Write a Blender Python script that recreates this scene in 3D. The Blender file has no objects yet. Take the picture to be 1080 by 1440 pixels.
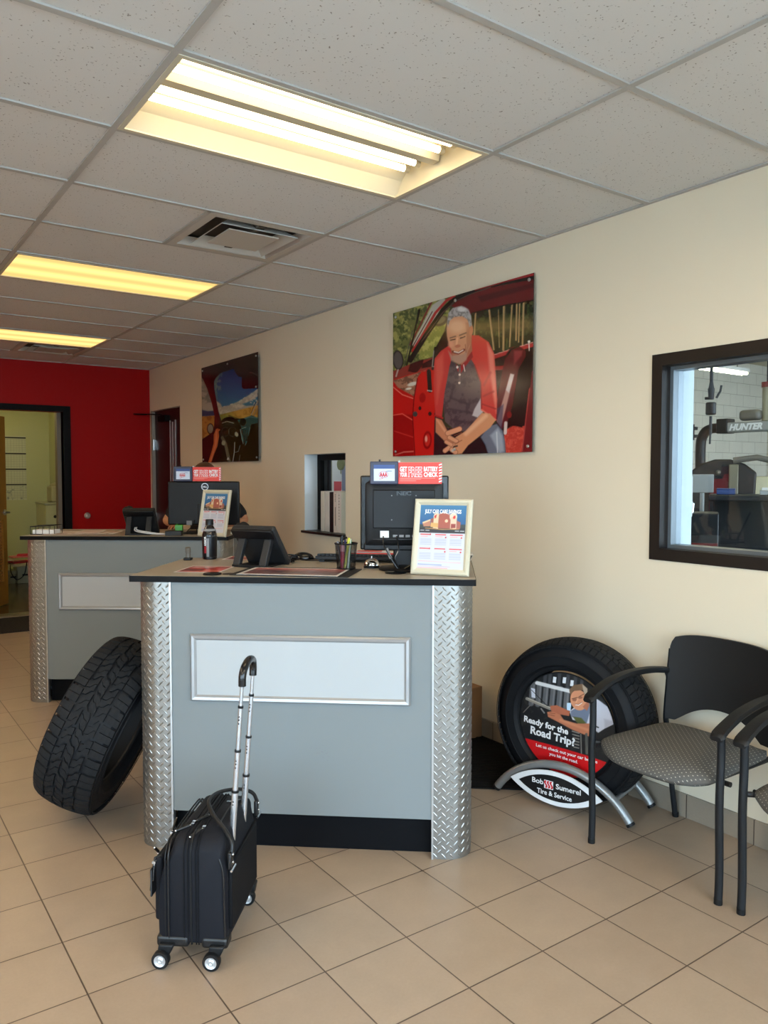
TUBE = 11.0; TUBE_FILL = 52.0; LENS = 1.42; BACKTUBE = 50.0; SKY = 12.5; SKYC = (220, 234, 255)
import bpy, math, random
import numpy as np
from mathutils import Vector, Matrix, Euler
random.seed(7)
PI = math.pi
R = math.radians
scene = bpy.context.scene
COL = scene.collection

def lin(c):
    c = c / 255.0
    return c / 12.92 if c <= 0.04045 else ((c + 0.055) / 1.055) ** 2.4
def rgb(c, a=True):
    t = tuple(lin(x) for x in c[:3])
    return t + (1.0,) if a else t

# ---------------------------------------------------------------- materials
def newmat(name):
    m = bpy.data.materials.new(name); m.use_nodes = True
    nt = m.node_tree
    return m, nt, nt.nodes['Principled BSDF'], nt.nodes, nt.links

def P(name, col, rough=0.5, metal=0.0, spec=0.5, coat=0.0, var=None, bump=None, emit=None, estr=0.0, sheen=0.0):
    """principled; var=(noise scale, amount), bump=(noise scale, strength)"""
    m, nt, b, N, L = newmat(name)
    b.inputs['Base Color'].default_value = rgb(col)
    b.inputs['Roughness'].default_value = rough
    b.inputs['Metallic'].default_value = metal
    b.inputs['Specular IOR Level'].default_value = spec
    b.inputs['Coat Weight'].default_value = coat
    b.inputs['Coat Roughness'].default_value = 0.08
    if sheen: b.inputs['Sheen Weight'].default_value = sheen
    if emit:
        b.inputs['Emission Color'].default_value = rgb(emit); b.inputs['Emission Strength'].default_value = estr
    if var or bump:
        tc = N.new('ShaderNodeTexCoord')
    if var:
        no = N.new('ShaderNodeTexNoise'); no.inputs['Scale'].default_value = var[0]; no.inputs['Detail'].default_value = 6
        L.new(tc.outputs['Object'], no.inputs['Vector'])
        mx = N.new('ShaderNodeMix'); mx.data_type = 'RGBA'
        k = var[1]
        mx.inputs['A'].default_value = tuple(min(1, x * (1 - k)) for x in rgb(col)[:3]) + (1,)
        mx.inputs['B'].default_value = tuple(min(1, x * (1 + k)) for x in rgb(col)[:3]) + (1,)
        L.new(no.outputs['Fac'], mx.inputs['Factor']); L.new(mx.outputs['Result'], b.inputs['Base Color'])
    if bump:
        no = N.new('ShaderNodeTexNoise'); no.inputs['Scale'].default_value = bump[0]; no.inputs['Detail'].default_value = 4
        L.new(tc.outputs['Object'], no.inputs['Vector'])
        bp = N.new('ShaderNodeBump'); bp.inputs['Strength'].default_value = bump[1]; bp.inputs['Distance'].default_value = 0.002
        L.new(no.outputs['Fac'], bp.inputs['Height']); L.new(bp.outputs['Normal'], b.inputs['Normal'])
    return m

def brick_mat(name, c1, c2, cm, bw, bh, mortar, origin, axes='XY', rough=0.4, bump=0.5, offset=0.0, noise=(6, 0.12), rough_noise=0.0, mdepth=0.002):
    m, nt, b, N, L = newmat(name)
    tc = N.new('ShaderNodeTexCoord')
    sp = N.new('ShaderNodeSeparateXYZ'); L.new(tc.outputs['Object'], sp.inputs[0])
    cb = N.new('ShaderNodeCombineXYZ')
    L.new(sp.outputs[axes[0]], cb.inputs['X']); L.new(sp.outputs[axes[1]], cb.inputs['Y'])
    mp = N.new('ShaderNodeVectorMath'); mp.operation = 'SUBTRACT'; mp.inputs[1].default_value = (origin[0], origin[1], 0)
    L.new(cb.outputs[0], mp.inputs[0])
    br = N.new('ShaderNodeTexBrick'); br.offset = offset; br.squash = 1.0; br.offset_frequency = 2
    br.inputs['Scale'].default_value = 1.0
    br.inputs['Brick Width'].default_value = bw; br.inputs['Row Height'].default_value = bh
    br.inputs['Mortar Size'].default_value = mortar / 2; br.inputs['Mortar Smooth'].default_value = 0.15; br.inputs['Bias'].default_value = 0
    br.inputs['Color1'].default_value = rgb(c1); br.inputs['Color2'].default_value = rgb(c2); br.inputs['Mortar'].default_value = rgb(cm)
    L.new(mp.outputs[0], br.inputs['Vector'])
    out = br.outputs['Color']
    if noise:
        for sc_, amt in ((noise[0], noise[1]), (noise[0] * 22, noise[1] * 0.7)):
            no = N.new('ShaderNodeTexNoise'); no.inputs['Scale'].default_value = sc_; no.inputs['Detail'].default_value = 8; no.inputs['Roughness'].default_value = 0.65
            L.new(tc.outputs['Object'], no.inputs['Vector'])
            mr = N.new('ShaderNodeMapRange'); mr.inputs['From Min'].default_value = 0.25; mr.inputs['From Max'].default_value = 0.75
            mr.inputs['To Min'].default_value = 1 - amt; mr.inputs['To Max'].default_value = 1 + amt
            L.new(no.outputs['Fac'], mr.inputs['Value'])
            mx = N.new('ShaderNodeVectorMath'); mx.operation = 'SCALE'
            L.new(out, mx.inputs[0]); L.new(mr.outputs[0], mx.inputs['Scale']); out = mx.outputs[0]
    L.new(out, b.inputs['Base Color'])
    b.inputs['Roughness'].default_value = rough
    if rough_noise:
        mr = N.new('ShaderNodeMapRange'); mr.inputs['To Min'].default_value = rough - rough_noise; mr.inputs['To Max'].default_value = rough + rough_noise
        L.new(no.outputs['Fac'], mr.inputs['Value']); L.new(mr.outputs[0], b.inputs['Roughness'])
    bp = N.new('ShaderNodeBump'); bp.inputs['Strength'].default_value = bump; bp.inputs['Distance'].default_value = mdepth; bp.invert = True
    L.new(br.outputs['Fac'], bp.inputs['Height']); L.new(bp.outputs['Normal'], b.inputs['Normal'])
    return m

def glass_mat(name, tint=(240, 248, 248), ior=1.45):
    m, nt, b, N, L = newmat(name)
    N.remove(b)
    tr = N.new('ShaderNodeBsdfTransparent'); tr.inputs[0].default_value = rgb(tint)
    gl = N.new('ShaderNodeBsdfGlossy'); gl.inputs['Roughness'].default_value = 0.02
    fr = N.new('ShaderNodeFresnel'); fr.inputs['IOR'].default_value = ior
    mx = N.new('ShaderNodeMixShader')
    L.new(fr.outputs[0], mx.inputs[0]); L.new(tr.outputs[0], mx.inputs[1]); L.new(gl.outputs[0], mx.inputs[2])
    L.new(mx.outputs[0], N['Material Output'].inputs['Surface'])
    return m

def emit_mat(name, col, strength):
    m, nt, b, N, L = newmat(name)
    N.remove(b)
    e = N.new('ShaderNodeEmission'); e.inputs[0].default_value = rgb(col); e.inputs[1].default_value = strength
    L.new(e.outputs[0], N['Material Output'].inputs['Surface'])
    return m

def print_mat(name, rough=0.25, coat=0.0, spec=0.5):
    """printed sheet: ink colours stored per point of the sheet"""
    m, nt, b, N, L = newmat(name)
    a = N.new('ShaderNodeAttribute'); a.attribute_name = 'ink'
    L.new(a.outputs['Color'], b.inputs['Base Color'])
    b.inputs['Roughness'].default_value = rough; b.inputs['Coat Weight'].default_value = coat
    b.inputs['Specular IOR Level'].default_value = spec
    return m

def mesh_cup_mat(name):
    """black wire mesh with see-through holes"""
    m, nt, b, N, L = newmat(name)
    b.inputs['Base Color'].default_value = rgb((20, 20, 22)); b.inputs['Roughness'].default_value = 0.4; b.inputs['Metallic'].default_value = 0.6
    tc = N.new('ShaderNodeTexCoord'); br = N.new('ShaderNodeTexBrick'); br.offset = 0.5
    sp = N.new('ShaderNodeSeparateXYZ'); L.new(tc.outputs['UV'], sp.inputs[0])
    br.inputs['Scale'].default_value = 1.0; br.inputs['Brick Width'].default_value = 0.02; br.inputs['Row Height'].default_value = 0.02
    br.inputs['Mortar Size'].default_value = 0.0035; br.inputs['Mortar Smooth'].default_value = 0.0
    L.new(tc.outputs['UV'], br.inputs['Vector'])
    tr = N.new('ShaderNodeBsdfTransparent'); mx = N.new('ShaderNodeMixShader')
    L.new(br.outputs['Fac'], mx.inputs[0]); L.new(tr.outputs[0], mx.inputs[1]); L.new(b.outputs[0], mx.inputs[2])
    L.new(mx.outputs[0], N['Material Output'].inputs['Surface'])
    return m

# ---------------------------------------------------------------- mesh builder
class MB:
    def __init__(s):
        s.v = []; s.f = []; s.mi = []; s.uv = None
    def add(s, vs, fs, mi=0, M=None):
        o = len(s.v)
        for p in vs:
            p = Vector(p)
            s.v.append(tuple(M @ p) if M is not None else tuple(p))
        for f in fs:
            s.f.append(tuple(o + i for i in f)); s.mi.append(mi)
        return s
    def box(s, c, d, mi=0, rot=None, M=None):
        x, y, z = (k / 2 for k in d)
        vs = [Vector(p) for p in ((-x,-y,-z),(x,-y,-z),(x,y,-z),(-x,y,-z),(-x,-y,z),(x,-y,z),(x,y,z),(-x,y,z))]
        T = Matrix.Translation(c)
        if rot is not None: T = T @ Euler(rot).to_matrix().to_4x4()
        if M is not None: T = M @ T
        return s.add(vs, ((0,3,2,1),(4,5,6,7),(0,1,5,4),(1,2,6,5),(2,3,7,6),(3,0,4,7)), mi, T)
    def b2(s, lo, hi, mi=0, M=None):
        return s.box([(a + b) / 2 for a, b in zip(lo, hi)], [abs(b - a) for a, b in zip(lo, hi)], mi, None, M)
    def tube(s, pts, r, n=10, mi=0, closed=False, M=None, caps=True, flat=1.0):
        pts = [Vector(p) for p in pts]; k = len(pts)
        rs = list(r) if hasattr(r, '__len__') else [r] * k
        tang = []
        for i in range(k):
            a = pts[(i - 1) % k] if (closed or i > 0) else pts[i]
            b = pts[(i + 1) % k] if (closed or i < k - 1) else pts[i]
            t = (b - a); tang.append(t.normalized() if t.length > 1e-9 else Vector((0, 0, 1)))
        t0 = tang[0]; ref = Vector((0, 0, 1)) if abs(t0.z) < 0.9 else Vector((1, 0, 0))
        u = t0.cross(ref).normalized(); vs = []
        for i in range(k):
            t = tang[i]
            u = (u - t * u.dot(t))
            u = u.normalized() if u.length > 1e-6 else t.orthogonal().normalized()
            w = t.cross(u)
            for j in range(n):
                a = 2 * PI * j / n
                vs.append(pts[i] + (u * math.cos(a) * flat + w * math.sin(a)) * rs[i])
        fs = []
        for i in range(k if closed else k - 1):
            for j in range(n):
                a = i * n + j; b = i * n + (j + 1) % n; i2 = (i + 1) % k
                fs.append((a, b, i2 * n + (j + 1) % n, i2 * n + j))
        if not closed and caps:
            fs.append(tuple(range(n - 1, -1, -1))); fs.append(tuple((k - 1) * n + j for j in range(n)))
        return s.add(vs, fs, mi, M)
    def cyl(s, p0, p1, r0, r1=None, n=20, mi=0, M=None, caps=True):
        return s.tube([p0, p1], [r0, r0 if r1 is None else r1], n, mi, False, M, caps)
    def lathe(s, prof, n=32, mi=0, M=None, closed=False, a0=0, a1=2 * PI):
        """profile (r, z) about z"""
        vs = []; k = len(prof); full = abs(a1 - a0 - 2 * PI) < 1e-6
        m = n if full else n + 1
        for i in range(m):
            a = a0 + (a1 - a0) * i / n
            for r, z in prof: vs.append((r * math.cos(a), r * math.sin(a), z))
        fs = []
        for i in range(n):
            i2 = (i + 1) % m
            for j in range(k if closed else k - 1):
                j2 = (j + 1) % k
                q = (i * k + j, i2 * k + j, i2 * k + j2, i * k + j2)
                fs.append(q)
        return s.add(vs, fs, mi, M)
    def prism(s, poly, z0, z1, mi=0, M=None, mside=None):
        n = len(poly)
        vs = [(x, y, z0) for x, y in poly] + [(x, y, z1) for x, y in poly]
        ar = sum(poly[i][0] * poly[(i + 1) % n][1] - poly[(i + 1) % n][0] * poly[i][1] for i in range(n))
        s.add(vs, [tuple(range(n - 1, -1, -1)) if ar > 0 else tuple(range(n)),
                   tuple(range(n, 2 * n)) if ar > 0 else tuple(range(2 * n - 1, n - 1, -1))], mi, M)
        o = len(s.v) - 2 * n
        for i in range(n):
            j = (i + 1) % n
            q = (i, j, n + j, n + i)
            s.f.append(tuple(o + t for t in (q if ar > 0 else q[::-1]))); s.mi.append(mi if mside is None else mside)
        return s
    def ell(s, c, r, n=16, m=10, mi=0, M=None):
        vs = [(c[0], c[1], c[2] - r[2])]; fs = []
        for i in range(1, m):
            ph = -PI / 2 + PI * i / m
            for j in range(n):
                a = 2 * PI * j / n
                vs.append((c[0] + r[0] * math.cos(ph) * math.cos(a), c[1] + r[1] * math.cos(ph) * math.sin(a), c[2] + r[2] * math.sin(ph)))
        vs.append((c[0], c[1], c[2] + r[2])); top = len(vs) - 1
        for j in range(n):
            fs.append((0, 1 + (j + 1) % n, 1 + j)); fs.append((top, top - n + j, top - n + (j + 1) % n))
        for i in range(m - 2):
            for j in range(n):
                a = 1 + i * n + j; b = 1 + i * n + (j + 1) % n
                fs.append((a, b, b + n, a + n))
        return s.add(vs, fs, mi, M)
    def build(s, name, mats, parent=None, bevel=0.0, seg=2, ang=35, M=None, loc=None, kind=None, smooth=True, subsurf=0):
        me = bpy.data.meshes.new(name); me.from_pydata(s.v, [], s.f)
        mats = mats if isinstance(mats, (list, tuple)) else [mats]
        for m in mats: me.materials.append(m)
        if len(mats) > 1: me.polygons.foreach_set('material_index', s.mi)
        me.validate(clean_customdata=False)
        if smooth:
            me.polygons.foreach_set('use_smooth', [True] * len(me.polygons))
            if not subsurf: me.set_sharp_from_angle(angle=R(ang))
        me.update()
        o = bpy.data.objects.new(name, me); COL.objects.link(o)
        if parent is not None: o.parent = parent
        if M is not None: o.matrix_basis = M
        if loc is not None: o.location = loc
        if bevel:
            b = o.modifiers.new('edge', 'BEVEL'); b.width = bevel; b.segments = seg; b.limit_method = 'ANGLE'; b.angle_limit = R(40)
            b.harden_normals = False
        if subsurf:
            b = o.modifiers.new('soft', 'SUBSURF'); b.levels = subsurf; b.render_levels = subsurf
        if kind: o['kind'] = kind
        return o

def thing(name, label, cat, loc=(0, 0, 0), rz=0.0, group=None, M=None):
    o = bpy.data.objects.new(name, None); COL.objects.link(o)
    o.empty_display_size = 0.1
    if M is not None: o.matrix_basis = M
    else: o.location = loc; o.rotation_euler = (0, 0, rz)
    o['label'] = label; o['category'] = cat
    if group: o['group'] = group
    return o
def tag(o, label, cat, group=None):
    o['label'] = label; o['category'] = cat
    if group: o['group'] = group
    return o
def kids(o): return [c for c in bpy.data.objects if c.parent == o]
def copy_tree(o, parent=None, label=None):
    c = o.copy(); COL.objects.link(c)
    if parent is not None: c.parent = parent
    if label: c['label'] = label
    for ch in kids(o): copy_tree(ch, c)
    return c
def frame(o, x, y, z=None):
    """4x4 from origin and axes"""
    x = Vector(x).normalized(); y = Vector(y); y = (y - x * y.dot(x)).normalized(); z = x.cross(y)
    M = Matrix((x, y, z)).transposed().to_4x4(); M.translation = Vector(o); return M
def arc(c, r, a0, a1, n, axes=('x', 'z')):
    """points on arc in degrees"""
    out = []
    for i in range(n + 1):
        a = R(a0 + (a1 - a0) * i / n)
        p = dict(x=c[0], y=c[1], z=c[2]); p[axes[0]] += r * math.cos(a); p[axes[1]] += r * math.sin(a)
        out.append((p['x'], p['y'], p['z']))
    return out
def smooth_path(pts, n=6):
    """Catmull-Rom through points"""
    pts = [Vector(p) for p in pts]; P_ = [2 * pts[0] - pts[1]] + pts + [2 * pts[-1] - pts[-2]]; out = []
    for i in range(1, len(P_) - 2):
        p0, p1, p2, p3 = P_[i - 1:i + 3]
        for k in range(n):
            t = k / n
            out.append(0.5 * ((2 * p1) + (-p0 + p2) * t + (2 * p0 - 5 * p1 + 4 * p2 - p3) * t * t + (-p0 + 3 * p1 - 3 * p2 + p3) * t ** 3))
    out.append(pts[-1]); return out

_fonts = {}
def text(s, name, mat, parent, M, width=None, height=0.02, bold=0.0, depth=0.0004, shear=0.0, align='CENTER', xs=1.0):
    """lettering as a mesh; M maps x right, y up, z out of the surface; height = cap height"""
    cu = bpy.data.curves.new('txt', 'FONT'); cu.body = s; cu.align_x = align; cu.align_y = 'BOTTOM_BASELINE'
    cu.size = 1.0; cu.offset = bold; cu.shear = shear; cu.resolution_u = 3
    o = bpy.data.objects.new('txt', cu); COL.objects.link(o)
    bpy.context.view_layer.update()
    me = bpy.data.meshes.new_from_object(o.evaluated_get(bpy.context.evaluated_depsgraph_get()))
    bpy.data.objects.remove(o); bpy.data.curves.remove(cu)
    n = len(me.vertices); co = np.zeros(n * 3); me.vertices.foreach_get('co', co); co = co.reshape(-1, 3)
    w = co[:, 0].max() - co[:, 0].min()
    cap = 0.729
    sy = height / cap; sx = sy * xs if width is None else width / w
    x0 = (co[:, 0].max() + co[:, 0].min()) / 2 if align == 'CENTER' else co[:, 0].min()
    co[:, 0] = (co[:, 0] - x0) * sx; co[:, 1] *= sy; co[:, 2] = depth
    me.vertices.foreach_set('co', co.ravel()); me.materials.clear(); me.materials.append(mat)
    me.name = name; me.update()
    ob = bpy.data.objects.new(name, me); COL.objects.link(ob); ob.parent = parent; ob.matrix_basis = M
    return ob

# ---------------------------------------------------------------- printed sheets
class Art:
    """ink colours on a flat sheet of W x H metres. Shapes are given in the drawing frame whose four
    corners of the sheet (top-left, top-right, bottom-right, bottom-left) are quad."""
    def __init__(s, W, H, nx, quad=None, base=(255, 255, 255)):
        s.W, s.H = W, H; s.nx = nx; s.ny = max(2, int(round(nx * H / W)))
        quad = quad or [(0, 0), (W * 1000, 0), (W * 1000, H * 1000), (0, H * 1000)]
        src = [(0, 0), (1, 0), (1, 1), (0, 1)]
        A = []; B = []
        for (u, v), (x, y) in zip(src, quad):
            A.append([u, v, 1, 0, 0, 0, -u * x, -v * x]); B.append(x)
            A.append([0, 0, 0, u, v, 1, -u * y, -v * y]); B.append(y)
        h = np.linalg.solve(np.array(A, float), np.array(B, float))
        U, V = np.meshgrid(np.linspace(0, 1, s.nx + 1), np.linspace(0, 1, s.ny + 1))
        D = h[6] * U + h[7] * V + 1
        s.X = (h[0] * U + h[1] * V + h[2]) / D; s.Y = (h[3] * U + h[4] * V + h[5]) / D
        s.U, s.V = U, V
        s.C = np.ones(s.X.shape + (3,)) * np.array(base, float)
        s.rng = np.random.RandomState(3)
    def blend(s, a, col, alpha=1.0):
        a = np.clip(a, 0, 1)[..., None] * alpha
        s.C = s.C * (1 - a) + np.array(col, float) * a
    def inside(s, pts):
        inn = np.zeros(s.X.shape, bool); n = len(pts)
        for i in range(n):
            x1, y1 = pts[i]; x2, y2 = pts[(i + 1) % n]
            if y1 == y2: continue
            c = ((y1 > s.Y) != (y2 > s.Y)) & (s.X < (x2 - x1) * (s.Y - y1) / (y2 - y1) + x1)
            inn ^= c
        return inn
    def segd(s, a, b):
        ax, ay = a; dx, dy = b[0] - ax, b[1] - ay; L2 = dx * dx + dy * dy + 1e-9
        t = np.clip(((s.X - ax) * dx + (s.Y - ay) * dy) / L2, 0, 1)
        return np.hypot(s.X - ax - t * dx, s.Y - ay - t * dy)
    def poly(s, pts, col, soft=3.0, alpha=1.0, tex=None):
        inn = s.inside(pts)
        d = np.full(s.X.shape, 1e9)
        for i in range(len(pts)): d = np.minimum(d, s.segd(pts[i], pts[(i + 1) % len(pts)]))
        sd = np.where(inn, d, -d)
        a = np.clip(sd / soft + 0.5, 0, 1)
        if tex: a = a * s.noise(*tex)
        s.blend(a, col, alpha); return s
    def line(s, pts, w, col, soft=3.0, alpha=1.0):
        d = np.full(s.X.shape, 1e9)
        for i in range(len(pts) - 1): d = np.minimum(d, s.segd(pts[i], pts[i + 1]))
        s.blend(np.clip((w / 2 - d) / soft + 0.5, 0, 1), col, alpha); return s
    def ell(s, cx, cy, rx, ry, col, ang=0, soft=3.0, alpha=1.0, ring=0):
        a = R(ang); x = (s.X - cx) * math.cos(a) + (s.Y - cy) * math.sin(a); y = -(s.X - cx) * math.sin(a) + (s.Y - cy) * math.cos(a)
        q = np.hypot(x / rx, y / ry); d = (1 - q) * min(rx, ry)
        if ring: d = ring / 2 - abs(d)
        s.blend(np.clip(d / soft + 0.5, 0, 1), col, alpha); return s
    def noise(s, cell, lo=0.0, hi=1.0, asp=1.0):
        x = s.X / cell; y = s.Y / (cell * asp); x = x - x.min(); y = y - y.min()
        g = s.rng.rand(int(y.max()) + 3, int(x.max()) + 3)
        xi = x.astype(int); yi = y.astype(int); fx = x - xi; fy = y - yi; fx = fx * fx * (3 - 2 * fx); fy = fy * fy * (3 - 2 * fy)
        v = g[yi, xi] * (1 - fx) * (1 - fy) + g[yi, xi + 1] * fx * (1 - fy) + g[yi + 1, xi] * (1 - fx) * fy + g[yi + 1, xi + 1] * fx * fy
        return np.clip(lo + (hi - lo) * v, 0, 1)
    def grain(s, pts, col, cell, alpha=0.6, thr=0.5, asp=1.0, soft=8):
        v = .5 * s.noise(cell, asp=asp) + .3 * s.noise(cell / 2.3, asp=asp) + .2 * s.noise(cell / 5.1, asp=asp); inn = s.inside(pts).astype(float)
        s.blend(np.clip((v - thr) * 6 + .1, 0, 1) * inn, col, alpha); return s
    def grad(s, pts, c0, c1, p0, p1, soft=3.0, alpha=1.0):
        """linear blend between two inks from p0 to p1 inside pts"""
        dx, dy = p1[0] - p0[0], p1[1] - p0[1]
        t = np.clip(((s.X - p0[0]) * dx + (s.Y - p0[1]) * dy) / (dx * dx + dy * dy), 0, 1)[..., None]
        col = np.array(c0, float) * (1 - t) + np.array(c1, float) * t
        inn = s.inside(pts); d = np.full(s.X.shape, 1e9)
        for i in range(len(pts)): d = np.minimum(d, s.segd(pts[i], pts[(i + 1) % len(pts)]))
        a = (np.clip(np.where(inn, d, -d) / soft + 0.5, 0, 1) * alpha)[..., None]
        s.C = s.C * (1 - a) + col * a; return s
    def build(s, name, mat, parent, M, keep=None, thick=0.0):
        """sheet centred on M; x right, y up, z outwards"""
        nx, ny = s.nx + 1, s.ny + 1
        co = np.zeros((ny, nx, 3)); co[..., 0] = (s.U - 0.5) * s.W; co[..., 1] = (0.5 - s.V) * s.H
        j, i = np.meshgrid(np.arange(ny - 1), np.arange(nx - 1), indexing='ij')
        a = (j * nx + i); q = np.stack([a + nx, a + nx + 1, a + 1, a], -1)
        if keep is not None:
            k = keep(co[..., 0], co[..., 1]); kk = k[:-1, :-1] & k[1:, :-1] & k[:-1, 1:] & k[1:, 1:]; q = q[kk]
        q = q.reshape(-1, 4)
        me = bpy.data.meshes.new(name)
        me.vertices.add(nx * ny); me.vertices.foreach_set('co', co.ravel())
        me.loops.add(len(q) * 4); me.loops.foreach_set('vertex_index', q.ravel())
        me.polygons.add(len(q)); me.polygons.foreach_set('loop_start', np.arange(len(q)) * 4)
        me.update(calc_edges=True)
        c = np.clip(s.C, 0, 255) / 255.0
        c = np.where(c <= 0.04045, c / 12.92, ((c + 0.055) / 1.055) ** 2.4)
        full = np.ones((ny * nx, 4), np.float32); full[:, :3] = c.reshape(-1, 3)
        at = me.color_attributes.new('ink', 'FLOAT_COLOR', 'POINT'); at.data.foreach_set('color', full.ravel())
        me.materials.append(mat)
        if keep is not None:
            import bmesh
            bm = bmesh.new(); bm.from_mesh(me)
            bmesh.ops.delete(bm, geom=[v for v in bm.verts if not v.link_faces], context='VERTS'); bm.to_mesh(me); bm.free()
        o = bpy.data.objects.new(name, me); COL.objects.link(o)
        if parent is not None: o.parent = parent
        o.matrix_basis = M
        return o

def _loc(s, x, y):
    """drawing frame -> sheet coordinates in metres (x right, y up)"""
    i = np.argmin((s.X - x) ** 2 + (s.Y - y) ** 2); j, k = np.unravel_index(i, s.X.shape)
    j = min(max(j, 1), s.X.shape[0] - 2); k = min(max(k, 1), s.X.shape[1] - 2)
    dxu = (s.X[j, k + 1] - s.X[j, k - 1]) / 2; dyu = (s.Y[j, k + 1] - s.Y[j, k - 1]) / 2
    dxv = (s.X[j + 1, k] - s.X[j - 1, k]) / 2; dyv = (s.Y[j + 1, k] - s.Y[j - 1, k]) / 2
    ex, ey = x - s.X[j, k], y - s.Y[j, k]; det = dxu * dyv - dxv * dyu
    a = (ex * dyv - ey * dxv) / det; b = (dxu * ey - dyu * ex) / det
    return ((k + a) / s.nx - .5) * s.W, (.5 - (j + b) / s.ny) * s.H
Art.loc = _loc
def text_on(s, name, mat, parent, art, p0, p1, cap, M, lift=.0008, **k):
    """lettering along the sheet between two points of its drawing frame"""
    a = art.loc(*p0); b = art.loc(*p1)
    d = math.hypot(b[0] - a[0], b[1] - a[1]); an = math.atan2(b[1] - a[1], b[0] - a[0])
    T = M @ Matrix.Translation((a[0], a[1], lift)) @ Matrix.Rotation(an, 4, 'Z')
    return text(s, name, mat, parent, T, width=d, height=cap, align='LEFT', **k)
# ---------------------------------------------------------------- measures of the room (metres)
CEIL = 2.690
XW = 2.995          # face of the wall beside the chairs
YB = 8.90           # face of the red wall
YF = -2.0           # storefront wall behind the camera
XL = -3.05
CAMZ = 1.4834
GX0, GY0 = 0.829, 2.8046      # ceiling grid origin
TX0, TY0, TILE = 1.7711, 1.9507, 0.30358   # floor tile grid origin
WT = 0.24

# ---------------------------------------------------------------- camera
cam_d = bpy.data.cameras.new('camera'); cam = bpy.data.objects.new('camera', cam_d); COL.objects.link(cam)
yaw, pitch, roll = 0.615125, -0.046895, 0.000654
fw = Vector((math.sin(yaw) * math.cos(pitch), math.cos(yaw) * math.cos(pitch), math.sin(pitch)))
rt = Vector((math.cos(yaw), -math.sin(yaw), 0)); up = rt.cross(fw)
r2 = rt * math.cos(roll) + up * math.sin(roll); u2 = -rt * math.sin(roll) + up * math.cos(roll)
cm = Matrix((r2, u2, -fw)).transposed().to_4x4(); cm.translation = Vector((0, 0, CAMZ))
cam.matrix_world = cm
cam_d.sensor_fit = 'VERTICAL'; cam_d.sensor_height = 36.0; cam_d.lens = 36.0 * 1096.07 / 1440.0
cam_d.clip_start = 0.05; cam_d.clip_end = 100
scene.camera = cam
vs = scene.view_settings
scene.display_settings.display_device = 'sRGB'
vs.view_transform = 'Standard'; vs.look = 'None'; vs.gamma = 1.0; vs.use_curve_mapping = False
vs.exposure = EXPOSURE = 0.0

# ---------------------------------------------------------------- materials of the room
m_wall = P('cream_paint', (226, 214, 190), 0.6, bump=(260, 0.12))
m_red = P('red_paint', (158, 4, 3), 0.55, spec=0.15, bump=(200, 0.15))
m_greenwall = P('pale_green_paint', (186, 188, 140), 0.6)
m_floor = brick_mat('floor_tile', (166, 147, 127), (159, 140, 121), (88, 72, 60), TILE, TILE, 0.005, (TX0, TY0), 'XY', 0.36, 0.5, noise=(5, 0.07), rough_noise=0.06)
m_base = brick_mat('base_tile', (150, 138, 122), (142, 130, 114), (74, 62, 52), TILE, 0.4, 0.005, (TY0, -0.1), 'YZ', 0.4, 0.4, noise=(5, 0.06))
m_vinyl = P('dark_vinyl_floor', (74, 66, 50), 0.18, var=(6, 0.15))
m_black = P('black_paint', (11, 10, 11), 0.6, spec=.12)
m_bronze = P('dark_bronze_frame', (30, 23, 19), 0.45, spec=.3)
m_blackplastic = P('black_plastic', (16, 17, 19), 0.5, spec=.3)
m_glass = glass_mat('clear_glass')
m_white = P('white_enamel', (226, 224, 218), 0.4)
m_tee = P('ceiling_tee_white', (176, 174, 170), 0.5, spec=.3)

def ceiling_mat():
    m, nt, b, N, L = newmat('ceiling_tile_fissured')
    tc = N.new('ShaderNodeTexCoord')
    vo = N.new('ShaderNodeTexVoronoi'); vo.inputs['Scale'].default_value = 84
    wn = N.new('ShaderNodeTexNoise'); wn.inputs['Scale'].default_value = 40; wn.inputs['Detail'].default_value = 3
    ad = N.new('ShaderNodeVectorMath'); ad.operation = 'ADD'
    sc_ = N.new('ShaderNodeVectorMath'); sc_.operation = 'SCALE'; sc_.inputs['Scale'].default_value = 0.035
    L.new(tc.outputs['Object'], wn.inputs['Vector']); L.new(wn.outputs['Color'], sc_.inputs[0]); L.new(tc.outputs['Object'], ad.inputs[0]); L.new(sc_.outputs[0], ad.inputs[1])
    L.new(ad.outputs[0], vo.inputs['Vector'])
    # only some cells carry a pinhole
    pick = N.new('ShaderNodeMath'); pick.operation = 'GREATER_THAN'; pick.inputs[1].default_value = 0.5
    sepc = N.new('ShaderNodeSeparateColor'); L.new(vo.outputs['Color'], sepc.inputs[0]); L.new(sepc.outputs[0], pick.inputs[0])
    hole = N.new('ShaderNodeMapRange'); hole.inputs['From Min'].default_value = 0.12; hole.inputs['From Max'].default_value = 0.24
    hole.inputs['To Min'].default_value = 1; hole.inputs['To Max'].default_value = 0
    L.new(vo.outputs['Distance'], hole.inputs['Value'])
    mul = N.new('ShaderNodeMath'); mul.operation = 'MULTIPLY'; L.new(hole.outputs[0], mul.inputs[0]); L.new(pick.outputs[0], mul.inputs[1])
    mx = N.new('ShaderNodeMix'); mx.data_type = 'RGBA'
    mx.inputs['A'].default_value = rgb((213, 212, 210)); mx.inputs['B'].default_value = rgb((132, 126, 120))
    L.new(mul.outputs[0], mx.inputs['Factor']); L.new(mx.outputs['Result'], b.inputs['Base Color'])
    b.inputs['Roughness'].default_value = 0.8
    bp = N.new('ShaderNodeBump'); bp.invert = True; bp.inputs['Strength'].default_value = 0.4; bp.inputs['Distance'].default_value = 0.003
    L.new(mul.outputs[0], bp.inputs['Height']); L.new(bp.outputs[0], b.inputs['Normal'])
    return m
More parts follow.
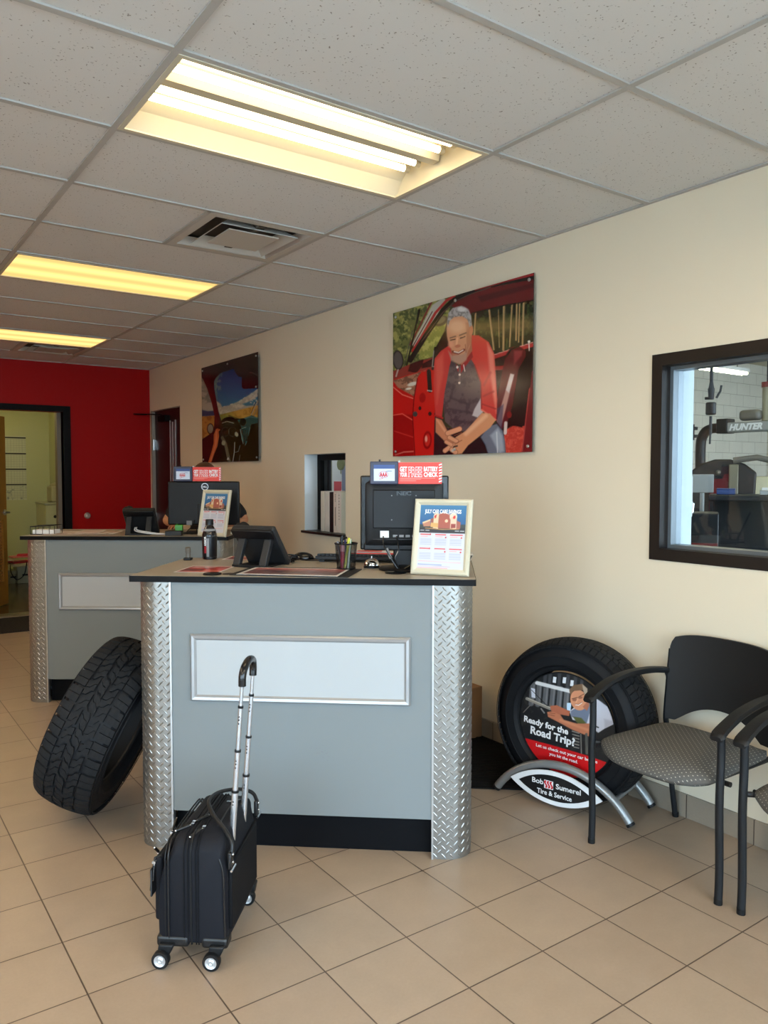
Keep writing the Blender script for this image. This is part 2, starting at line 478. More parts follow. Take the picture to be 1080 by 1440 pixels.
m_ceil = ceiling_mat()

def wall(name, fixed_axis, f0, f1, a0, a1, z0, z1, holes, mats):
    """wall slab with rectangular openings (a lo, a hi, z lo, z hi); one closed set of blocks"""
    A = sorted({a0, a1, *[h[0] for h in holes], *[h[1] for h in holes]}); Z = sorted({z0, z1, *[h[2] for h in holes], *[h[3] for h in holes]})
    b = MB()
    idx = {}
    def V(k, i, j):
        key = (k, i, j)
        if key not in idx:
            f = (f0, f1)[k]; idx[key] = len(b.v)
            b.v.append((f, A[i], Z[j]) if fixed_axis == 'X' else (A[i], f, Z[j]))
        return idx[key]
    solid = {}
    for i in range(len(A) - 1):
        for j in range(len(Z) - 1):
            ca, cz = (A[i] + A[i + 1]) / 2, (Z[j] + Z[j + 1]) / 2
            solid[i, j] = not any(h[0] < ca < h[1] and h[2] < cz < h[3] for h in holes)
    for (i, j), ok in solid.items():
        if not ok: continue
        for k in (0, 1):
            q = [V(k, i, j), V(k, i + 1, j), V(k, i + 1, j + 1), V(k, i, j + 1)]
            b.f.append(tuple(q)); b.mi.append(k)
        for di, dj, e in ((-1, 0, ((i, j), (i, j + 1))), (1, 0, ((i + 1, j), (i + 1, j + 1))), (0, -1, ((i, j), (i + 1, j))), (0, 1, ((i, j + 1), (i + 1, j + 1)))):
            if not solid.get((i + di, j + dj), False):
                (p, q), (r, t) = e
                b.f.append((V(0, p, q), V(0, r, t), V(1, r, t), V(1, p, q))); b.mi.append(2 if len(mats) > 2 else 0)
    o = b.build(name, mats, smooth=False)
    import bmesh
    bm = bmesh.new(); bm.from_mesh(o.data); bmesh.ops.recalc_face_normals(bm, faces=bm.faces); bm.to_mesh(o.data); bm.free()
    o['kind'] = 'structure'
    return o
def struct(name, b, mats, parent=None, **k):
    o = b.build(name, mats, parent, **k)
    if parent is None: o['kind'] = 'structure'
    return o

# floor
struct('floor', MB().b2((XL - .1, YF - .1, -.1), (XW + .12, YB + .06, 0)), m_floor, smooth=False)

# right-hand wall with window, hatch and door
WIN = (0.90, 2.165, 1.108, 2.018)
HAT = (4.716, 5.309, 1.040, 1.645)
DOR = (7.95, 8.85, 0.0, 2.215)
m_reveal = P('white_reveal_paint', (214, 218, 218), 0.5)
m_garwall_face = P('garage_side_paint', (205, 208, 205), 0.6)
wall('wall_right', 'X', XW, XW + WT, YF - .1, YB + .12, 0, CEIL + .1, [WIN, HAT, DOR], [m_wall, m_garwall_face, m_reveal])
DBX = (1.125, 2.045, 0.0, 2.165)
wall('wall_back', 'Y', YB, YB + .12, XL - .1, XW, 0, CEIL + .1, [DBX], [m_red, m_greenwall, m_red])
SIDE_ADDED = [(-1.85, -.25, .12, 2.5), (-.15, 1.4, .12, 2.5)]  # unseen side windows added to light the facing wall and ceiling
wall('wall_left', 'X', XL - .1, XL, YF - .1, YB, 0, CEIL + .1, SIDE_ADDED, [m_wall, m_wall])
# storefront behind the camera
SF = [(-2.85, -1.5, .12, 2.5), (-1.42, -0.05, .12, 2.5), (0.03, 1.40, .12, 2.5), (1.48, 2.85, .12, 2.5)]
wall('wall_front', 'Y', YF - .12, YF, XL, XW, 0, CEIL + .1, SF, [m_black, m_wall, m_black])
for k, h in enumerate(SF):
    b = MB(); b.b2((h[0], YF - .07, h[2]), (h[1], YF - .055, h[3]))
    struct('window_%d' % (k + 2), b, m_glass, smooth=False)
for k, h in enumerate(SIDE_ADDED):  # panes of the added side windows, out of view
    struct('window_%d' % (k + 7), MB().b2((XL - .06, h[0], h[2]), (XL - .05, h[1], h[3])), m_glass, smooth=False)
struct('baseboard_right', MB().b2((XW - .011, YF, 0), (XW, 7.9, .102)), m_base, smooth=False)
struct('baseboard_back', MB().b2((XL, YB - .01, 0), (1.03, YB, .1)).b2((2.13, YB - .01, 0), (XW, YB, .1)), m_black, smooth=False)

# ceiling: tiles with openings for lights and vents
lights = [(0, -1), (0, 3), (0, 7)]
vents = [(1, 1), (1, 8)]      # right half cells
b = MB(); tee = MB()
xs = [GX0 + i * 1.22 for i in range(-4, 2)]; xs = [XL] + [x for x in xs if x > XL] + [XW]
j0 = int(math.floor((YF - GY0) / .61)); ys = [GY0 + j * .61 for j in range(j0, 11)]
ys = [YF] + [y for y in ys if YF < y < YB] + [YB]
for i in range(len(xs) - 1):
    for j in range(len(ys) - 1):
        x0, x1, y0, y1 = xs[i], xs[i + 1], ys[j], ys[j + 1]
        jj = round((y0 - GY0) / .61)
        if abs(x0 - (GX0 - 2.44)) < .01 and jj in (-5, -1, 3, 7): continue
        if abs(x0 - GX0) < .01:
            if any(jj == l[1] for l in lights): continue
            if jj == -5: continue
            if any(jj == v[1] for v in vents): x1 = GX0 + .61
        b.add([(x0, y0, CEIL + .004), (x1, y0, CEIL + .004), (x1, y1, CEIL + .004), (x0, y1, CEIL + .004)], [(3, 2, 1, 0)])
# upper slab closing the plenum, so that no daylight leaks in
b.b2((XL, YF, CEIL + .3), (XW, YB, CEIL + .34))
struct('ceiling', b, m_ceil, smooth=False)
for x in xs[1:-1]: tee.b2((x - .012, YF, CEIL - .004), (x + .012, YB, CEIL + .003))
for y in ys[1:-1]: tee.b2((XL, y - .012, CEIL - .0035), (XW, y + .012, CEIL + .003))
for l in vents:
    y = GY0 + l[1] * .61; tee.b2((GX0 + .61 - .012, y, CEIL - .0035), (GX0 + .61 + .012, y + .61, CEIL + .003))
tee.b2((XW - .022, YF, CEIL - .004), (XW, YB, CEIL + .003)); tee.b2((XL, YF, CEIL - .004), (XL + .022, YB, CEIL + .003))
tee.b2((XL, YB - .022, CEIL - .004), (XW, YB, CEIL + .003)); tee.b2((XL, YF, CEIL - .004), (XW, YF + .022, CEIL + .003))
struct('trim_1', tee, m_tee, smooth=False)

# recessed ceiling lights
m_tray = P('troffer_white_enamel', (204, 196, 174), 0.4)
m_tube = emit_mat('fluorescent_tube', (255, 228, 180), TUBE)
m_tube_fill = emit_mat('added_fill_tube', (255, 232, 198), TUBE_FILL)  # stronger tubes, only for the added out-of-view fixtures
def lens_mat():
    m, nt, b, N, L = newmat('glowing_prismatic_lens'); N.remove(b)
    tc = N.new('ShaderNodeTexCoord'); sp = N.new('ShaderNodeSeparateXYZ'); L.new(tc.outputs['Object'], sp.inputs[0])
    w = N.new('ShaderNodeMath'); w.operation = 'MULTIPLY'; w.inputs[1].default_value = 2 * PI / .228; L.new(sp.outputs['Y'], w.inputs[0])
    c = N.new('ShaderNodeMath'); c.operation = 'COSINE'; L.new(w.outputs[0], c.inputs[0])
    mr = N.new('ShaderNodeMapRange'); mr.inputs['From Min'].default_value = -1; mr.inputs['From Max'].default_value = 1; mr.inputs['To Min'].default_value = LENS * 1.25; mr.inputs['To Max'].default_value = LENS * .8
    L.new(c.outputs[0], mr.inputs['Value'])
    e = N.new('ShaderNodeEmission'); e.inputs[0].default_value = rgb((255, 210, 126)); L.new(mr.outputs[0], e.inputs[1]); L.new(e.outputs[0], N['Material Output'].inputs['Surface'])
    return m
m_lens = lens_mat()
m_tubecap = P('tube_end_metal', (190, 188, 180), 0.3, 0.8)
def troffer(label, j, i=0, mode='tubes'):
    t = thing('ceiling_light', label, 'ceiling light', (GX0 + .61 + i * 1.22, GY0 + j * .61 + .305, CEIL), 0, 'recessed tube lights in the ceiling')
    b = MB(); X, Y, D = .60, .295, .10
    # outer rim
    b.b2((-X, -Y, -.006), (X, -Y + .018, .004)); b.b2((-X, Y - .018, -.006), (X, Y, .004)); b.b2((-X, -Y + .018, -.006), (-X + .018, Y - .018, .004)); b.b2((X - .018, -Y + .018, -.006), (X, Y - .018, .004))
    b.build('frame', m_tray, t, smooth=False)
    b = MB()
    # tray: sloped long sides, flat roof, end plates
    prof = [(-Y + .018, 0), (-Y + .05, .055), (-Y + .11, D), (Y - .11, D), (Y - .05, .055), (Y - .018, 0)]
    vs = [(-X + .01, y, z) for y, z in prof] + [(X - .01, y, z) for y, z in prof]; n = len(prof)
    b.add(vs, [(i + 1, i, n + i, n + i + 1) for i in range(n - 1)] + [tuple(range(n)), tuple(range(2 * n - 1, n - 1, -1))])
    b.build('reflector_tray', m_tray, t, smooth=False)
    if mode == 'lens':
        MB().b2((-X + .018, -Y + .018, .0), (X - .018, Y - .018, .003)).build('diffuser_lens', m_lens, t, smooth=False)
        return t
    c = MB(); c.prism([(-.035, D), (-.022, .052), (.022, .052), (.035, D)], -X + .02, X - .02, M=Matrix(((0, 0, 1, 0), (1, 0, 0, 0), (0, 1, 0, 0), (0, 0, 0, 1))))
    c.build('ballast_cover', m_tray, t, smooth=False)
    for y in (-.150, -.078, .078, .150):
        q = MB(); q.cyl((-.565, y, .068), (.535, y, .068), .0127, n=12, caps=True)
        q.build('tube', m_tube if mode == 'tubes' else m_tube_fill, t)
    for y in (-.150, -.078, .078, .150):
        for x in (-.575, .545):
            e = MB(); e.cyl((x - .012, y, .068), (x + .012, y, .068), .0145, n=12); e.box((x, y, .086), (.012, .018, .03)); e.build('lamp_holder', m_tubecap, t)
    return t
troffer('recessed four-tube ceiling light with the brightest tubes, nearest the storefront', -1)
troffer('recessed ceiling light in the middle of the row, between two glowing trays', 3, mode='lens')
troffer('small far-off recessed ceiling light glowing yellow before the red wall', 7, mode='lens')

for k, (j, i) in enumerate(((-5, 0), (-5, -2), (-1, -2), (3, -2), (7, -2))):  # unseen fixtures added to raise the room light, stronger than the visible ones
    troffer('added unseen fill light in the ceiling %s' % ['above the storefront end of the waiting area', 'in the front corner by the added side windows', 'of the added row, level with the front counter', 'of the added row, level with the second counter', 'of the added row, before the wooden door'][k], j, i, 'added_fill')
m_vent = P('vent_white_enamel', (188, 184, 176), 0.45)
m_ventdark = P('vent_throat_dark', (88, 81, 74), 0.8)  # throat in one darker colour than the vent faces
def vent(label, j):
    t = thing('ceiling_vent', label, 'vent', (GX0 + .915, GY0 + j * .61 + .305, CEIL), 0, 'square air diffusers in the ceiling')
    def ring(o, zo, i_, zi, name, mat):
        b = MB(); vs = []
        for h, z in ((o, zo), (i_, zi)):
            vs += [(-h, -h, z), (h, -h, z), (h, h, z), (-h, h, z)]
        for h, z in ((o, zo + .003), (i_, zi + .003)):
            vs += [(-h, -h, z), (h, -h, z), (h, h, z), (-h, h, z)]
        fs = []
        for k in range(4):
            l = (k + 1) % 4
            fs += [(k, 4 + k, 4 + l, l), (8 + k, 8 + l, 12 + l, 12 + k), (k, l, 8 + l, 8 + k), (4 + k, 12 + k, 12 + l, 4 + l)]
        b.add(vs, fs); return b.build(name, mat, t, smooth=False)
    ring(.295, -.004, .255, -.004, 'face_frame', m_vent)
    ring(.255, -.004, .235, .035, 'cone', m_vent)
    ring(.205, -.012, .150, .028, 'cone', m_vent)
    b = MB(); b.prism([(-.115, -.115), (.115, -.115), (.115, .115), (-.115, .115)], -.004, .0); b.prism([(-.135, -.135), (.135, -.135), (.135, .135), (-.135, .135)], -.010, -.004)
    b.build('centre_plate', m_vent, t, smooth=False)
    MB().b2((-.29, -.29, .05), (.29, .29, .055)).b2((-.02, -.23, .0), (.02, .23, .05)).b2((-.30, -.30, .0), (-.295, .30, .055)).b2((.295, -.30, .0), (.30, .30, .055)).b2((-.30, -.30, .0), (.30, -.295, .055)).b2((-.30, .295, .0), (.30, .30, .055)).build('throat', m_ventdark, t, smooth=False)
    return t
vent('square air diffuser behind the brightest ceiling light', 1)
vent('square air diffuser just before the red wall', 8)

# ---------------------------------------------------------------- window beside the chairs
b = MB()
def rect_frame(b, y0, y1, z0, z1, w, x0, x1, wb=None):
    wb = w if wb is None else wb
    b.b2((x0, y0, z1 - w), (x1, y1, z1)); b.b2((x0, y0, z0), (x1, y1, z0 + wb)); b.b2((x0, y0, z0 + wb), (x1, y0 + w, z1 - w)); b.b2((x0, y1 - w, z0 + wb), (x1, y1, z1 - w))
rect_frame(b, WIN[0], WIN[1], WIN[2], WIN[3], .052, XW - .006, XW + .075)
win = struct('window_1', b, m_bronze, smooth=False)
b = MB(); rect_frame(b, WIN[0] + .052, WIN[1] - .052, WIN[2] + .052, WIN[3] - .052, .016, XW + .055, XW + .13)
m_alu = P('grey_window_channel', (120, 128, 134), 0.35, 0.6)
b.build('glazing_bead', m_alu, win, smooth=False)
MB().b2((XW + .088, WIN[0] + .06, WIN[2] + .06), (XW + .094, WIN[1] - .06, WIN[3] - .06)).build('glass_pane', m_glass, win, smooth=False)
# fill between bead and the wall opening towards the garage
b = MB(); m_reveal2 = P('pale_blue_white_reveal', (222, 234, 240), 0.45)
rect_frame(b, WIN[0], WIN[1], WIN[2], WIN[3], .045, XW + .13, XW + WT + .004)
b.build('reveal_lining', m_reveal2, win, smooth=False)

# ---------------------------------------------------------------- pass-through hatch
b = MB(); b.b2((XW - .03, HAT[0] - .004, HAT[2] - .001), (XW + WT, HAT[1] + .012, HAT[2] + .018))
struct('windowsill', b, P('black_ledge_laminate', (24, 23, 25), 0.35), bevel=.003)
b = MB(); x0 = XW + .115
b.b2((x0, HAT[0], HAT[3] - .045), (x0 + .09, HAT[1], HAT[3])); b.b2((x0, 5.262, HAT[2] + .018), (x0 + .09, HAT[1], HAT[3] - .045)); b.b2((x0 + .01, 5.150, HAT[2] + .02), (x0 + .03, 5.175, HAT[3] - .045)); b.b2((x0 + .01, 5.15, HAT[2] + .018), (x0 + .03, 5.27, HAT[2] + .05))
hf = struct('window_6', b, m_black, smooth=False)
MB().b2((x0 + .017, 5.17, HAT[2] + .04), (x0 + .022, 5.265, HAT[3] - .04)).build('sliding_pane', m_glass, hf, smooth=False)

# ---------------------------------------------------------------- doors
m_door = P('espresso_stained_wood', (40, 18, 20), 0.4, var=(3, .25))
m_steel = P('brushed_steel', (190, 190, 188), 0.28, 1.0)
m_greyframe = P('grey_door_frame', (150, 142, 130), 0.5)
b = MB(); b.b2((XW + .03, DOR[0] + .01, .008), (XW + .075, DOR[1] - .035, DOR[3] - .01))
# frame lining on the far jamb
d2 = MB(); d2.b2((XW - .006, DOR[1] - .033, 0), (XW + .09, DOR[1] - .002, DOR[3])); d2.b2((XW + .001, DOR[0] + .002, 0), (XW + .09, DOR[0] + .01, DOR[3])); d2.b2((XW + .001, DOR[0], DOR[3] - .01), (XW + .09, DOR[1], DOR[3] - .001))
fr = struct('door_1', d2, m_greyframe, smooth=False)
leaf = b.build('door_leaf', m_door, fr, smooth=False)
g = MB(); g.b2((XW + .024, 8.17, .95), (XW + .031, 8.31, 2.06)); g.build('vision_glass', P('door_vision_glass', (105, 108, 112), 0.12, spec=0.8), leaf, smooth=False)
g = MB(); g.b2((XW + .020, 8.155, .93), (XW + .03, 8.17, 2.08)); g.b2((XW + .020, 8.31, .93), (XW + .03, 8.325, 2.08)); g.b2((XW + .020, 8.232, .95), (XW + .03, 8.242, 2.06))
g.build('vision_frame', P('light_metal_strip', (170, 168, 165), 0.4, .4), leaf, smooth=False)
for z in (1.83, 1.0, .2):
    h = MB(); h.b2((XW + .012, 8.795, z - .055), (XW + .03, 8.835, z + .055)); h.cyl((XW + .012, 8.817, z - .06), (XW + .012, 8.817, z + .06), .008, n=10)
    h.build('hinge', m_steel, leaf)
h = MB(); h.b2((XW - .03, 8.33, 2.075), (XW + .03, 8.56, 2.14)); h.build('door_closer', m_black, leaf, bevel=.006)
h = MB(); h.tube([(XW - .02, 8.45, 2.15), (XW - .22, 8.79, 2.17), (XW - .05, 8.86, 2.175)], .007, 6); h.build('closer_arm', m_black, leaf)
h = MB(); h.cyl((XW + .03, 8.02, 1.0), (XW - .03, 8.02, 1.0), .022); h.tube([(XW - .03, 8.02, 1.0), (XW - .034, 8.12, 1.0)], .009, 8); h.build('door_handle', m_steel, leaf)

# opening in the red wall: black steel frame, wooden leaf swung into the back room
b = MB(); fwd = .062
for (x0, x1, z0, z1) in ((DBX[0] - fwd, DBX[0], 0, DBX[3] + fwd), (DBX[1], DBX[1] + fwd + .012, 0, DBX[3] + fwd), (DBX[0], DBX[1], DBX[3], DBX[3] + fwd)):
    b.b2((x0, YB - .02, z0), (x1, YB + .14, z1))
fr2 = struct('door_2', b, m_black, smooth=False)
b = MB(); b.b2((DBX[1] - .042, YB + .10, 0), (DBX[1], YB + .2, DBX[3])); b.build('frame_lining', P('taupe_door_stop', (118, 106, 88), .5), fr2, smooth=False)
m_oak = P('honey_wood_door', (166, 112, 44), 0.4, var=(4, .18))
ang = R(57.5)
ML = Matrix.Translation((DBX[0] + .005, YB + .13, 0)) @ Matrix.Rotation(ang, 4, 'Z')
def wleaf():
    b = MB(); holes = (.16, .80, .28, .98)
    b.b2((0, 0, .01), (.91, .042, holes[2])); b.b2((0, 0, holes[3]), (.91, .042, 2.15)); b.b2((0, 0, holes[2]), (holes[0], .042, holes[3])); b.b2((holes[1], 0, holes[2]), (.91, .042, holes[3]))
    return b
lf = wleaf().build('door_leaf', m_oak, fr2, M=ML, smooth=False)
b = MB()
for k in range(22):
    b.box((.48, .021, .30 + k * .0315), (.64, .006, .036), rot=(R(40), 0, 0))
b.build('louvre', P('louvre_slats_wood', (176, 122, 56), .45), lf, smooth=False)
b = MB(); b.b2((.14, -.006, .26), (.82, .0, .28)); b.b2((.14, -.006, .98), (.82, 0, 1.0)); b.b2((.14, -.006, .28), (.16, 0, .98)); b.b2((.80, -.006, .28), (.82, 0, .98))
b.build('louvre_frame', m_oak, lf, smooth=False)
b = MB(); b.cyl((.85, 0, 1.06), (.85, -.012, 1.06), .034); b.cyl((.85, -.01, 1.06), (.85, -.055, 1.06), .012); b.tube([(.85, -.055, 1.06), (.80, -.058, 1.062), (.745, -.055, 1.058)], [.013, .011, .009], 10)
b.build('door_handle', m_steel, lf)
b = MB(); b.cyl((.85, .042, 1.06), (.85, .054, 1.06), .034); b.cyl((.85, .054, 1.06), (.85, .10, 1.06), .012); b.tube([(.85, .10, 1.06), (.80, .10, 1.062), (.745, .097, 1.058)], [.013, .011, .009], 10)
b.build('door_handle', m_steel, lf)
struct('trim_2', MB().b2((DBX[0], YB - .01, 0), (DBX[1], YB + .15, .012)), P('steel_threshold', (150, 140, 110), .3, .7), smooth=False)
# round knob/stop on the red wall
b = MB(); MK = Matrix.Translation((2.283, YB, 1.039)) @ Matrix.Rotation(R(90), 4, 'X')
b.lathe([(0, 0), (.035, 0), (.035, .008), (.028, .014), (.016, .014), (.016, .03), (.0, .032)], 24, M=MK)
tag(b.build('round_wall_plate', P('satin_nickel', (176, 160, 150), .35, .9)), 'small round metal wall plate on the red wall', 'wall plate')
# ---------------------------------------------------------------- service counters
m_panel = P('blue_grey_laminate', (119, 126, 128), 0.5, var=(1.2, .02), spec=.3)
m_kick = P('black_toe_kick', (7, 8, 12), 0.6, spec=.12)
m_dia = P('diamond_plate_aluminium', (150, 149, 145), 0.36, 0.85)
m_trimal = P('anodised_aluminium', (205, 207, 208), 0.32, 0.85)
m_sil = P('silver_snap_frame', (168, 170, 172), 0.36, 0.6)
m_board = P('blank_white_sign_board', (170, 174, 176), 0.4, spec=.3)
m_top = P('beige_speckled_laminate', (158, 148, 132), 0.38, var=(90, .06))
m_topedge = P('black_countertop_edge', (9, 9, 11), 0.5, spec=.15)
m_inner = P('counter_inner_grey', (120, 122, 124), .6)

CW, CD, CZ = 1.03, 0.62, 1.066      # inner front width, depth, height under the top
def column_path():
    """outline of the wrapped corner from the front trim round to the side: list of (x, y, nx, ny, arclength)"""
    out = []; r = .095; s = 0
    out.append((0, 0, 0, -1, 0.0)); out.append((.055, 0, 0, -1, .055)); s = .055
    for k in range(1, 13):
        a = R(90 * k / 12); out.append((.055 + r * math.sin(a), r - r * math.cos(a), math.sin(a), -math.cos(a), s + r * a))
    s += r * PI / 2
    out.append((.15, .20, 1, 0, s + .105)); return out
CP = column_path(); CL = CP[-1][4]
def cp_at(s):
    for a, b in zip(CP, CP[1:]):
        if s <= b[4] + 1e-9:
            t = (s - a[4]) / (b[4] - a[4]); x = a[0] + (b[0] - a[0]) * t; y = a[1] + (b[1] - a[1]) * t
            nx = a[2] + (b[2] - a[2]) * t; ny = a[3] + (b[3] - a[3]) * t; l = math.hypot(nx, ny)
            return x, y, nx / l, ny / l
def column_mesh(side):
    """side=+1: right end, -1 mirrored"""
    b = MB(); vs = []
    for x, y, nx, ny, s in CP: vs += [(x, y, 0), (x, y, CZ)]
    for x, y, nx, ny, s in CP: vs += [(x - nx * .003, y - ny * .003, 0), (x - nx * .003, y - ny * .003, CZ)]
    n = len(CP); fs = []
    for i in range(n - 1):
        fs.append((2 * i, 2 * i + 2, 2 * i + 3, 2 * i + 1)); k = 2 * n
        fs.append((k + 2 * i + 1, k + 2 * i + 3, k + 2 * i + 2, k + 2 * i)); fs.append((2 * i, k + 2 * i, k + 2 * i + 2, 2 * i + 2))
    b.add(vs, fs)
    # raised lozenges
    p = .0162; L2, W2, H = .0134, .0030, .0017
    i = 0; s = .010
    while s < CL - .008:
        j = 0; z = .014 + (p if i % 2 else 0) * 0
        while z < CZ - .01:
            if (i + j) % 2 == 0:
                a = R(45 if i % 2 else -45) 
                ca, sa = math.cos(a), math.sin(a); pts = []
                for (u, w, h) in ((-L2, 0, 0), (-L2 * .5, -W2, 0), (L2 * .5, -W2, 0), (L2, 0, 0), (L2 * .5, W2, 0), (-L2 * .5, W2, 0), (-L2 * .45, 0, H), (L2 * .45, 0, H)):
                    ss = s + u * ca - w * sa; zz = z + u * sa + w * ca
                    x, y, nx, ny = cp_at(min(max(ss, 0.0005), CL - .0005)); pts.append((x + nx * h, y + ny * h, min(max(zz, .0), CZ)))
                b.add(pts, [(0, 1, 6), (1, 2, 7, 6), (2, 3, 7), (3, 4, 7), (4, 5, 6, 7), (5, 0, 6)])
            z += p; j += 1
        s += p; i += 1
    if side < 0:
        b.v = [(-x, y, z) for x, y, z in b.v]; b.f = [f[::-1] for f in b.f]
    return b
def outline(ov, back):
    """plan of the countertop: front corners follow the rounded columns loosely"""
    r = .006; x0, x1, y0 = -.15 - ov, CW + .15 + ov, -ov
    pts = [(x0, back)]
    pts += [(x0 + r - r * math.cos(R(a)), y0 + r - r * math.sin(R(a))) for a in (0, 22, 45, 68, 90)]
    pts += [(x1 - r + r * math.sin(R(a)), y0 + r - r * math.cos(R(a))) for a in (0, 22, 45, 68, 90)]
    pts += [(x1, back)]
    return pts
def counter(label, O, ang, board):
    M = Matrix.Translation((O[0], O[1], 0)) @ Matrix.Rotation(R(ang), 4, 'Z')
    t = thing('service_counter', label, 'counter', M=M)
    struct_ = []
    MB().b2((0, .0, .155), (CW, .018, CZ)).build('front_panel', m_panel, t, smooth=False)
    MB().b2((.0, .055, 0), (CW, .07, .155)).build('toe_kick', m_kick, t, smooth=False)
    c = column_mesh(1); c.v = [(x + CW, y, z) for x, y, z in c.v]; c.build('corner_column', m_dia, t, ang=20)
    c = column_mesh(-1); c.build('corner_column', m_dia, t, ang=20)
    for x in (0, CW):
        MB().b2((x - .004 if x else -.003, -.005, 0), (x + .003 if x else .004, .02, CZ)).build('edge_trim', m_trimal, t, smooth=False)
    for x in (-.15, CW + .135):
        MB().b2((x, .20, .0), (x + .015, CD, CZ)).build('side_panel', m_panel, t, smooth=False)
        xx = -.1515 if x < 0 else CW + .1485
        MB().b2((xx, .196, 0), (xx + .003, .206, CZ)).build('edge_trim', m_trimal, t, smooth=False)
    MB().b2((-.135, .1, .50), (CW + .135, CD - .02, .518)).build('inner_shelf', m_inner, t, smooth=False)
    MB().b2((-.135, .1, .06), (CW + .135, CD - .02, .078)).build('inner_shelf', m_inner, t, smooth=False)
    MB().b2((CW / 2 - .009, .1, .078), (CW / 2 + .009, CD - .02, .50)).build('inner_divider', m_inner, t, smooth=False)
    b = MB(); b.prism(outline(.012, .66), CZ, CZ + .024, mi=0, mside=1); b.prism(outline(.010, .658), CZ + .024, CZ + .0245, mi=0, mside=1)
    b.mi = [1 if f and abs(sum(b.v[i][2] for i in f) / len(f) - (CZ + .0245)) > .0003 else 0 for f in b.f]
    b.build('countertop', [m_top, m_topedge], t, smooth=False)
    x0, x1, z0, z1 = board
    f = MB(); w = .024
    # snap frame: bevelled profile mitred at the corners
    prof = [(0, 0), (0, .010), (.006, .016), (.016, .014), (w, .006), (w, 0)]
    vs = []
    for cx, cz, sx, sz in ((x0, z0, 1, 1), (x1, z0, -1, 1), (x1, z1, -1, -1), (x0, z1, 1, -1)):
        for o, h in prof: vs.append((cx + sx * o, -h, cz + sz * o))
    n = len(prof); fs = []
    for k in range(4):
        l = (k + 1) % 4
        for i in range(n - 1): fs.append((k * n + i, l * n + i, l * n + i + 1, k * n + i + 1))
    f.add(vs, fs); fo = f.build('sign_frame', m_sil, t, smooth=False)
    MB().b2((x0 + w - .004, -.006, z0 + w - .004), (x1 - w + .004, -.001, z1 - w + .004)).build('blank_sign_panel', m_board, fo, smooth=False)
    return t, M
TOPZ = CZ + .0247
A1 = -40.0; O1 = (1.857 - CW * math.cos(R(A1)), 2.302 - CW * math.sin(R(A1)))
A2 = -36.5; O2 = (1.111, 5.370)
cnt1, MC1 = counter('grey service counter in front, with the leaning tire at its corner and luggage before it', O1, A1, (.082, .944, .600, .864))
cnt2, MC2 = counter('second grey service counter further back, before the red wall', O2, A2, (.085, .945, .612, .852))
def c1(s, t, z=0):
    """point on counter 1: s along the front from its first trim, t away from the front"""
    return MC1 @ Vector((s, t, z))
def c2(s, t, z=0): return MC2 @ Vector((s, t, z))
# dirt smudges on the front panel
m_smudge = P('scuff_mark', (112, 116, 122), .7)
b = MB()
rs = random.Random(4)
for k in range(34):
    x = .60 + rs.gauss(0, .022); z = .40 + rs.gauss(0, .016); w = rs.uniform(.001, .005)
    b.add([(x, -.0004, z), (x + w, -.0004, z + rs.uniform(0, .002)), (x + w * .8, -.0004, z + .0022), (x - .001, -.0004, z + .002)], [(0, 1, 2, 3)])
b.build('scuff_mark', m_smudge, cnt1, smooth=False)

# ---------------------------------------------------------------- truck tire leaning on the counter
m_rubber = P('tread_rubber', (27, 28, 30), 0.78, bump=(90, .25), spec=.2)
m_side = P('sidewall_rubber', (15, 17, 21), 0.6, bump=(40, .08), spec=.25)
def tire_carcass(Rr, W, rim, crown=.010):
    """outer radius, width, inner radius; axis is z, centred"""
    h = W / 2; g = Rr - .010
    prof = []
    for k in range(-5, 6): y = h * .80 * k / 5; prof.append((g - crown * (k / 5) ** 2, y))
    prof += [(g - crown - .012, h * .90), (g - crown - .035, h * .99), (g - (g - rim) * .45, h * 1.04), (rim + (g - rim) * .25, h * .98), (rim + .02, h * .82), (rim + .004, h * .76), (rim, h * .70), (rim + .006, h * .62)]
    inner = [(rim + .03, h * .80), (rim + (g - rim) * .35, h * .93), (g - .045, h * .88), (g - .022, h * .70), (g - .018, 0)]
    right = prof + inner
    left = [(r, -y) for r, y in right][::-1]
    # closed loop: start at tread centre
    full = prof + inner[:-1] + [(g - .018, 0)] + [(r, -y) for r, y in inner[:-1]][::-1] + [(r, -y) for r, y in prof[11:]][::-1]
    return full
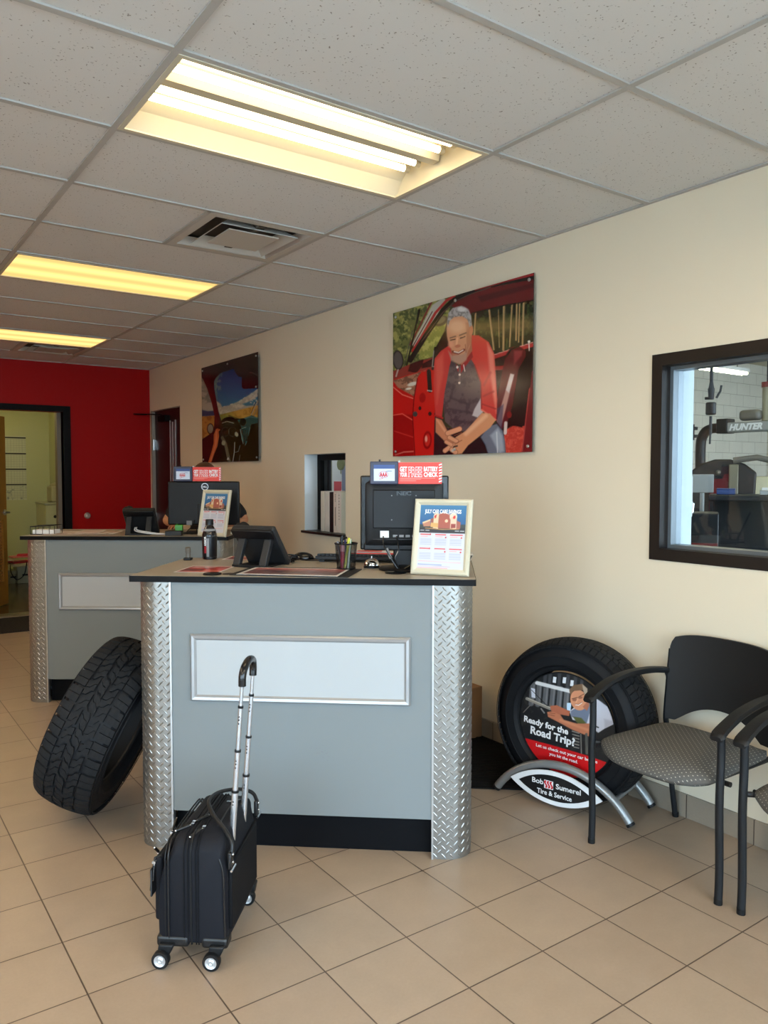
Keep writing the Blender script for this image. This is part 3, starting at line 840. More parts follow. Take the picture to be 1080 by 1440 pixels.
def tread_blocks(b, Rr, W, rows, N, crown=.010, depth=.009, gap=.10, zig=.25, split=True):
    """rows: list of (y0, y1, slant, phase)"""
    h = W / 2
    def surf(y, a, d):
        yy = y / (h * .80); r = Rr - crown * min(abs(yy), 1.0) ** 2 - (0 if abs(yy) <= 1 else (abs(yy) - 1) * .045) - d
        return (r * math.cos(a), r * math.sin(a), y)
    pitch = 2 * PI / N
    for (y0, y1, slant, ph, zg) in rows:
        for k in range(N):
            a0 = (k + ph) * pitch; a1 = a0 + pitch * (1 - gap)
            m = 3
            parts = [(a0, a1)] if not split else [(a0, a0 + (a1 - a0) * .47), (a0 + (a1 - a0) * .53, a1)]
            for (p0, p1) in parts:
                top = []; bot = []
                ys = [y0 + (y1 - y0) * q / m for q in range(m + 1)]
                def sk(y): 
                    u = (y - y0) / (y1 - y0); return slant * pitch * (u - .5) + zig * pitch * .35 * math.sin(u * 2 * PI) * zg
                edge = [(y, p0 + sk(y)) for y in ys] + [(y, p1 + sk(y)) for y in ys[::-1]]
                # zigzag of the side edges
                e2 = []
                for (y, a) in edge:
                    j = .0
                    if zg and (abs(y - y0) < 1e-6 or abs(y - y1) < 1e-6): j = .0035 * (1 if (k % 2) else -1) * zg
                    e2.append((y + j, a))
                n = len(e2)
                top = [surf(y, a, 0) for y, a in e2]; bot = [surf(y, a, depth + .004) for y, a in e2]
                o = len(b.v); b.v += top + bot
                for q in range(m):
                    b.f.append((o + q, o + n - 1 - q, o + n - 2 - q, o + q + 1)); b.mi.append(0)
                for q in range(n):
                    r_ = (q + 1) % n; b.f.append((o + q, o + r_, o + n + r_, o + n + q)); b.mi.append(0)
def fix_normals(o):
    import bmesh
    bm = bmesh.new(); bm.from_mesh(o.data); bmesh.ops.recalc_face_normals(bm, faces=bm.faces); bm.to_mesh(o.data); bm.free()

az, tilt = R(52.0), R(22.8)
hh = Vector((math.cos(az), math.sin(az), 0)); ss = Vector((hh.y, -hh.x, 0))
nn = ss * math.cos(tilt) - Vector((0, 0, 1)) * math.sin(tilt); tu = Vector((0, 0, 1)) * math.cos(tilt) + ss * math.sin(tilt)
Mt = Matrix((hh, tu, nn)).transposed().to_4x4()
if Mt.to_3x3().determinant() < 0: Mt = Matrix((-hh, tu, nn)).transposed().to_4x4()
TR, TW = .376, .250
Mt.translation = Vector((.934, 3.470, .002)) + tu * TR - nn * (TW / 2)
t = thing('truck_tire', 'chunky all-terrain tire without a rim, leaning against the counter side', 'tire', M=Mt)
b = MB(); b.lathe(tire_carcass(TR, TW, .222), 96, closed=True); o = b.build('carcass', m_side, t, ang=30); fix_normals(o)
b = MB()
h = TW / 2
rows = [(-h * .98, -h * .56, .10, 0, 0.0), (-h * .50, -h * .20, -.35, .3, 1), (-h * .15, h * .13, .55, .1, 1), (h * .18, h * .49, -.35, .6, 1), (h * .56, h * .98, .10, .45, 0.0)]
tread_blocks(b, TR, TW, rows, 33, gap=.15)
o = b.build('tread', m_rubber, t, smooth=False); fix_normals(o)
b = MB()
for r_, z in ((.30, h * 1.045), (.262, h * 1.0), (.345, h * 1.02)):
    for sg in (-1, 1): b.tube([(r_ * math.cos(a * PI / 36), r_ * math.sin(a * PI / 36), sg * z) for a in range(72)], .002, 6, closed=True)
b.build('sidewall_rib', m_side, t)
# ---------------------------------------------------------------- tire display beside the chairs
m_ink_w = P('white_ink', (236, 236, 236), .4); m_ink_k = P('black_ink', (12, 12, 14), .4); m_ink_r = P('red_ink', (200, 24, 28), .4)
m_gloss = print_mat('glossy_print', .28); m_matt = print_mat('matt_print', .5)
m_tubepaint = P('silver_grey_tube_paint', (150, 152, 152), .32, .55)
dh = Vector((math.cos(R(-76)), math.sin(R(-76)), 0)); dn = Vector((-dh.y, dh.x, 0))
DR, DW = .371, .20
c0 = Vector((2.645, 2.347, .373)); cen = c0 + dn * (DW / 2)
MD = Matrix((dh, Vector((0, 0, 1)), -dn)).transposed().to_4x4(); MD.translation = cen
t = thing('display_tire', 'road tire standing upright in the silver display stand by the wall', 'tire', M=MD)
b = MB(); b.lathe(tire_carcass(DR, DW, .232, .012), 96, closed=True); o = b.build('carcass', m_side, t, ang=30); fix_normals(o)
b = MB(); h = DW / 2
rows = [(-h * .97, -h * .52, .25, 0, 0), (-h * .47, -h * .19, .35, .3, 0), (-h * .15, h * .15, .0, .1, 0), (h * .19, h * .47, -.35, .6, 0), (h * .52, h * .97, -.25, .45, 0)]
tread_blocks(b, DR, DW, rows, 72, crown=.012, depth=.006, gap=.13, zig=0, split=False)
o = b.build('tread', m_rubber, t, smooth=False); fix_normals(o)
b = MB()
for r_, z in ((.30, h * 1.04), (.262, h * .99), (.346, h * 1.0), (.353, h * .98)):
    for sg in (-1, 1): b.tube([(r_ * math.cos(a * PI / 36), r_ * math.sin(a * PI / 36), sg * z) for a in range(72)], .0018, 6, closed=True)
b.build('sidewall_rib', m_side, t)

RD = .236
sg_ = thing('round_tire_insert_sign', 'round printed sign with a smiling mechanic filling the hole of the display tire', 'sign', M=MD @ Matrix.Translation((0, -.010, DW / 2 - .018)))
A = Art(2 * RD, 2 * RD, 230, [(69, 30), (955, 212), (966, 1238), (89, 963)], (28, 28, 30))
A.grain([(0, 0), (1047, 0), (1047, 900), (0, 900)], (52, 50, 46), 30, .7, .55)
for k, x in enumerate((175, 235, 298, 362, 426, 490)):
    A.line([(x + 14, 215 + k * 12), (x + 4, 400 + k * 8)], 50, (92, 93, 96), 10); A.line([(x + 24, 225 + k * 12), (x + 14, 400 + k * 8)], 12, (128, 128, 130), 10, .7)
A.poly([(172, 250), (210, 262), (215, 350), (180, 340)], (205, 210, 222)); A.poly([(505, 400), (545, 400), (540, 475), (505, 470)], (190, 215, 235))
for k, x in enumerate((300, 345, 430, 510, 580, 640)): A.line([(x, 120), (x - 6, 240)], 30, (66, 66, 70), 8)
for (x, y) in ((372, 150), (462, 155), (532, 185)): A.poly([(x, y), (x + 30, y + 4), (x + 26, y + 60), (x - 4, y + 55)], (222, 226, 232))
A.line([(225, 205), (528, 290)], 34, (216, 216, 216), 6)
A.line([(138, 352), (350, 450)], 28, (140, 134, 124), 5); A.line([(150, 350), (350, 440)], 6, (190, 185, 170), 4); A.line([(178, 272), (325, 425)], 5, (15, 15, 16))
A.line([(110, 480), (165, 420)], 8, (110, 105, 100)); A.line([(270, 450), (300, 490)], 12, (130, 130, 130))
A.poly([(700, 330), (790, 375), (900, 460), (965, 600), (860, 650), (800, 690), (700, 610), (560, 560), (530, 480), (600, 420)], (200, 200, 210), 6)
A.poly([(850, 560), (965, 590), (860, 650)], (160, 158, 170), 20, .6)
A.poly([(540, 478), (620, 430), (715, 395), (715, 500), (690, 600), (640, 575), (545, 530)], (112, 122, 142), 6)
A.poly([(640, 545), (560, 530), (610, 600), (690, 600)], (88, 92, 50), 8); A.line([(760, 620), (800, 640)], 12, (30, 28, 30))
A.poly([(325, 482), (420, 470), (480, 560), (600, 597), (718, 600), (722, 726), (560, 655), (440, 585), (335, 528)], (188, 116, 84), 8)
A.line([(450, 560), (700, 660)], 24, (214, 146, 108), 16, .6)
A.poly([(352, 425), (412, 420), (535, 480), (528, 525), (430, 505), (360, 470)], (172, 100, 74), 6)
A.line([(345, 490), (400, 500)], 4, (110, 60, 45)); A.line([(335, 506), (395, 520)], 4, (110, 60, 45))
A.ell(612, 375, 76, 100, (208, 142, 106), -18, 6)
A.poly([(650, 440), (700, 380), (712, 430), (690, 480)], (170, 105, 78), 8)
A.poly([(522, 275), (560, 232), (640, 222), (688, 268), (690, 320), (668, 330), (648, 282), (560, 288), (532, 330)], (118, 92, 70), 6)
A.poly([(640, 225), (688, 268), (690, 320), (665, 325), (650, 280)], (168, 150, 132), 6)
A.line([(550, 362), (600, 350)], 5, (50, 36, 30)); A.line([(612, 344), (660, 318)], 5, (50, 36, 30)); A.ell(575, 372, 22, 13, (150, 98, 76), 0, 5); A.ell(626, 352, 20, 12, (150, 98, 76), 0, 5)
A.line([(602, 365), (588, 398)], 10, (226, 165, 128), 8); A.line([(584, 420), (612, 424), (642, 402)], 9, (236, 220, 210)); A.line([(582, 414), (612, 416), (644, 396)], 4, (130, 62, 52))
for k in range(6): A.line([(560 + k * 4, 668 + k * 30), (625, 690 + k * 28)], 9, (150, 144, 134), 5)
A.line([(690, 700), (700, 880)], 24, (88, 86, 80)); A.line([(640, 700), (650, 880)], 10, (120, 116, 110))
A.poly([(40, 690), (130, 722), (300, 772), (480, 828), (720, 908), (900, 978), (1040, 1030), (1040, 1440), (0, 1440)], (204, 22, 26), 3)
disc = A.build('printed_disc', m_gloss, sg_, Matrix.Identity(4), keep=lambda x, y: x * x + y * y < (RD - .001) ** 2)
I4 = Matrix.Identity(4)
text_on('Ready for the', 'lettering', m_ink_w, sg_, A, (118, 562), (525, 700), .0285, I4, bold=.035)
text_on('Road Trip?', 'lettering', m_ink_w, sg_, A, (180, 676), (588, 812), .036, I4, bold=.035)
text_on('Let us check out your car before', 'lettering', m_ink_w, sg_, A, (235, 800), (800, 980), .0145, I4, bold=.02)
text_on('you hit the road.', 'lettering', m_ink_w, sg_, A, (358, 886), (620, 975), .0145, I4, bold=.02)
b = MB(); b.lathe([(RD - .003, -.004), (RD + .001, -.004), (RD + .001, .003), (RD - .003, .003)], 72, closed=True); b.prism([((RD - .002) * math.cos(a * PI / 24), (RD - .002) * math.sin(a * PI / 24)) for a in range(48)], -.005, -.001)
b.build('backing_disc', m_blackplastic, sg_)

# stand: two arched tubes, cross bars, eye-shaped name plate
SA = R(-73.9); MS = Matrix.Translation((2.522, 2.640, 0)) @ Matrix.Rotation(SA, 4, 'Z')
st = thing('tire_display_stand', 'silver tube stand with two arches and an eye-shaped name plate', 'display stand', M=MS)
c_, hgt = .640, .172; rr = (c_ * c_ / 4 + hgt * hgt) / (2 * hgt)
a_ = math.degrees(math.asin(c_ / 2 / rr))
def arch_pts(off): return [(c_ / 2 + rr * math.sin(R(a)), off, hgt - rr + rr * math.cos(R(a)) + .020) for a in [-a_ + 2 * a_ * k / 28 for k in range(29)]]
for off in (0.0, .245):
    f = MB(); f.tube(arch_pts(off), .0185, 14); ar = f.build('arched_tube', m_tubepaint, st)
    for e in (0, -1):
        p_ = Vector(arch_pts(off)[e]); q_ = Vector(arch_pts(off)[1 if e == 0 else -2]); d_ = (p_ - q_).normalized()
        g = MB(); g.cyl(p_ - d_ * .004, p_ + d_ * .008, .0195, n=14); g.build('foot_cap', m_blackplastic, ar)
for k in (4, 24):
    p_ = arch_pts(0)[k]; f = MB(); f.cyl((p_[0], 0, p_[2]), (p_[0], .245, p_[2]), .011, n=10); f.build('cross_bar', m_tubepaint, st)
def lens(hl, hh_, n=24):
    rad = (hl * hl + hh_ * hh_) / (2 * hh_); am = math.asin(hl / rad)
    top = [(rad * math.sin(a), -rad + hh_ + rad * math.cos(a)) for a in [-am + 2 * am * k / n for k in range(n + 1)]]
    return top + [(x, -y) for x, y in top[::-1]][1:-1]
MPL = Matrix.Translation((.305, -.024, .094)) @ Matrix.Rotation(R(90), 4, 'X')
b = MB(); b.prism(lens(.222, .076), -.004, .002, M=MPL); pl = b.build('name_plate', m_ink_w, st, smooth=False)
b = MB(); b.prism(lens(.178, .056), .002, .0028, M=MPL); b.build('name_plate_field', m_ink_k, pl, smooth=False)
def TP(x, y, z=.0034): return MPL @ Matrix.Translation((x, y, z))
text('Bob', 'lettering', m_ink_w, pl, TP(-.082, .006), width=.056, height=.0235, bold=.02)
text('Sumerel', 'lettering', m_ink_w, pl, TP(.066, .002), width=.118, height=.0235, bold=.02)
text('Tire & Service', 'lettering', m_ink_w, pl, TP(-.001, -.037), width=.168, height=.0225, bold=.02)
b = MB(); b.prism([(-.022, -.018), (.022, -.018), (.022, .020), (-.022, .020)], 0, .0005, M=TP(-.028, .010)); lg = b.build('emblem', m_ink_w, pl, smooth=False)
b = MB()
for k in (-.0135, 0, .0135):
    path = [(k + .0045 * math.sin(q * PI / 4 * 1.0), -.015 + .033 * q / 8) for q in range(9)]
    for i in range(8):
        (x0, y0), (x1, y1) = path[i], path[i + 1]; w = .0045
        b.add([(x0 - w, y0, .0012), (x0 + w, y0, .0012), (x1 + w, y1, .0012), (x1 - w, y1, .0012)], [(0, 1, 2, 3)], M=TP(-.028, .010))
b.build('emblem_stroke', m_ink_r, lg, smooth=False)

# ---------------------------------------------------------------- rolling case in front of the counter
m_nyl = P('black_ballistic_nylon', (14, 16, 23), .7, bump=(900, .35), spec=.25)
m_nyl2 = P('black_nylon_panel', (9, 10, 14), .75, bump=(700, .3), spec=.2)
m_leather = P('black_leather', (11, 11, 13), .42, bump=(220, .2))
m_chrome = P('polished_chrome', (215, 215, 215), .12, 1.0)
m_rod = P('satin_aluminium_rod', (206, 209, 214), .25, .85)
m_hub = P('silver_wheel_hub', (190, 192, 194), .3, .5)
bag = thing('rolling_case', 'black nylon wheeled case with its metal pull handle raised', 'luggage', (.848, 2.197, 0), R(-40))
XL_, XR_, Y0_, Y1_, Z0_, Z1_ = -.116, .101, .015, .375, .056, .392
def end_outline():
    pts = [(XL_ + .012, Z0_), (XR_ - .012, Z0_), (XR_, Z0_ + .02), (XR_ - .001, .30), (XR_ - .010, .350)]
    pts += [(XR_ - .034 + .024 * math.cos(R(a)), Z1_ - .032 + .032 * math.sin(R(a))) for a in (15, 40, 65, 90)]
    pts += [(-.045 - .030 * math.sin(R(a)), Z1_ - .045 + .045 * math.cos(R(a))) for a in (5, 30, 55, 80)]
    pts += [(XL_ + .018, .30), (XL_ + .002, .24), (XL_ - .002, .16), (XL_, Z0_ + .025)]
    return pts
E0 = end_outline()
b = MB(); n_ = len(E0); ce_ = ((XL_ + XR_) / 2, .23)
levels = [(0.0, .90, .0), (.006, .95, 0), (.02, .99, 0), (.045, 1.0, 0), (.18, 1.012, 0), (.315, 1.0, 0), (.34, .985, 0), (.354, .95, 0), (.36, .90, 0)]
vs_ = []
for (dy, k, _) in levels:
    drop = .030 * max(0, 1 - dy / .06) ** 2 + .02 * max(0, 1 - (.36 - dy) / .05) ** 2
    for (x, z) in E0:
        zz = ce_[1] + (z - ce_[1]) * k
        if z > .30: zz -= drop * (z - .30) / .09
        vs_.append((ce_[0] + (x - ce_[0]) * k, Y0_ + dy, zz))
fs_ = [(i * n_ + j, i * n_ + (j + 1) % n_, (i + 1) * n_ + (j + 1) % n_, (i + 1) * n_ + j) for i in range(len(levels) - 1) for j in range(n_)]
fs_ += [tuple(range(n_ - 1, -1, -1)), tuple((len(levels) - 1) * n_ + j for j in range(n_))]
b.add(vs_, fs_); o = b.build('body', m_nyl, bag, ang=60); fix_normals(o)
def loop_yz(x, off=.002, r=.0032, name='seam_piping', mat=m_leather, x2=None, zlow=Z0_ + .006):
    """piping round the case in a plane of constant x"""
    top = Z1_ + off - (.0 if -.05 < x < .07 else (.012 if x > 0 else .02)); y0, y1 = Y0_ - off, Y1_ + off
    pts = [(x, y0 + .004, zlow), (x, y0, .12), (x, y0, .22), (x, y0, .30)]
    rr_ = .055
    pts += [(x, y0 + rr_ - rr_ * math.cos(R(a)), top - rr_ * .95 + rr_ * .95 * math.sin(R(a)) - .003) for a in (10, 30, 50, 70, 88)]
    pts += [(x, (y0 + y1) / 2, top)]
    pts += [(x, y1 - rr_ + rr_ * math.sin(R(a)), top - rr_ + rr_ * math.cos(R(a))) for a in (5, 30, 60, 85)]
    pts += [(x, y1, .2), (x, y1 - .003, zlow)]
    f = MB(); f.tube(smooth_path(pts, 4), r, 8); return f.build(name, mat, bag)
for x in (-.030, -.018, .006, .014): loop_yz(x, .0015, .0022, 'zip_seam', m_nyl2)
loop_yz(-.008, .0015, .0032, 'zip_seam', m_blackplastic)
loop_yz(-.078, .002, .0030)
loop_yz(-.088, .001, .0026, 'zip_seam', m_blackplastic)
# curved piping at the rod side of the end panel
f = MB(); f.tube(smooth_path([(.095, Y0_ + .001, .09), (.094, Y0_ - .002, .2), (.091, Y0_ - .001, .29), (.072, Y0_ + .008, .345), (.052, Y0_ + .05, .378), (.05, Y0_ + .12, .392), (.05, Y0_ + .3, .392)], 5), .0028, 8); f.build('seam_piping', m_leather, bag)
# front pocket on the far-left face
f = MB(); f.b2((XL_ - .020, .05, .11), (XL_ + .006, .34, .31)); f.build('front_pocket', m_nyl, bag, bevel=.010, seg=3)
f = MB(); f.tube([(XL_ - .021, .055, .292), (XL_ - .021, .335, .292)], .003, 6); f.build('zip_seam', m_blackplastic, bag)
# slip pocket on the rod side
f = MB(); f.b2((XR_ - .004, .04, .10), (XR_ + .010, .35, .30)); f.build('back_pocket', m_nyl2, bag, bevel=.005)
# bottom corner guards and wheels
f = MB(); f.b2((XL_ - .002, Y0_ - .003, Z0_ - .004), (-.018, Y0_ + .05, Z0_ + .030)); f.build('corner_guard', m_leather, bag, bevel=.009, seg=3)
f = MB(); f.b2((.022, Y0_ - .003, Z0_ - .004), (XR_ + .002, Y0_ + .05, Z0_ + .030)); f.build('corner_guard', m_leather, bag, bevel=.009, seg=3)
def wheel(x, y, dx):
    f = MB(); f.prism([(-.016, .026), (.018, .026), (.026 + dx, .068), (-.022 + dx, .068)], y + .004, y + .045, M=Matrix.Translation((x, 0, 0)) @ Matrix(((1, 0, 0, 0), (0, 0, 1, 0), (0, 1, 0, 0), (0, 0, 0, 1))))
    fo = f.build('wheel_fork', m_blackplastic, bag, bevel=.005)
    w = MB(); MW = Matrix.Translation((x, y, .0265)) @ Matrix.Rotation(R(90), 4, 'X')
    w.lathe([(.018, -.012), (.0245, -.012), (.0265, -.009), (.0265, .009), (.0245, .012), (.018, .012)], 28, M=MW, closed=True); wh = w.build('wheel', m_blackplastic, bag)
    g = MB(); g.lathe([(0, .009), (.006, .0115), (.011, .0085), (.016, .011), (.0195, .0118), (.0195, -.0118), (0, -.0118)], 28, M=MW); g.build('wheel_hub', m_hub, wh)
wheel(-.096, -.008, .012); wheel(.060, -.006, .012); wheel(-.085, .355, .0); wheel(.075, .355, 0)
# telescopic handle
lean = R(4.2)
def rodpt(y, L): return Vector((.088 + math.sin(lean) * L, y, .375 + math.cos(lean) * L))
ROD = MB()
for y in (.135, .268):
    secs = [(0, .115, .0105), (.115, .245, .0088), (.245, .385, .0072), (.385, .470, .0058)]
    for (l0, l1, r_) in secs:
        f = MB(); f.tube([rodpt(y, l0 - (.05 if l0 == 0 else 0)), rodpt(y, l1)], r_, 14, flat=1.0); sct = f.build('pull_rod_section', m_rod, bag)
        if l1 < .46:
            c = MB(); c.cyl(rodpt(y, l1 - .003), rodpt(y, l1 + .004), r_ + .0015, n=14); c.build('rod_collar', m_blackplastic, sct)
        if l1 < .46:
            c = MB()
            for q in (.030, .040, .052) if l0 else (.030, .040):
                p_ = rodpt(y, l1 - q); d_ = Vector((-.15, -1, 0)).normalized(); c.cyl(p_ + d_ * (r_ - .001), p_ + d_ * (r_ + .0006), .0022, n=8)
            c.build('rod_button', m_blackplastic, sct)
g0, g1 = rodpt(.135, .462), rodpt(.268, .462)
path = smooth_path([g0 - Vector((0, 0, .01)), g0 + Vector((.001, .000, .022)), g0 + Vector((.003, .018, .044)), (g0 + g1) / 2 + Vector((.004, 0, .056)), g1 + Vector((.003, -.018, .046)), g1 + Vector((.001, 0, .022)), g1 - Vector((0, 0, .01))], 5)
f = MB(); f.tube(path, .0125, 12); f.build('grip', P('glossy_black_grip', (18, 18, 20), .2), bag)
# leather carrying handle folded over the top
path = smooth_path([(.112, .035, .335), (.110, .045, .368), (.080, .07, .398), (.035, .11, .420), (.005, .155, .437), (.0, .20, .441), (.015, .255, .437), (.060, .31, .424), (.098, .345, .398), (.112, .355, .360)], 5)
f = MB(); f.tube(path, .0062, 10); hd = f.build('carrying_handle', m_leather, bag)
for y, z in ((.035, .325), (.355, .348)):
    f = MB(); f.b2((.102, y - .014, z - .03), (.114, y + .014, z + .022)); f.build('handle_tab', m_leather, bag, bevel=.004)
    f = MB(); f.tube([(.117, y - .022, z - .030), (.117, y + .022, z - .030)], .0038, 8); f.build('metal_bar', m_chrome, bag)
    f = MB(); f.ell((.116, y, z + .012), (.004, .005, .005), 10, 6); f.ell((.116, y, z - .012), (.004, .005, .005), 10, 6); f.build('rivet', m_chrome, bag)
# zipper pulls
def pull(p, d, name='zipper_pull'):
    p = Vector(p); d = Vector(d)
    f = MB(); f.box(p, (.010, .011, .006)); f.tube([p, p + d * .28], .0022, 6); z = f.build(name, m_chrome, bag)
    f = MB(); f.tube([p + d * .2, p + d], .0045, 8); z2 = f.build('pull_tab', m_leather, z)
    f = MB(); f.ell(p + d, (.0042, .0042, .0042), 8, 6); f.build('pull_end', m_chrome, z)
pull((-.03, .10, Z1_ + .003), (-.040, -.040, -.004)); pull((-.03, .115, Z1_ + .004), (.032, .045, .002)); pull((.012, .085, Z1_ + .003), (-.030, -.045, -.012))
pull((.035, .27, Z1_ + .004), (.045, .02, .004)); pull((XL_ - .004, .012, .315), (-.004, -.006, -.052)); pull((XL_ - .022, .10, .300), (-.004, -.030, .030))
pull((XL_ - .018, .20, .318), (.0, .045, .026)); pull((XL_ - .014, .02, .275), (-.003, -.004, -.050))
f = MB(); f.b2((XL_ - .012, -.006, .215), (XL_ - .006, .034, .300)); f.build('luggage_tag', m_leather, bag, bevel=.003)
f = MB(); f.tube([(XL_ - .009, .014, .298), (XL_ - .006, .02, .325), (XL_ + .012, .03, .330)], .0025, 6); f.build('tag_strap', m_leather, bag)

# ---------------------------------------------------------------- waiting chairs
def fabric():
    m, nt, b, N, L = newmat('grey_dotted_upholstery')
    tc = N.new('ShaderNodeTexCoord'); sp = N.new('ShaderNodeSeparateXYZ'); L.new(tc.outputs['Object'], sp.inputs[0])
    p = .0165
    def M_(op, a, b_=None, v=None):
        n = N.new('ShaderNodeMath'); n.operation = op
        for i, q in enumerate((a, b_)):
            if q is None: continue
            if isinstance(q, (int, float)): n.inputs[i].default_value = q
            else: L.new(q, n.inputs[i])
        return n.outputs[0]
    pass
    xe = M_('SUBTRACT', sp.outputs['X'], sp.outputs['Z'])
    # on the steep sides the rows continue down the cloth
    u = M_('DIVIDE', M_('ADD', xe, sp.outputs['Y']), p * 1.414); w = M_('DIVIDE', M_('SUBTRACT', xe, sp.outputs['Y']), p * 1.414)
    fu = M_('SUBTRACT', M_('FRACT', M_('ADD', u, 100.0)), .5); fw_ = M_('SUBTRACT', M_('FRACT', M_('ADD', w, 100.0)), .5)
    d = M_('SQRT', M_('ADD', M_('MULTIPLY', fu, fu), M_('MULTIPLY', fw_, fw_)))
    mr = N.new('ShaderNodeMapRange'); mr.inputs['From Min'].default_value = .10; mr.inputs['From Max'].default_value = .17; mr.inputs['To Min'].default_value = 1; mr.inputs['To Max'].default_value = 0
    L.new(d, mr.inputs['Value'])
    no = N.new('ShaderNodeTexNoise'); no.inputs['Scale'].default_value = 420; L.new(tc.outputs['Object'], no.inputs['Vector'])
    c0_ = N.new('ShaderNodeMix'); c0_.data_type = 'RGBA'; c0_.inputs['A'].default_value = rgb((66, 65, 62)); c0_.inputs['B'].default_value = rgb((90, 88, 84)); L.new(no.outputs['Fac'], c0_.inputs['Factor'])
    mx = N.new('ShaderNodeMix'); mx.data_type = 'RGBA'; L.new(c0_.outputs['Result'], mx.inputs['A']); mx.inputs['B'].default_value = rgb((158, 154, 142))
    L.new(mr.outputs[0], mx.inputs['Factor']); L.new(mx.outputs['Result'], b.inputs['Base Color']); b.inputs['Roughness'].default_value = .85
    bp = N.new('ShaderNodeBump'); bp.inputs['Strength'].default_value = .25; bp.inputs['Distance'].default_value = .001; L.new(no.outputs['Fac'], bp.inputs['Height']); L.new(bp.outputs[0], b.inputs['Normal'])
    return m
m_fab = fabric()
m_chairmetal = P('black_powder_coat', (20, 23, 27), .48, spec=.35)
m_chairplastic = P('black_textured_plastic', (20, 20, 21), .5, bump=(500, .2), spec=.3)
def make_chair(label, loc):
    """local x = forward from the wall, y = sideways, z = up"""
    t = thing('guest_chair', label, 'chair', loc, PI, 'waiting chairs along the wall')
    HY = .2765
    def surf(u, v):  # seat plan: u 0 back..1 front, v -1..1
        x = .035 + u * .515; hw = .235 + .020 * math.sin(min(1, u * 1.1) * PI * .6)
        if u > .82: hw -= .075 * ((u - .82) / .18) ** 2.0
        if u < .12: hw -= .03 * (1 - u / .12)
        x -= .050 * (abs(v) ** 3) * max(0, (u - .5) / .5)
        return x, v * hw
    nu, nv = 22, 20; vs_, fs_ = [], []
    for side in (0, 1):
        for i in range(nu + 1):
            for j in range(nv + 1):
                u = i / nu; v = -1 + 2 * j / nv; x, y = surf(u, v)
                e = (1 - abs(v) ** 5) * (1 - abs(2 * u - 1) ** 7)
                if side == 0: z = .430 + .030 * e + .014 * math.cos(v * PI / 2) * 0 - .022 * max(0, (u - .65) / .35) ** 2
                else: z = .424 - .038 * e ** .8 - .024 * max(0, (u - .65) / .35) ** 2
                vs_.append((x, y, z))
    st_ = (nu + 1) * (nv + 1)
    for i in range(nu):
        for j in range(nv):
            a = i * (nv + 1) + j
            fs_.append((a, a + nv + 1, a + nv + 2, a + 1)); fs_.append((st_ + a + 1, st_ + a + nv + 2, st_ + a + nv + 1, st_ + a))
    per = [i * (nv + 1) for i in range(nu)] + [nu * (nv + 1) + j for j in range(nv)] + [i * (nv + 1) + nv for i in range(nu, 0, -1)] + [j for j in range(nv, 0, -1)]
    for k in range(len(per)): a, b_ = per[k], per[(k + 1) % len(per)]; fs_.append((b_, a, st_ + a, st_ + b_))
    q = MB(); q.add(vs_, fs_); o = q.build('seat', m_fab, t, ang=80); fix_normals(o)
    # backrest shell
    nu, nv = 16, 24; vs_, fs_ = [], []
    for side in (0, 1):
        for i in range(nu + 1):
            for j in range(nv + 1):
                v = -1 + 2 * j / nv; u = i / nu
                zb = .452 + .075 * max(0, 1 - (abs(v) / .82) ** 2.2); zt = .815 - .018 * abs(v) ** 4
                z = zb + (zt - zb) * u; w = .225 + .012 * u
                if u > .85: w -= .022 * ((u - .85) / .15) ** 2
                y = v * w; x = .055 - .045 * (1 - v * v) * .8 - .05 * (z - .45) / .36 + .0
                off = .006 if side else -.006
                vs_.append((x + off, y, z))
    st_ = (nu + 1) * (nv + 1)
    for i in range(nu):
        for j in range(nv):
            a = i * (nv + 1) + j
            fs_.append((a, a + nv + 1, a + nv + 2, a + 1)); fs_.append((st_ + a + 1, st_ + a + nv + 2, st_ + a + nv + 1, st_ + a))
    per = [i * (nv + 1) for i in range(nu)] + [nu * (nv + 1) + j for j in range(nv)] + [i * (nv + 1) + nv for i in range(nu, 0, -1)] + [j for j in range(nv, 0, -1)]
    for k in range(len(per)): a, b_ = per[k], per[(k + 1) % len(per)]; fs_.append((b_, a, st_ + a, st_ + b_))
    q = MB(); q.add(vs_, fs_); o = q.build('backrest', m_chairplastic, t, ang=80); fix_normals(o)
    for sy in (-1, 1):
        f = MB(); f.tube(smooth_path([(.463, sy * HY, .0), (.460, sy * HY, .12), (.468, sy * HY, .35), (.463, sy * HY, .50), (.464, sy * HY, .590)], 5), .0125, 14, flat=1.15)
        lg = f.build('leg', m_chairmetal, t)
        f = MB(); f.cyl((.463, sy * HY, 0), (.463, sy * HY, .02), .0145, n=14); f.build('glide', m_blackplastic, lg)
        f = MB(); f.tube(smooth_path([(-.030, sy * .228, .0), (.004, sy * .232, .20), (.030, sy * .236, .40), (.036, sy * .238, .46), (.022, sy * .238, .60), (.004, sy * .238, .74)], 5), .0115, 12)
        lg = f.build('leg', m_chairmetal, t)
        f = MB(); f.cyl((-.030, sy * .228, 0), (-.028, sy * .228, .018), .0135, n=12); f.build('glide', m_blackplastic, lg)
        # arm: broad drooping front, thinner towards the backrest
        pa = smooth_path([(.500, sy * HY, .588), (.455, sy * HY, .612), (.36, sy * HY, .645), (.24, sy * (HY - .004), .662), (.12, sy * (HY - .014), .662), (.05, sy * (HY - .03), .655), (.012, sy * (HY - .038), .648)], 5)
        wid = [.029 - .011 * min(1, k / (len(pa) - 1) * 1.4) for k in range(len(pa))]
        q = MB(); vs_ = []
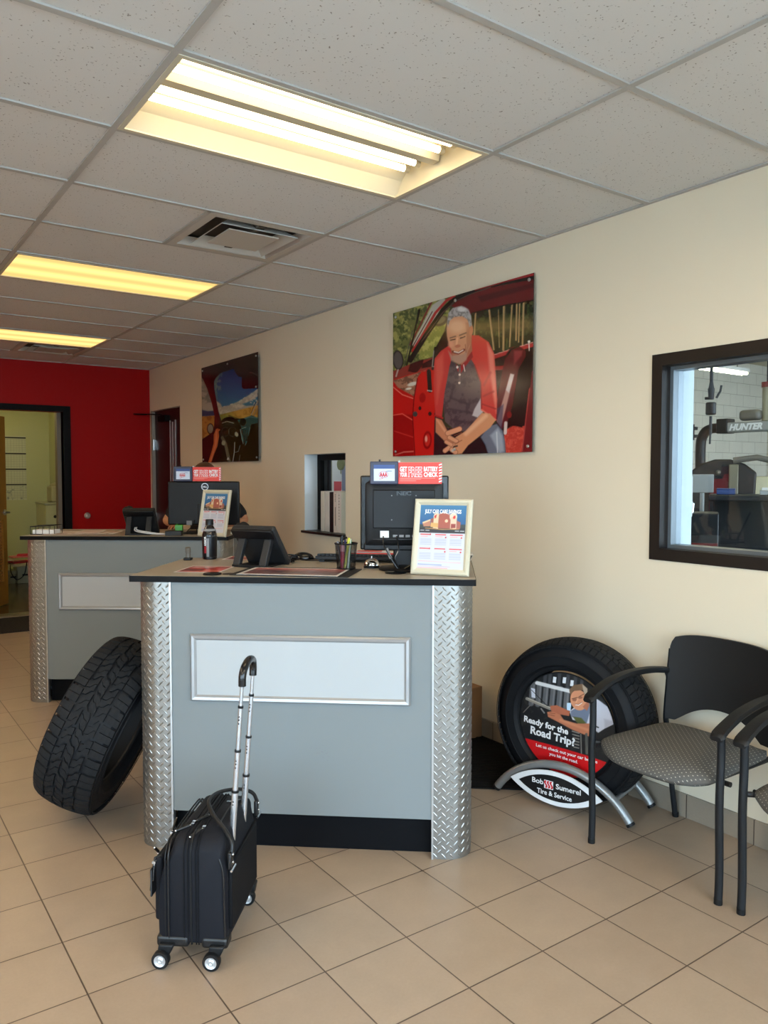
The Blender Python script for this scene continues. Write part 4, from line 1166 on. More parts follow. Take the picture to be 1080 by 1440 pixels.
        for k, p_ in enumerate(pa):
            w = wid[k] * (.72 if k == 0 else (.93 if k == 1 else 1)); th = .013 if k else .008
            for (dy, dz) in ((-w, -.2 * th), (-w * .8, th * .75), (0, th), (w * .8, th * .75), (w, -.2 * th), (w * .7, -th), (-w * .7, -th)): vs_.append((p_.x, p_.y + dy, p_.z + dz))
        m7 = 7; fs_ = [(i * m7 + j, i * m7 + (j + 1) % m7, (i + 1) * m7 + (j + 1) % m7, (i + 1) * m7 + j) for i in range(len(pa) - 1) for j in range(m7)]
        fs_ += [tuple(range(m7)), tuple((len(pa) - 1) * m7 + j for j in range(m7 - 1, -1, -1))]
        q.add(vs_, fs_); o = q.build('armrest', m_chairplastic, t, ang=50); fix_normals(o)
        f = MB(); f.tube([(.030, sy * (HY - .03), .655), (.020, sy * .240, .625), (.020, sy * .238, .60)], .011, 8); f.build('arm_bracket', m_chairplastic, t)
        f = MB(); f.tube([(.03, sy * .225, .408), (.40, sy * .225, .410), (.458, sy * HY, .412)], .010, 8); f.build('side_rail', m_chairmetal, t)
    f = MB(); f.tube([(.40, -HY, .405), (.40, HY, .405)], .010, 8); f.tube([(.06, -.236, .405), (.06, .236, .405)], .010, 8); f.build('cross_rail', m_chairmetal, t)
    return t
make_chair('black armchair with grey dotted seat beside the tire display', (2.931, 1.7605, 0))
make_chair('second dotted armchair at the storefront end, only its arm and seat corner in view', (2.938, 1.128, 0))

# ---------------------------------------------------------------- mats and box
def ribbed_mat(name, label, M, w, d, col=(26, 25, 25)):
    b = MB(); b.b2((0, 0, .0005), (w, d, .008)); n = int(w / .02)
    for k in range(n): b.b2((k * w / n + .004, .02, .008), (k * w / n + .014, d - .02, .0105))
    return tag(b.build(name, P('black_rubber_mat', col, .8), None, M=M, smooth=False), label, 'mat')
q = [c1(.0, .695), c1(1.448, .695), Vector((2.972, 2.86, 0)), Vector((2.972, 4.20, 0)), c1(.0, 1.80)]
b = MB(); b.prism([(v.x, v.y) for v in q], .0005, .008)
un = Vector((math.cos(R(A1)), math.sin(R(A1)), 0))
for k in range(46):
    t0 = .72 + k * .0235; a_p = c1(.03, t0); n1 = 1.42 if t0 < .98 else min(1.42, (2.955 - a_p.x) / un.x)
    if n1 > .05: b_p = a_p + un * n1; b.tube([(a_p.x, a_p.y, .008), (b_p.x, b_p.y, .008)], .0035, 4)
tag(b.build('rubber_mat', P('black_rubber_mat', (16, 15, 15), .8, spec=.15), None, smooth=False), 'black ribbed rubber mat on the tiles behind the front counter', 'mat')
ribbed_mat('entrance_mat', 'black mat on the floor before the open wooden door', Matrix.Translation((.85, 7.97, 0)), 1.0, .83, (17, 16, 16))
M_ = Matrix.Translation((2.80, 3.23, 0)) @ Matrix.Rotation(R(4), 4, 'Z')
bx = thing('cardboard_box', 'tall brown cardboard box on the floor against the wall behind the counter', 'box', M=Matrix.Translation((2.80, 3.235, 0)))
m_card = P('brown_cardboard', (128, 94, 62), .8)
MB().b2((0, 0, .001), (.165, .28, .29)).build('carton', m_card, bx, smooth=False)
MB().b2((0, 0, .291), (.165, .138, .294)).b2((0, .142, .291), (.165, .28, .294)).build('flap', m_card, bx, smooth=False)
MB().b2((-.0006, .12, .05), (0, .16, .29)).build('tape', P('parcel_tape', (176, 148, 106), .3), bx, smooth=False)
# ---------------------------------------------------------------- the two photo panels on the wall
def wall_panel(label, y0, y1, z0, z1, art, group='photo panels on steel standoffs'):
    M = Matrix(((0, 0, -1, XW - .030), (-1, 0, 0, (y0 + y1) / 2), (0, 1, 0, (z0 + z1) / 2), (0, 0, 0, 1)))
    t = thing('wall_picture', label, 'wall picture', M=M, group=group)
    w, h = (y1 - y0) / 2, (z1 - z0) / 2
    MB().b2((-w, -h, -.004), (w, h, -.0004)).build('acrylic_panel', P('acrylic_panel_edge', (70, 62, 60), .2), t, smooth=False)
    art.build('photo_print', print_mat('acrylic_photo_print', .16, 0, .6), t, I4)
    for x in (-w + .03, 0, w - .03):
        for z in (-h + .03, h - .03):
            f = MB(); f.cyl((x, z, -.030), (x, z, -.004), .0075, n=14); f.lathe([(0, .0078), (.0065, .007), (.009, .004), (.009, 0), (.0, 0)], 16, M=Matrix.Translation((x, z, 0)))
            f.build('standoff', m_steel, t)
    return t
W1, H1 = 4.097 - 2.866, .917
A = Art(W1, H1, 330, [(80, 320), (975, 65), (968, 1205), (80, 1232)], (52, 56, 36))
full = [(0, 0), (1080, 0), (1080, 1305), (0, 1305)]
A.poly([(70, 310), (430, 200), (440, 300), (380, 560), (180, 660), (70, 700)], (104, 108, 58), 6)
A.grain([(70, 310), (430, 200), (440, 300), (380, 560), (180, 660), (70, 700)], (168, 164, 92), 38, .8, .45)
A.grain([(70, 310), (430, 200), (440, 300), (380, 560), (180, 660), (70, 700)], (54, 66, 34), 26, .8, .55)
A.poly([(400, 330), (440, 320), (430, 470), (330, 600), (250, 620), (250, 520)], (136, 138, 66), 10); A.grain([(400, 330), (440, 320), (430, 470), (330, 600), (250, 620), (250, 520)], (196, 186, 104), 30, .7, .5)
A.ell(385, 370, 48, 30, (96, 82, 58), -25, 6); A.ell(380, 365, 36, 20, (136, 120, 84), -25, 6)
rw = [(560, 330), (690, 275), (975, 225), (975, 530), (720, 590), (580, 480)]
A.poly(rw, (34, 42, 26), 4); A.grain(rw, (70, 78, 44), 22, .8, .55, 2.2); A.grain(rw, (16, 20, 14), 30, .8, .5)
A.poly([(590, 362), (970, 345), (970, 440), (590, 450)], (146, 120, 70), 60, .6)
for a, b_, w in (((690, 288), (722, 552), 11), ((786, 262), (783, 556), 13), ((838, 252), (823, 534), 9), ((868, 248), (864, 492), 11), ((886, 248), (880, 505), 8), ((912, 244), (905, 522), 12), ((606, 318), (598, 462), 10), ((750, 300), (757, 540), 4)):
    A.line([a, b_], w, (186, 152, 108), 4, .9); A.line([(a[0] + 3, a[1]), (b_[0] + 3, b_[1])], w * .3, (128, 98, 66), 3, .8)
A.poly([(440, 270), (560, 190), (700, 140), (975, 95), (975, 236), (770, 272), (640, 305), (570, 330), (500, 300)], (98, 26, 30), 4)
A.poly([(620, 215), (975, 130), (975, 160), (640, 250)], (66, 16, 20), 14, .7); A.line([(580, 322), (770, 276), (975, 240)], 8, (40, 14, 14), 4)
A.line([(190, 520), (300, 300), (330, 240)], 10, (120, 40, 40), 4)
A.poly([(200, 520), (330, 268), (400, 222), (418, 240), (360, 330), (225, 540)], (184, 178, 166), 5)
A.line([(205, 560), (262, 470), (350, 318), (420, 240), (470, 212)], 16, (176, 44, 44), 4); A.line([(190, 560), (240, 470), (330, 310)], 5, (70, 30, 28), 3)
A.line([(190, 620), (290, 460), (400, 300), (470, 236), (560, 190), (700, 142), (975, 92)], 30, (24, 14, 15), 5); A.line([(262, 500), (395, 318), (470, 248), (560, 204), (700, 156)], 5, (108, 84, 78), 3, .8)
A.poly([(600, 166), (780, 110), (975, 66), (975, 84), (780, 128), (600, 180)], (150, 40, 44), 4)
A.line([(350, 570), (420, 440), (440, 360)], 26, (34, 18, 18), 6)
A.poly([(420, 440), (440, 400), (450, 520), (350, 590)], (60, 20, 20), 6)
A.line([(160, 690), (246, 305)], 9, (22, 20, 20), 3); A.line([(246, 300), (232, 380)], 12, (18, 16, 16), 3); A.line([(140, 700), (205, 430)], 5, (80, 74, 66), 3)
A.poly([(75, 690), (200, 640), (340, 600), (352, 690), (280, 700), (200, 720), (75, 760)], (138, 50, 44), 6); A.poly([(190, 640), (275, 612), (270, 650), (230, 700), (175, 690)], (64, 18, 20), 6); A.poly([(270, 640), (330, 610), (330, 660), (262, 672)], (60, 20, 22), 5)
A.line([(330, 690), (345, 560), (348, 540)], 12, (26, 22, 22), 4)
A.ell(112, 618, 34, 62, (44, 40, 40), -4, 4); A.ell(112, 618, 27, 54, (86, 80, 80), -4, 4)
A.line([(112, 680), (100, 720)], 10, (170, 150, 140), 4)
A.poly([(70, 745), (300, 675), (352, 686), (350, 1240), (70, 1240)], (188, 26, 22), 4)
A.poly([(80, 748), (290, 682), (250, 760), (215, 850), (110, 792)], (160, 112, 88), 8); A.grain([(80, 748), (290, 682), (250, 760), (215, 850), (110, 792)], (90, 60, 46), 20, .7, .5)
A.ell(205, 770, 34, 12, (206, 202, 190), -15, 6); A.ell(180, 800, 20, 7, (220, 210, 196), -10, 4)
A.line([(82, 790), (140, 838), (208, 862)], 5, (236, 130, 112), 4)
A.poly([(75, 960), (212, 966), (218, 1240), (75, 1240)], (146, 16, 16), 14, .9); A.line([(85, 968), (140, 960), (205, 1000)], 6, (226, 90, 76), 5); A.line([(90, 1070), (210, 1110)], 5, (214, 70, 60), 5, .7); A.line([(95, 1222), (150, 1204), (210, 1200)], 7, (226, 128, 112), 6, .8)
A.poly([(236, 730), (262, 692), (356, 682), (350, 1235), (214, 1235), (206, 960), (222, 820)], (196, 30, 24), 4); A.line([(236, 735), (214, 860), (206, 980), (220, 1230)], 6, (110, 14, 14), 4)
A.line([(308, 690), (316, 812)], 26, (20, 12, 13), 4); A.line([(300, 812), (328, 816)], 6, (200, 190, 180), 3); A.line([(354, 690), (350, 1235)], 9, (40, 10, 12), 3)
A.ell(268, 858, 20, 32, (156, 18, 18), 5, 4); A.ell(300, 1128, 28, 58, (140, 16, 16), 3, 4); A.ell(300, 1128, 18, 40, (196, 40, 32), 3, 5); A.ell(316, 960, 11, 13, (30, 20, 20)); A.ell(252, 925, 9, 12, (30, 20, 20)); A.ell(222, 962, 15, 17, (70, 62, 60)); A.ell(292, 1120, 8, 20, (226, 150, 130), 0, 5)
A.line([(340, 560), (330, 660), (345, 660)], 6, (150, 140, 130), 4)
# cabin interior and seat
A.poly([(720, 585), (970, 515), (975, 1220), (780, 1220), (735, 1000), (735, 640)], (44, 12, 16), 5)
A.line([(725, 600), (860, 555), (970, 524)], 24, (170, 48, 48), 5); A.line([(725, 585), (970, 508)], 5, (216, 150, 140), 3); A.line([(730, 672), (790, 668)], 26, (150, 30, 34), 6)
A.poly([(845, 1040), (930, 1040), (905, 1220), (790, 1215), (790, 1070)], (184, 56, 46), 5); A.grain([(845, 1040), (930, 1040), (905, 1220), (790, 1215), (790, 1070)], (220, 96, 78), 14, .6, .5)
A.poly([(835, 700), (885, 660), (960, 540), (970, 700), (930, 900), (905, 1050), (820, 1030), (812, 940)], (26, 8, 12), 6)
A.poly([(800, 580), (830, 540), (880, 528), (925, 560), (925, 600), (880, 680), (845, 900), (812, 1010), (770, 1065), (738, 1000), (738, 900), (770, 720)], (92, 24, 30), 5)
A.poly([(850, 560), (905, 560), (900, 590), (850, 650)], (150, 56, 60), 12, .8); A.line([(800, 600), (832, 552), (880, 532)], 8, (20, 8, 10), 4)
A.poly([(828, 706), (852, 712), (800, 930), (768, 1045), (742, 1010), (790, 840)], (188, 140, 128), 8); A.poly([(828, 706), (852, 712), (820, 830), (800, 810)], (222, 206, 198), 6)
A.poly([(742, 930), (785, 900), (775, 1060), (745, 1020)], (66, 60, 86), 10, .7)
A.poly([(965, 690), (975, 690), (975, 1212), (900, 1208), (925, 1040), (945, 860)], (108, 24, 30), 5); A.line([(950, 800), (905, 1200)], 7, (170, 62, 60), 4)
A.ell(822, 968, 15, 22, (130, 26, 30)); A.line([(800, 1020), (796, 1085)], 20, (214, 196, 190), 5); A.line([(945, 500), (948, 560)], 6, (210, 200, 190), 3); A.ell(946, 503, 8, 8, (226, 216, 206))
# jeans
A.poly([(345, 1000), (420, 1045), (560, 1085), (690, 1030), (745, 1022), (780, 1068), (800, 1205), (800, 1240), (340, 1240)], (24, 24, 30), 5)
A.poly([(640, 1110), (690, 1040), (742, 1026), (780, 1070), (796, 1140), (800, 1215), (690, 1225), (670, 1160)], (104, 112, 128), 10); A.poly([(700, 1100), (750, 1050), (778, 1100), (790, 1200), (760, 1215)], (168, 178, 192), 16, .75); A.line([(742, 1080), (748, 1210)], 7, (214, 220, 226), 6, .8)
# shirt
A.poly([(398, 830), (392, 990), (420, 1060), (350, 1010), (345, 960)], (30, 24, 28), 5)
A.poly([(440, 600), (500, 665), (585, 585), (640, 700), (655, 940), (620, 1030), (570, 1075), (480, 1070), (412, 1010), (400, 880), (412, 720)], (92, 76, 80), 5)
A.grain([(440, 600), (500, 665), (585, 585), (640, 700), (655, 940), (620, 1030), (570, 1075), (480, 1070), (412, 1010), (400, 880), (412, 720)], (66, 52, 58), 34, .7, .5)
for a, b_ in (((450, 860), (560, 900)), ((440, 930), (600, 960)), ((460, 1000), (590, 1020)), ((470, 780), (440, 880))): A.line([a, b_], 12, (60, 48, 54), 12, .6)
A.poly([(600, 930), (646, 850), (655, 950), (620, 985), (585, 972)], (206, 196, 196), 8, .9)
A.poly([(445, 520), (385, 560), (345, 610), (338, 760), (350, 975), (392, 990), (408, 830), (440, 660), (462, 580)], (196, 58, 54), 5); A.poly([(352, 620), (400, 570), (400, 700), (360, 900)], (222, 96, 84), 20, .6)
A.line([(350, 972), (395, 988)], 12, (170, 40, 40), 4)
A.poly([(570, 460), (625, 462), (690, 505), (725, 580), (745, 870), (738, 1000), (640, 935), (642, 780), (600, 650), (560, 585)], (204, 62, 56), 5)
A.poly([(680, 510), (722, 580), (742, 870), (738, 960), (712, 800), (690, 640)], (232, 134, 116), 16, .85); A.line([(600, 650), (640, 760), (645, 930)], 6, (140, 34, 34), 5); A.line([(650, 900), (735, 930)], 8, (150, 40, 40), 6, .8); A.line([(645, 935), (735, 1000)], 10, (226, 118, 100), 5)
A.line([(660, 780), (700, 700)], 14, (160, 40, 40), 12, .6); A.line([(655, 850), (720, 820)], 12, (160, 42, 42), 10, .6)
A.poly([(480, 640), (500, 665), (580, 560), (590, 600), (540, 660), (515, 700), (492, 690)], (150, 40, 42), 5)
A.line([(505, 660), (505, 770)], 14, (104, 86, 90), 4); A.ell(505, 712, 7, 7, (226, 206, 196)); A.ell(503, 764, 7, 7, (226, 206, 196)); A.ell(490, 664, 7, 9, (230, 214, 206)); A.line([(530, 650), (538, 690)], 6, (220, 200, 196), 3)
# forearms and hands
A.poly([(352, 985), (392, 1000), (432, 1078), (470, 1120), (460, 1180), (415, 1140), (352, 1078)], (198, 128, 94), 6); A.line([(362, 1000), (440, 1110)], 12, (232, 172, 138), 10, .7)
A.poly([(648, 955), (700, 960), (735, 1003), (700, 1050), (600, 1130), (560, 1162), (520, 1215), (470, 1222), (450, 1180), (480, 1110), (545, 1070)], (212, 146, 106), 6); A.line([(672, 975), (545, 1090)], 26, (236, 180, 142), 16, .8)
for a, b_, w in (((430, 1085), (505, 1058), 30), ((440, 1112), (486, 1136), 24), ((412, 1196), (462, 1160), 26), ((455, 1190), (480, 1206), 26), ((420, 1140), (452, 1158), 22)):
    A.line([a, b_], w + 5, (120, 62, 44), 6, .9); A.line([a, b_], w, (222, 158, 122), 6)
A.line([(470, 1100), (520, 1080)], 5, (130, 72, 52), 4); A.line([(480, 1150), (520, 1130)], 5, (130, 72, 52), 4, .7); A.line([(468, 1172), (490, 1166)], 9, (40, 34, 34), 3); A.ell(462, 1195, 9, 9, (190, 186, 180))
# head
A.poly([(440, 520), (470, 630), (520, 650), (585, 560), (575, 430)], (176, 108, 82), 6)
A.ell(500, 450, 78, 140, (206, 146, 112), -6, 6)
A.poly([(432, 560), (450, 620), (500, 648), (548, 620), (556, 540), (530, 580), (460, 590)], (178, 140, 122), 12, .9)
A.poly([(540, 380), (582, 380), (580, 500), (548, 570), (548, 470)], (176, 112, 84), 8, .8); A.ell(578, 432, 12, 34, (200, 128, 96), 5, 5)
A.ell(488, 405, 60, 44, (228, 180, 148), -4, 40, .8); A.ell(448, 520, 18, 20, (224, 158, 128), 0, 14, .8)
A.poly([(424, 380), (432, 320), (460, 288), (515, 274), (560, 296), (578, 340), (582, 400), (566, 408), (556, 362), (520, 340), (468, 345), (440, 370), (430, 410)], (170, 166, 166), 6)
A.grain([(424, 380), (432, 320), (460, 288), (515, 274), (560, 296), (578, 340), (582, 400), (566, 408), (556, 362), (520, 340), (468, 345), (440, 370), (430, 410)], (104, 98, 98), 14, .7, .5); A.ell(515, 296, 30, 16, (216, 214, 214), 0, 12, .8)
A.line([(444, 478), (478, 468)], 8, (118, 86, 72), 5); A.line([(504, 462), (545, 446)], 8, (118, 86, 72), 5)
A.line([(446, 492), (476, 486)], 6, (60, 38, 32), 3); A.line([(508, 480), (538, 470)], 6, (60, 38, 32), 3)
A.line([(490, 480), (484, 525)], 12, (230, 172, 136), 8); A.ell(492, 530, 18, 10, (186, 112, 86), -8, 5)
A.line([(462, 566), (495, 576), (532, 554)], 16, (120, 56, 46), 5); A.line([(470, 565), (498, 572), (526, 556)], 7, (232, 220, 210), 3)
A.line([(448, 545), (456, 580)], 5, (150, 92, 70), 4, .8); A.line([(540, 520), (545, 570)], 5, (146, 88, 66), 4, .8)
wall_panel('photo panel of a grey-haired man in a red and grey shirt in a red car', 2.866, 4.097, 1.606, 2.523, A)

A = Art(1.235, .917, 240, [(130, 290), (722, 125), (728, 1280), (145, 1295)], (20, 13, 15))
A.poly([(130, 380), (190, 470), (280, 800), (270, 960), (138, 1055)], (140, 142, 132), 8); A.grain([(130, 420), (240, 600), (270, 760), (138, 760)], (178, 178, 164), 50, .8, .4); A.grain([(130, 380), (240, 600), (240, 700), (138, 650)], (110, 118, 116), 40, .7, .5)
A.poly([(138, 735), (200, 750), (275, 745), (275, 800), (138, 805)], (44, 66, 106), 12)
A.poly([(138, 805), (275, 798), (270, 960), (138, 1050)], (176, 124, 60), 6); A.grain([(138, 805), (275, 798), (270, 960), (138, 1050)], (132, 80, 38), 24, .7, .5)
sky = [(262, 440), (280, 390), (330, 345), (400, 315), (470, 300), (490, 340), (520, 382), (560, 392), (575, 516), (712, 514), (722, 520), (722, 820), (480, 832), (345, 862), (320, 790), (285, 620), (262, 510)]
A.grad(sky, (12, 56, 124), (30, 112, 156), (480, 320), (430, 660), 5)
A.poly([(262, 440), (282, 390), (340, 345), (300, 420), (290, 520), (300, 620), (284, 600)], (78, 134, 134), 14, .9); A.grain([(262, 430), (350, 340), (340, 600), (290, 640)], (120, 160, 150), 28, .6, .55)
A.poly([(288, 640), (330, 668), (352, 706), (420, 690), (520, 650), (620, 590), (722, 520), (722, 600), (660, 690), (722, 690), (722, 730), (480, 760), (330, 792), (300, 740)], (168, 172, 158), 14)
A.grain([(288, 640), (352, 706), (520, 650), (722, 520), (722, 640), (480, 750), (330, 790)], (206, 206, 186), 34, .8, .45); A.poly([(560, 680), (640, 650), (722, 600), (722, 690), (600, 700)], (34, 110, 148), 14, .8); A.grain([(640, 560), (722, 540), (722, 690), (640, 680)], (200, 206, 196), 18, .8, .5)
A.grad([(322, 790), (480, 752), (722, 695), (722, 828), (480, 835), (345, 865)], (118, 136, 62), (196, 156, 74), (340, 820), (520, 780), 8)
A.grain([(322, 790), (480, 752), (722, 695), (722, 828), (480, 835), (345, 865)], (150, 112, 50), 30, .6, .5); A.line([(420, 800), (560, 850)], 10, (60, 62, 40), 8, .8)
A.poly([(130, 370), (258, 470), (285, 620), (332, 862), (310, 960), (262, 965), (272, 800), (240, 660), (190, 500)], (72, 20, 23), 6); A.line([(200, 500), (262, 680), (300, 900)], 14, (108, 30, 32), 10, .8)
A.poly([(130, 285), (722, 120), (722, 400), (600, 400), (500, 340), (470, 298), (330, 340), (262, 420), (262, 480), (130, 380)], (22, 13, 15), 6)
A.line([(480, 290), (560, 300), (620, 350)], 9, (60, 44, 44), 6); A.line([(640, 345), (680, 350), (720, 380)], 10, (96, 84, 82), 5)
A.poly([(556, 398), (712, 398), (715, 512), (575, 518), (556, 500)], (20, 10, 12), 5); A.poly([(570, 412), (700, 412), (700, 500), (582, 504)], (48, 20, 24), 6); A.ell(703, 497, 9, 9, (180, 180, 176))
A.line([(722, 650), (655, 795)], 12, (170, 160, 130), 4); A.line([(722, 720), (672, 820)], 12, (150, 132, 92), 4); A.line([(700, 660), (650, 780)], 4, (24, 30, 34), 3)
A.ell(228, 938, 36, 58, (52, 30, 26), 0, 4); A.ell(228, 938, 28, 48, (142, 140, 122), 0, 4)
A.line([(145, 1055), (265, 975)], 12, (26, 10, 12), 5)
A.poly([(145, 1062), (262, 985), (262, 1110), (215, 1300), (145, 1300)], (44, 14, 20), 6)
A.poly([(470, 860), (560, 835), (660, 800), (722, 828), (722, 885), (650, 912), (600, 1110), (555, 1060), (525, 930)], (38, 78, 80), 7); A.line([(545, 850), (640, 815), (722, 830)], 10, (92, 138, 134), 7, .8); A.ell(568, 870, 32, 38, (10, 14, 16), 0, 5)
A.line([(540, 945), (600, 925)], 6, (130, 170, 160), 4); A.line([(640, 930), (620, 1060), (590, 1115)], 5, (110, 150, 160), 4)
for k in range(4): A.line([(560 + k * 18, 950 + k * 3), (585 + k * 10, 1080 - k * 6)], 5, (16, 34, 36), 4)
A.poly([(655, 900), (722, 882), (728, 1285), (545, 1285), (600, 1120)], (10, 11, 12), 8)
A.poly([(340, 900), (420, 830), (500, 880), (545, 1020), (560, 1290), (300, 1290), (330, 1060)], (13, 13, 15), 6)
A.poly([(322, 930), (330, 870), (345, 860), (350, 900)], (120, 140, 70), 6)
A.ell(432, 975, 108, 140, (9, 9, 11), -8, 4, ring=34); A.line([(350, 880), (400, 862), (470, 880)], 7, (176, 176, 160), 6)
for cx in (384, 458): A.ell(cx, 972, 38, 50, (96, 104, 98), 0, 5, ring=4, alpha=.8); A.line([(cx - 14, 990), (cx + 8, 955)], 5, (96, 60, 50), 4, .8)
A.line([(360, 905), (420, 888), (480, 905)], 10, (60, 66, 62), 8)
A.line([(352, 1035), (385, 1100), (425, 1285)], 34, (100, 96, 82), 8); A.ell(365, 1090, 20, 26, (150, 152, 130), 0, 6); A.ell(500, 1000, 18, 26, (160, 166, 140), -20, 6)
A.line([(482, 1085), (478, 1190), (462, 1290)], 8, (176, 186, 186), 4); A.line([(490, 1190), (520, 1180), (538, 1120)], 6, (130, 136, 136), 5); A.line([(540, 950), (556, 1040), (570, 1100)], 6, (140, 166, 166), 4); A.line([(536, 1220), (528, 1285)], 4, (140, 146, 146), 4)
A.poly([(286, 940), (312, 935), (318, 1020), (302, 1125), (270, 1200), (238, 1300), (202, 1300), (240, 1180), (262, 1090), (262, 1000)], (196, 104, 64), 6); A.line([(290, 960), (285, 1100), (230, 1280)], 12, (226, 146, 104), 10, .7); A.line([(305, 960), (322, 950)], 16, (190, 100, 64), 5)
A.poly([(398, 1268), (414, 1240), (428, 1268)], (206, 206, 200), 4)
wall_panel('smaller-looking photo panel further along, showing a car dashboard, arm and blue sky', 6.05, 7.285, 1.607, 2.527, A)
# ---------------------------------------------------------------- things on the counters
m_screw = P('dull_screw', (110, 110, 108), .4, .5)
m_bk = P('black_abs_plastic', (11, 12, 15), .42, spec=.3); m_bk2 = P('dark_grey_plastic', (32, 33, 35), .5, spec=.35); m_bkgloss = P('glossy_black_plastic', (14, 15, 17), .15)
m_paper = P('white_paper', (232, 230, 226), .6); m_ivory = P('ivory_snap_frame', (198, 191, 168), .4, spec=.3); m_orange = P('coral_red_card', (226, 62, 50), .45)
m_ink_b = P('blue_ink', (40, 70, 130), .4); m_screen = P('pale_screen_print', (196, 206, 222), .3); m_greyp = P('grey_plastic', (120, 120, 122), .45)
m_brownp = P('grey_brown_plastic', (92, 88, 80), .45); m_ink_o = P('coral_ink', (228, 60, 50), .4); m_label = P('white_sticker', (222, 222, 218), .5)
def face(M_at, rz):
    """upright thing standing at M_at turned by rz degrees; local x right, y away, z up"""
    return Matrix.Translation(M_at) @ Matrix.Rotation(R(rz), 4, 'Z')

def savings_frame(label, M, big):
    """snap frame leaning back in a holder; local x right, -y to the viewer, z up"""
    t = thing('flyer_frame', label, 'sign frame', M=M, group=None)
    W, H = .240, .302; lean = Matrix.Rotation(R(-11), 4, 'X')
    F = lean
    f = MB(); w = .026; prof = [(0, 0), (0, .008), (.006, .014), (.014, .0135), (w, .005), (w, 0)]; vs_ = []
    for cx, cz, sx, sz in ((-W / 2, 0, 1, 1), (W / 2, 0, -1, 1), (W / 2, H, -1, -1), (-W / 2, H, 1, -1)):
        for o, h in prof: vs_.append((cx + sx * o, -h, cz + sz * o))
    fs_ = []
    for k in range(4):
        l = (k + 1) % 4
        for i in range(5): fs_.append((k * 6 + i, l * 6 + i, l * 6 + i + 1, k * 6 + i + 1))
    f.add(vs_, fs_, M=F); f.build('frame', m_ivory, t, smooth=False)
    MB().box((0, .002, H / 2), (W - .004, .004, H - .004), M=F).build('backing', m_ivory, t, smooth=False)
    # easel strut
    s_ = MB(); p0 = F @ Vector((0, .006, H * .62)); s_.tube([p0, Vector((0, .125, .003))], .006, 6); s_.build('easel_strut', m_bk, t)
    w2, h2 = W - .046, H - .046
    A = Art(w2, h2, 90 if big else 60, [(0, 0), (600, 0), (600, 800), (0, 800)], (196, 197, 205))
    A.grad([(0, 0), (600, 0), (600, 345), (0, 345)], (60, 118, 160), (34, 84, 134), (0, 0), (0, 250), 2)
    A.poly([(0, 250), (600, 240), (600, 350), (0, 350)], (52, 60, 58), 12)
    A.poly([(0, 290), (600, 280), (600, 352), (0, 352)], (44, 44, 50), 6)
    A.poly([(40, 230), (140, 190), (150, 270), (60, 275)], (176, 120, 96), 6); A.poly([(40, 222), (140, 182), (145, 200), (50, 238)], (214, 190, 150), 5)
    A.poly([(150, 175), (200, 160), (190, 285), (150, 280)], (150, 84, 70), 5); A.ell(220, 150, 40, 50, (214, 196, 168), 0, 5); A.poly([(185, 150), (250, 140), (250, 300), (180, 290)], (214, 190, 156), 5); A.poly([(190, 140), (222, 120), (215, 160), (198, 175)], (190, 44, 40), 5)
    A.poly([(248, 118), (320, 92), (402, 132), (405, 295), (245, 290)], (158, 84, 70), 4); A.line([(245, 118), (320, 90), (405, 132)], 8, (206, 176, 168), 4)
    A.ell(435, 145, 48, 52, (216, 200, 180), 0, 5); A.poly([(400, 150), (480, 150), (482, 300), (402, 296)], (214, 186, 160), 5); A.ell(448, 152, 16, 22, (196, 44, 44), 20, 4)
    A.poly([(480, 190), (530, 215), (530, 290), (480, 300)], (160, 90, 76), 5); A.poly([(150, 225), (245, 230), (245, 285), (150, 280)], (206, 160, 96), 6); A.poly([(410, 235), (470, 235), (470, 285), (410, 290)], (140, 60, 54), 5)
    A.ell(350, 200, 20, 20, (232, 196, 160), 0, 6); A.poly([(80, 290), (300, 300), (520, 292), (520, 302), (300, 312), (80, 300)], (206, 150, 84), 6, .8)
    for x in (20, 90, 470, 535): A.line([(x, 322), (x + 45, 322)], 9, (190, 194, 200), 4)
    for r_, y in enumerate((372, 548)):
        for c_i, x in enumerate((30, 222, 412)):
            A.line([(x, y), (x + (110, 130, 150)[c_i], y + 2)], 13, (206, 50, 50), 4, .9)
            if c_i == 2 or r_ == 0: A.line([(x, y + 26), (x + 90, y + 27)], 7, (228, 130, 124), 5, .8)
            A.ell(x + 125 + c_i * 8, y + (0 if c_i == 0 else 34), 10, 10, (196, 40, 40), 0, 4)
            for q in range(5): A.line([(x, y + 55 + q * 17), (x + 140, y + 56 + q * 17)], 6, (150, 156, 178), 4, .8)
    for x in (198, 392): A.line([(x, 355), (x, 700)], 3, (206, 208, 220), 3)
    A.line([(20, 706), (560, 712)], 5, (226, 150, 146), 4); A.line([(20, 745), (320, 748)], 9, (110, 130, 180), 4); A.line([(20, 762), (430, 768)], 5, (190, 150, 170), 4); A.line([(10, 784), (400, 788)], 6, (226, 130, 126), 4)
    MA = F @ Matrix.Translation((0, -.006, H / 2)) @ Matrix.Rotation(R(90), 4, 'X')
    A.build('printed_flyer', print_mat('flyer_print', .3), t, MA)
    text('JULY CAR CARE SAVINGS', 'lettering', m_ink_w, t, MA @ Matrix.Translation((0, h2 * .5 - .034, .0008)), width=w2 * .78, height=.0155, bold=.03)
    return t
savings_frame('cream-framed July savings flyer on the front counter, overlapping the monitor', face(c1(.965 + .0, .0, 0) + Vector((0, 0, TOPZ)) * 0 + Vector((0, 0, 0)), -58) if False else Matrix.Translation((1.936, 2.362, TOPZ + .001)) @ Matrix.Rotation(R(-58), 4, 'Z'), True)
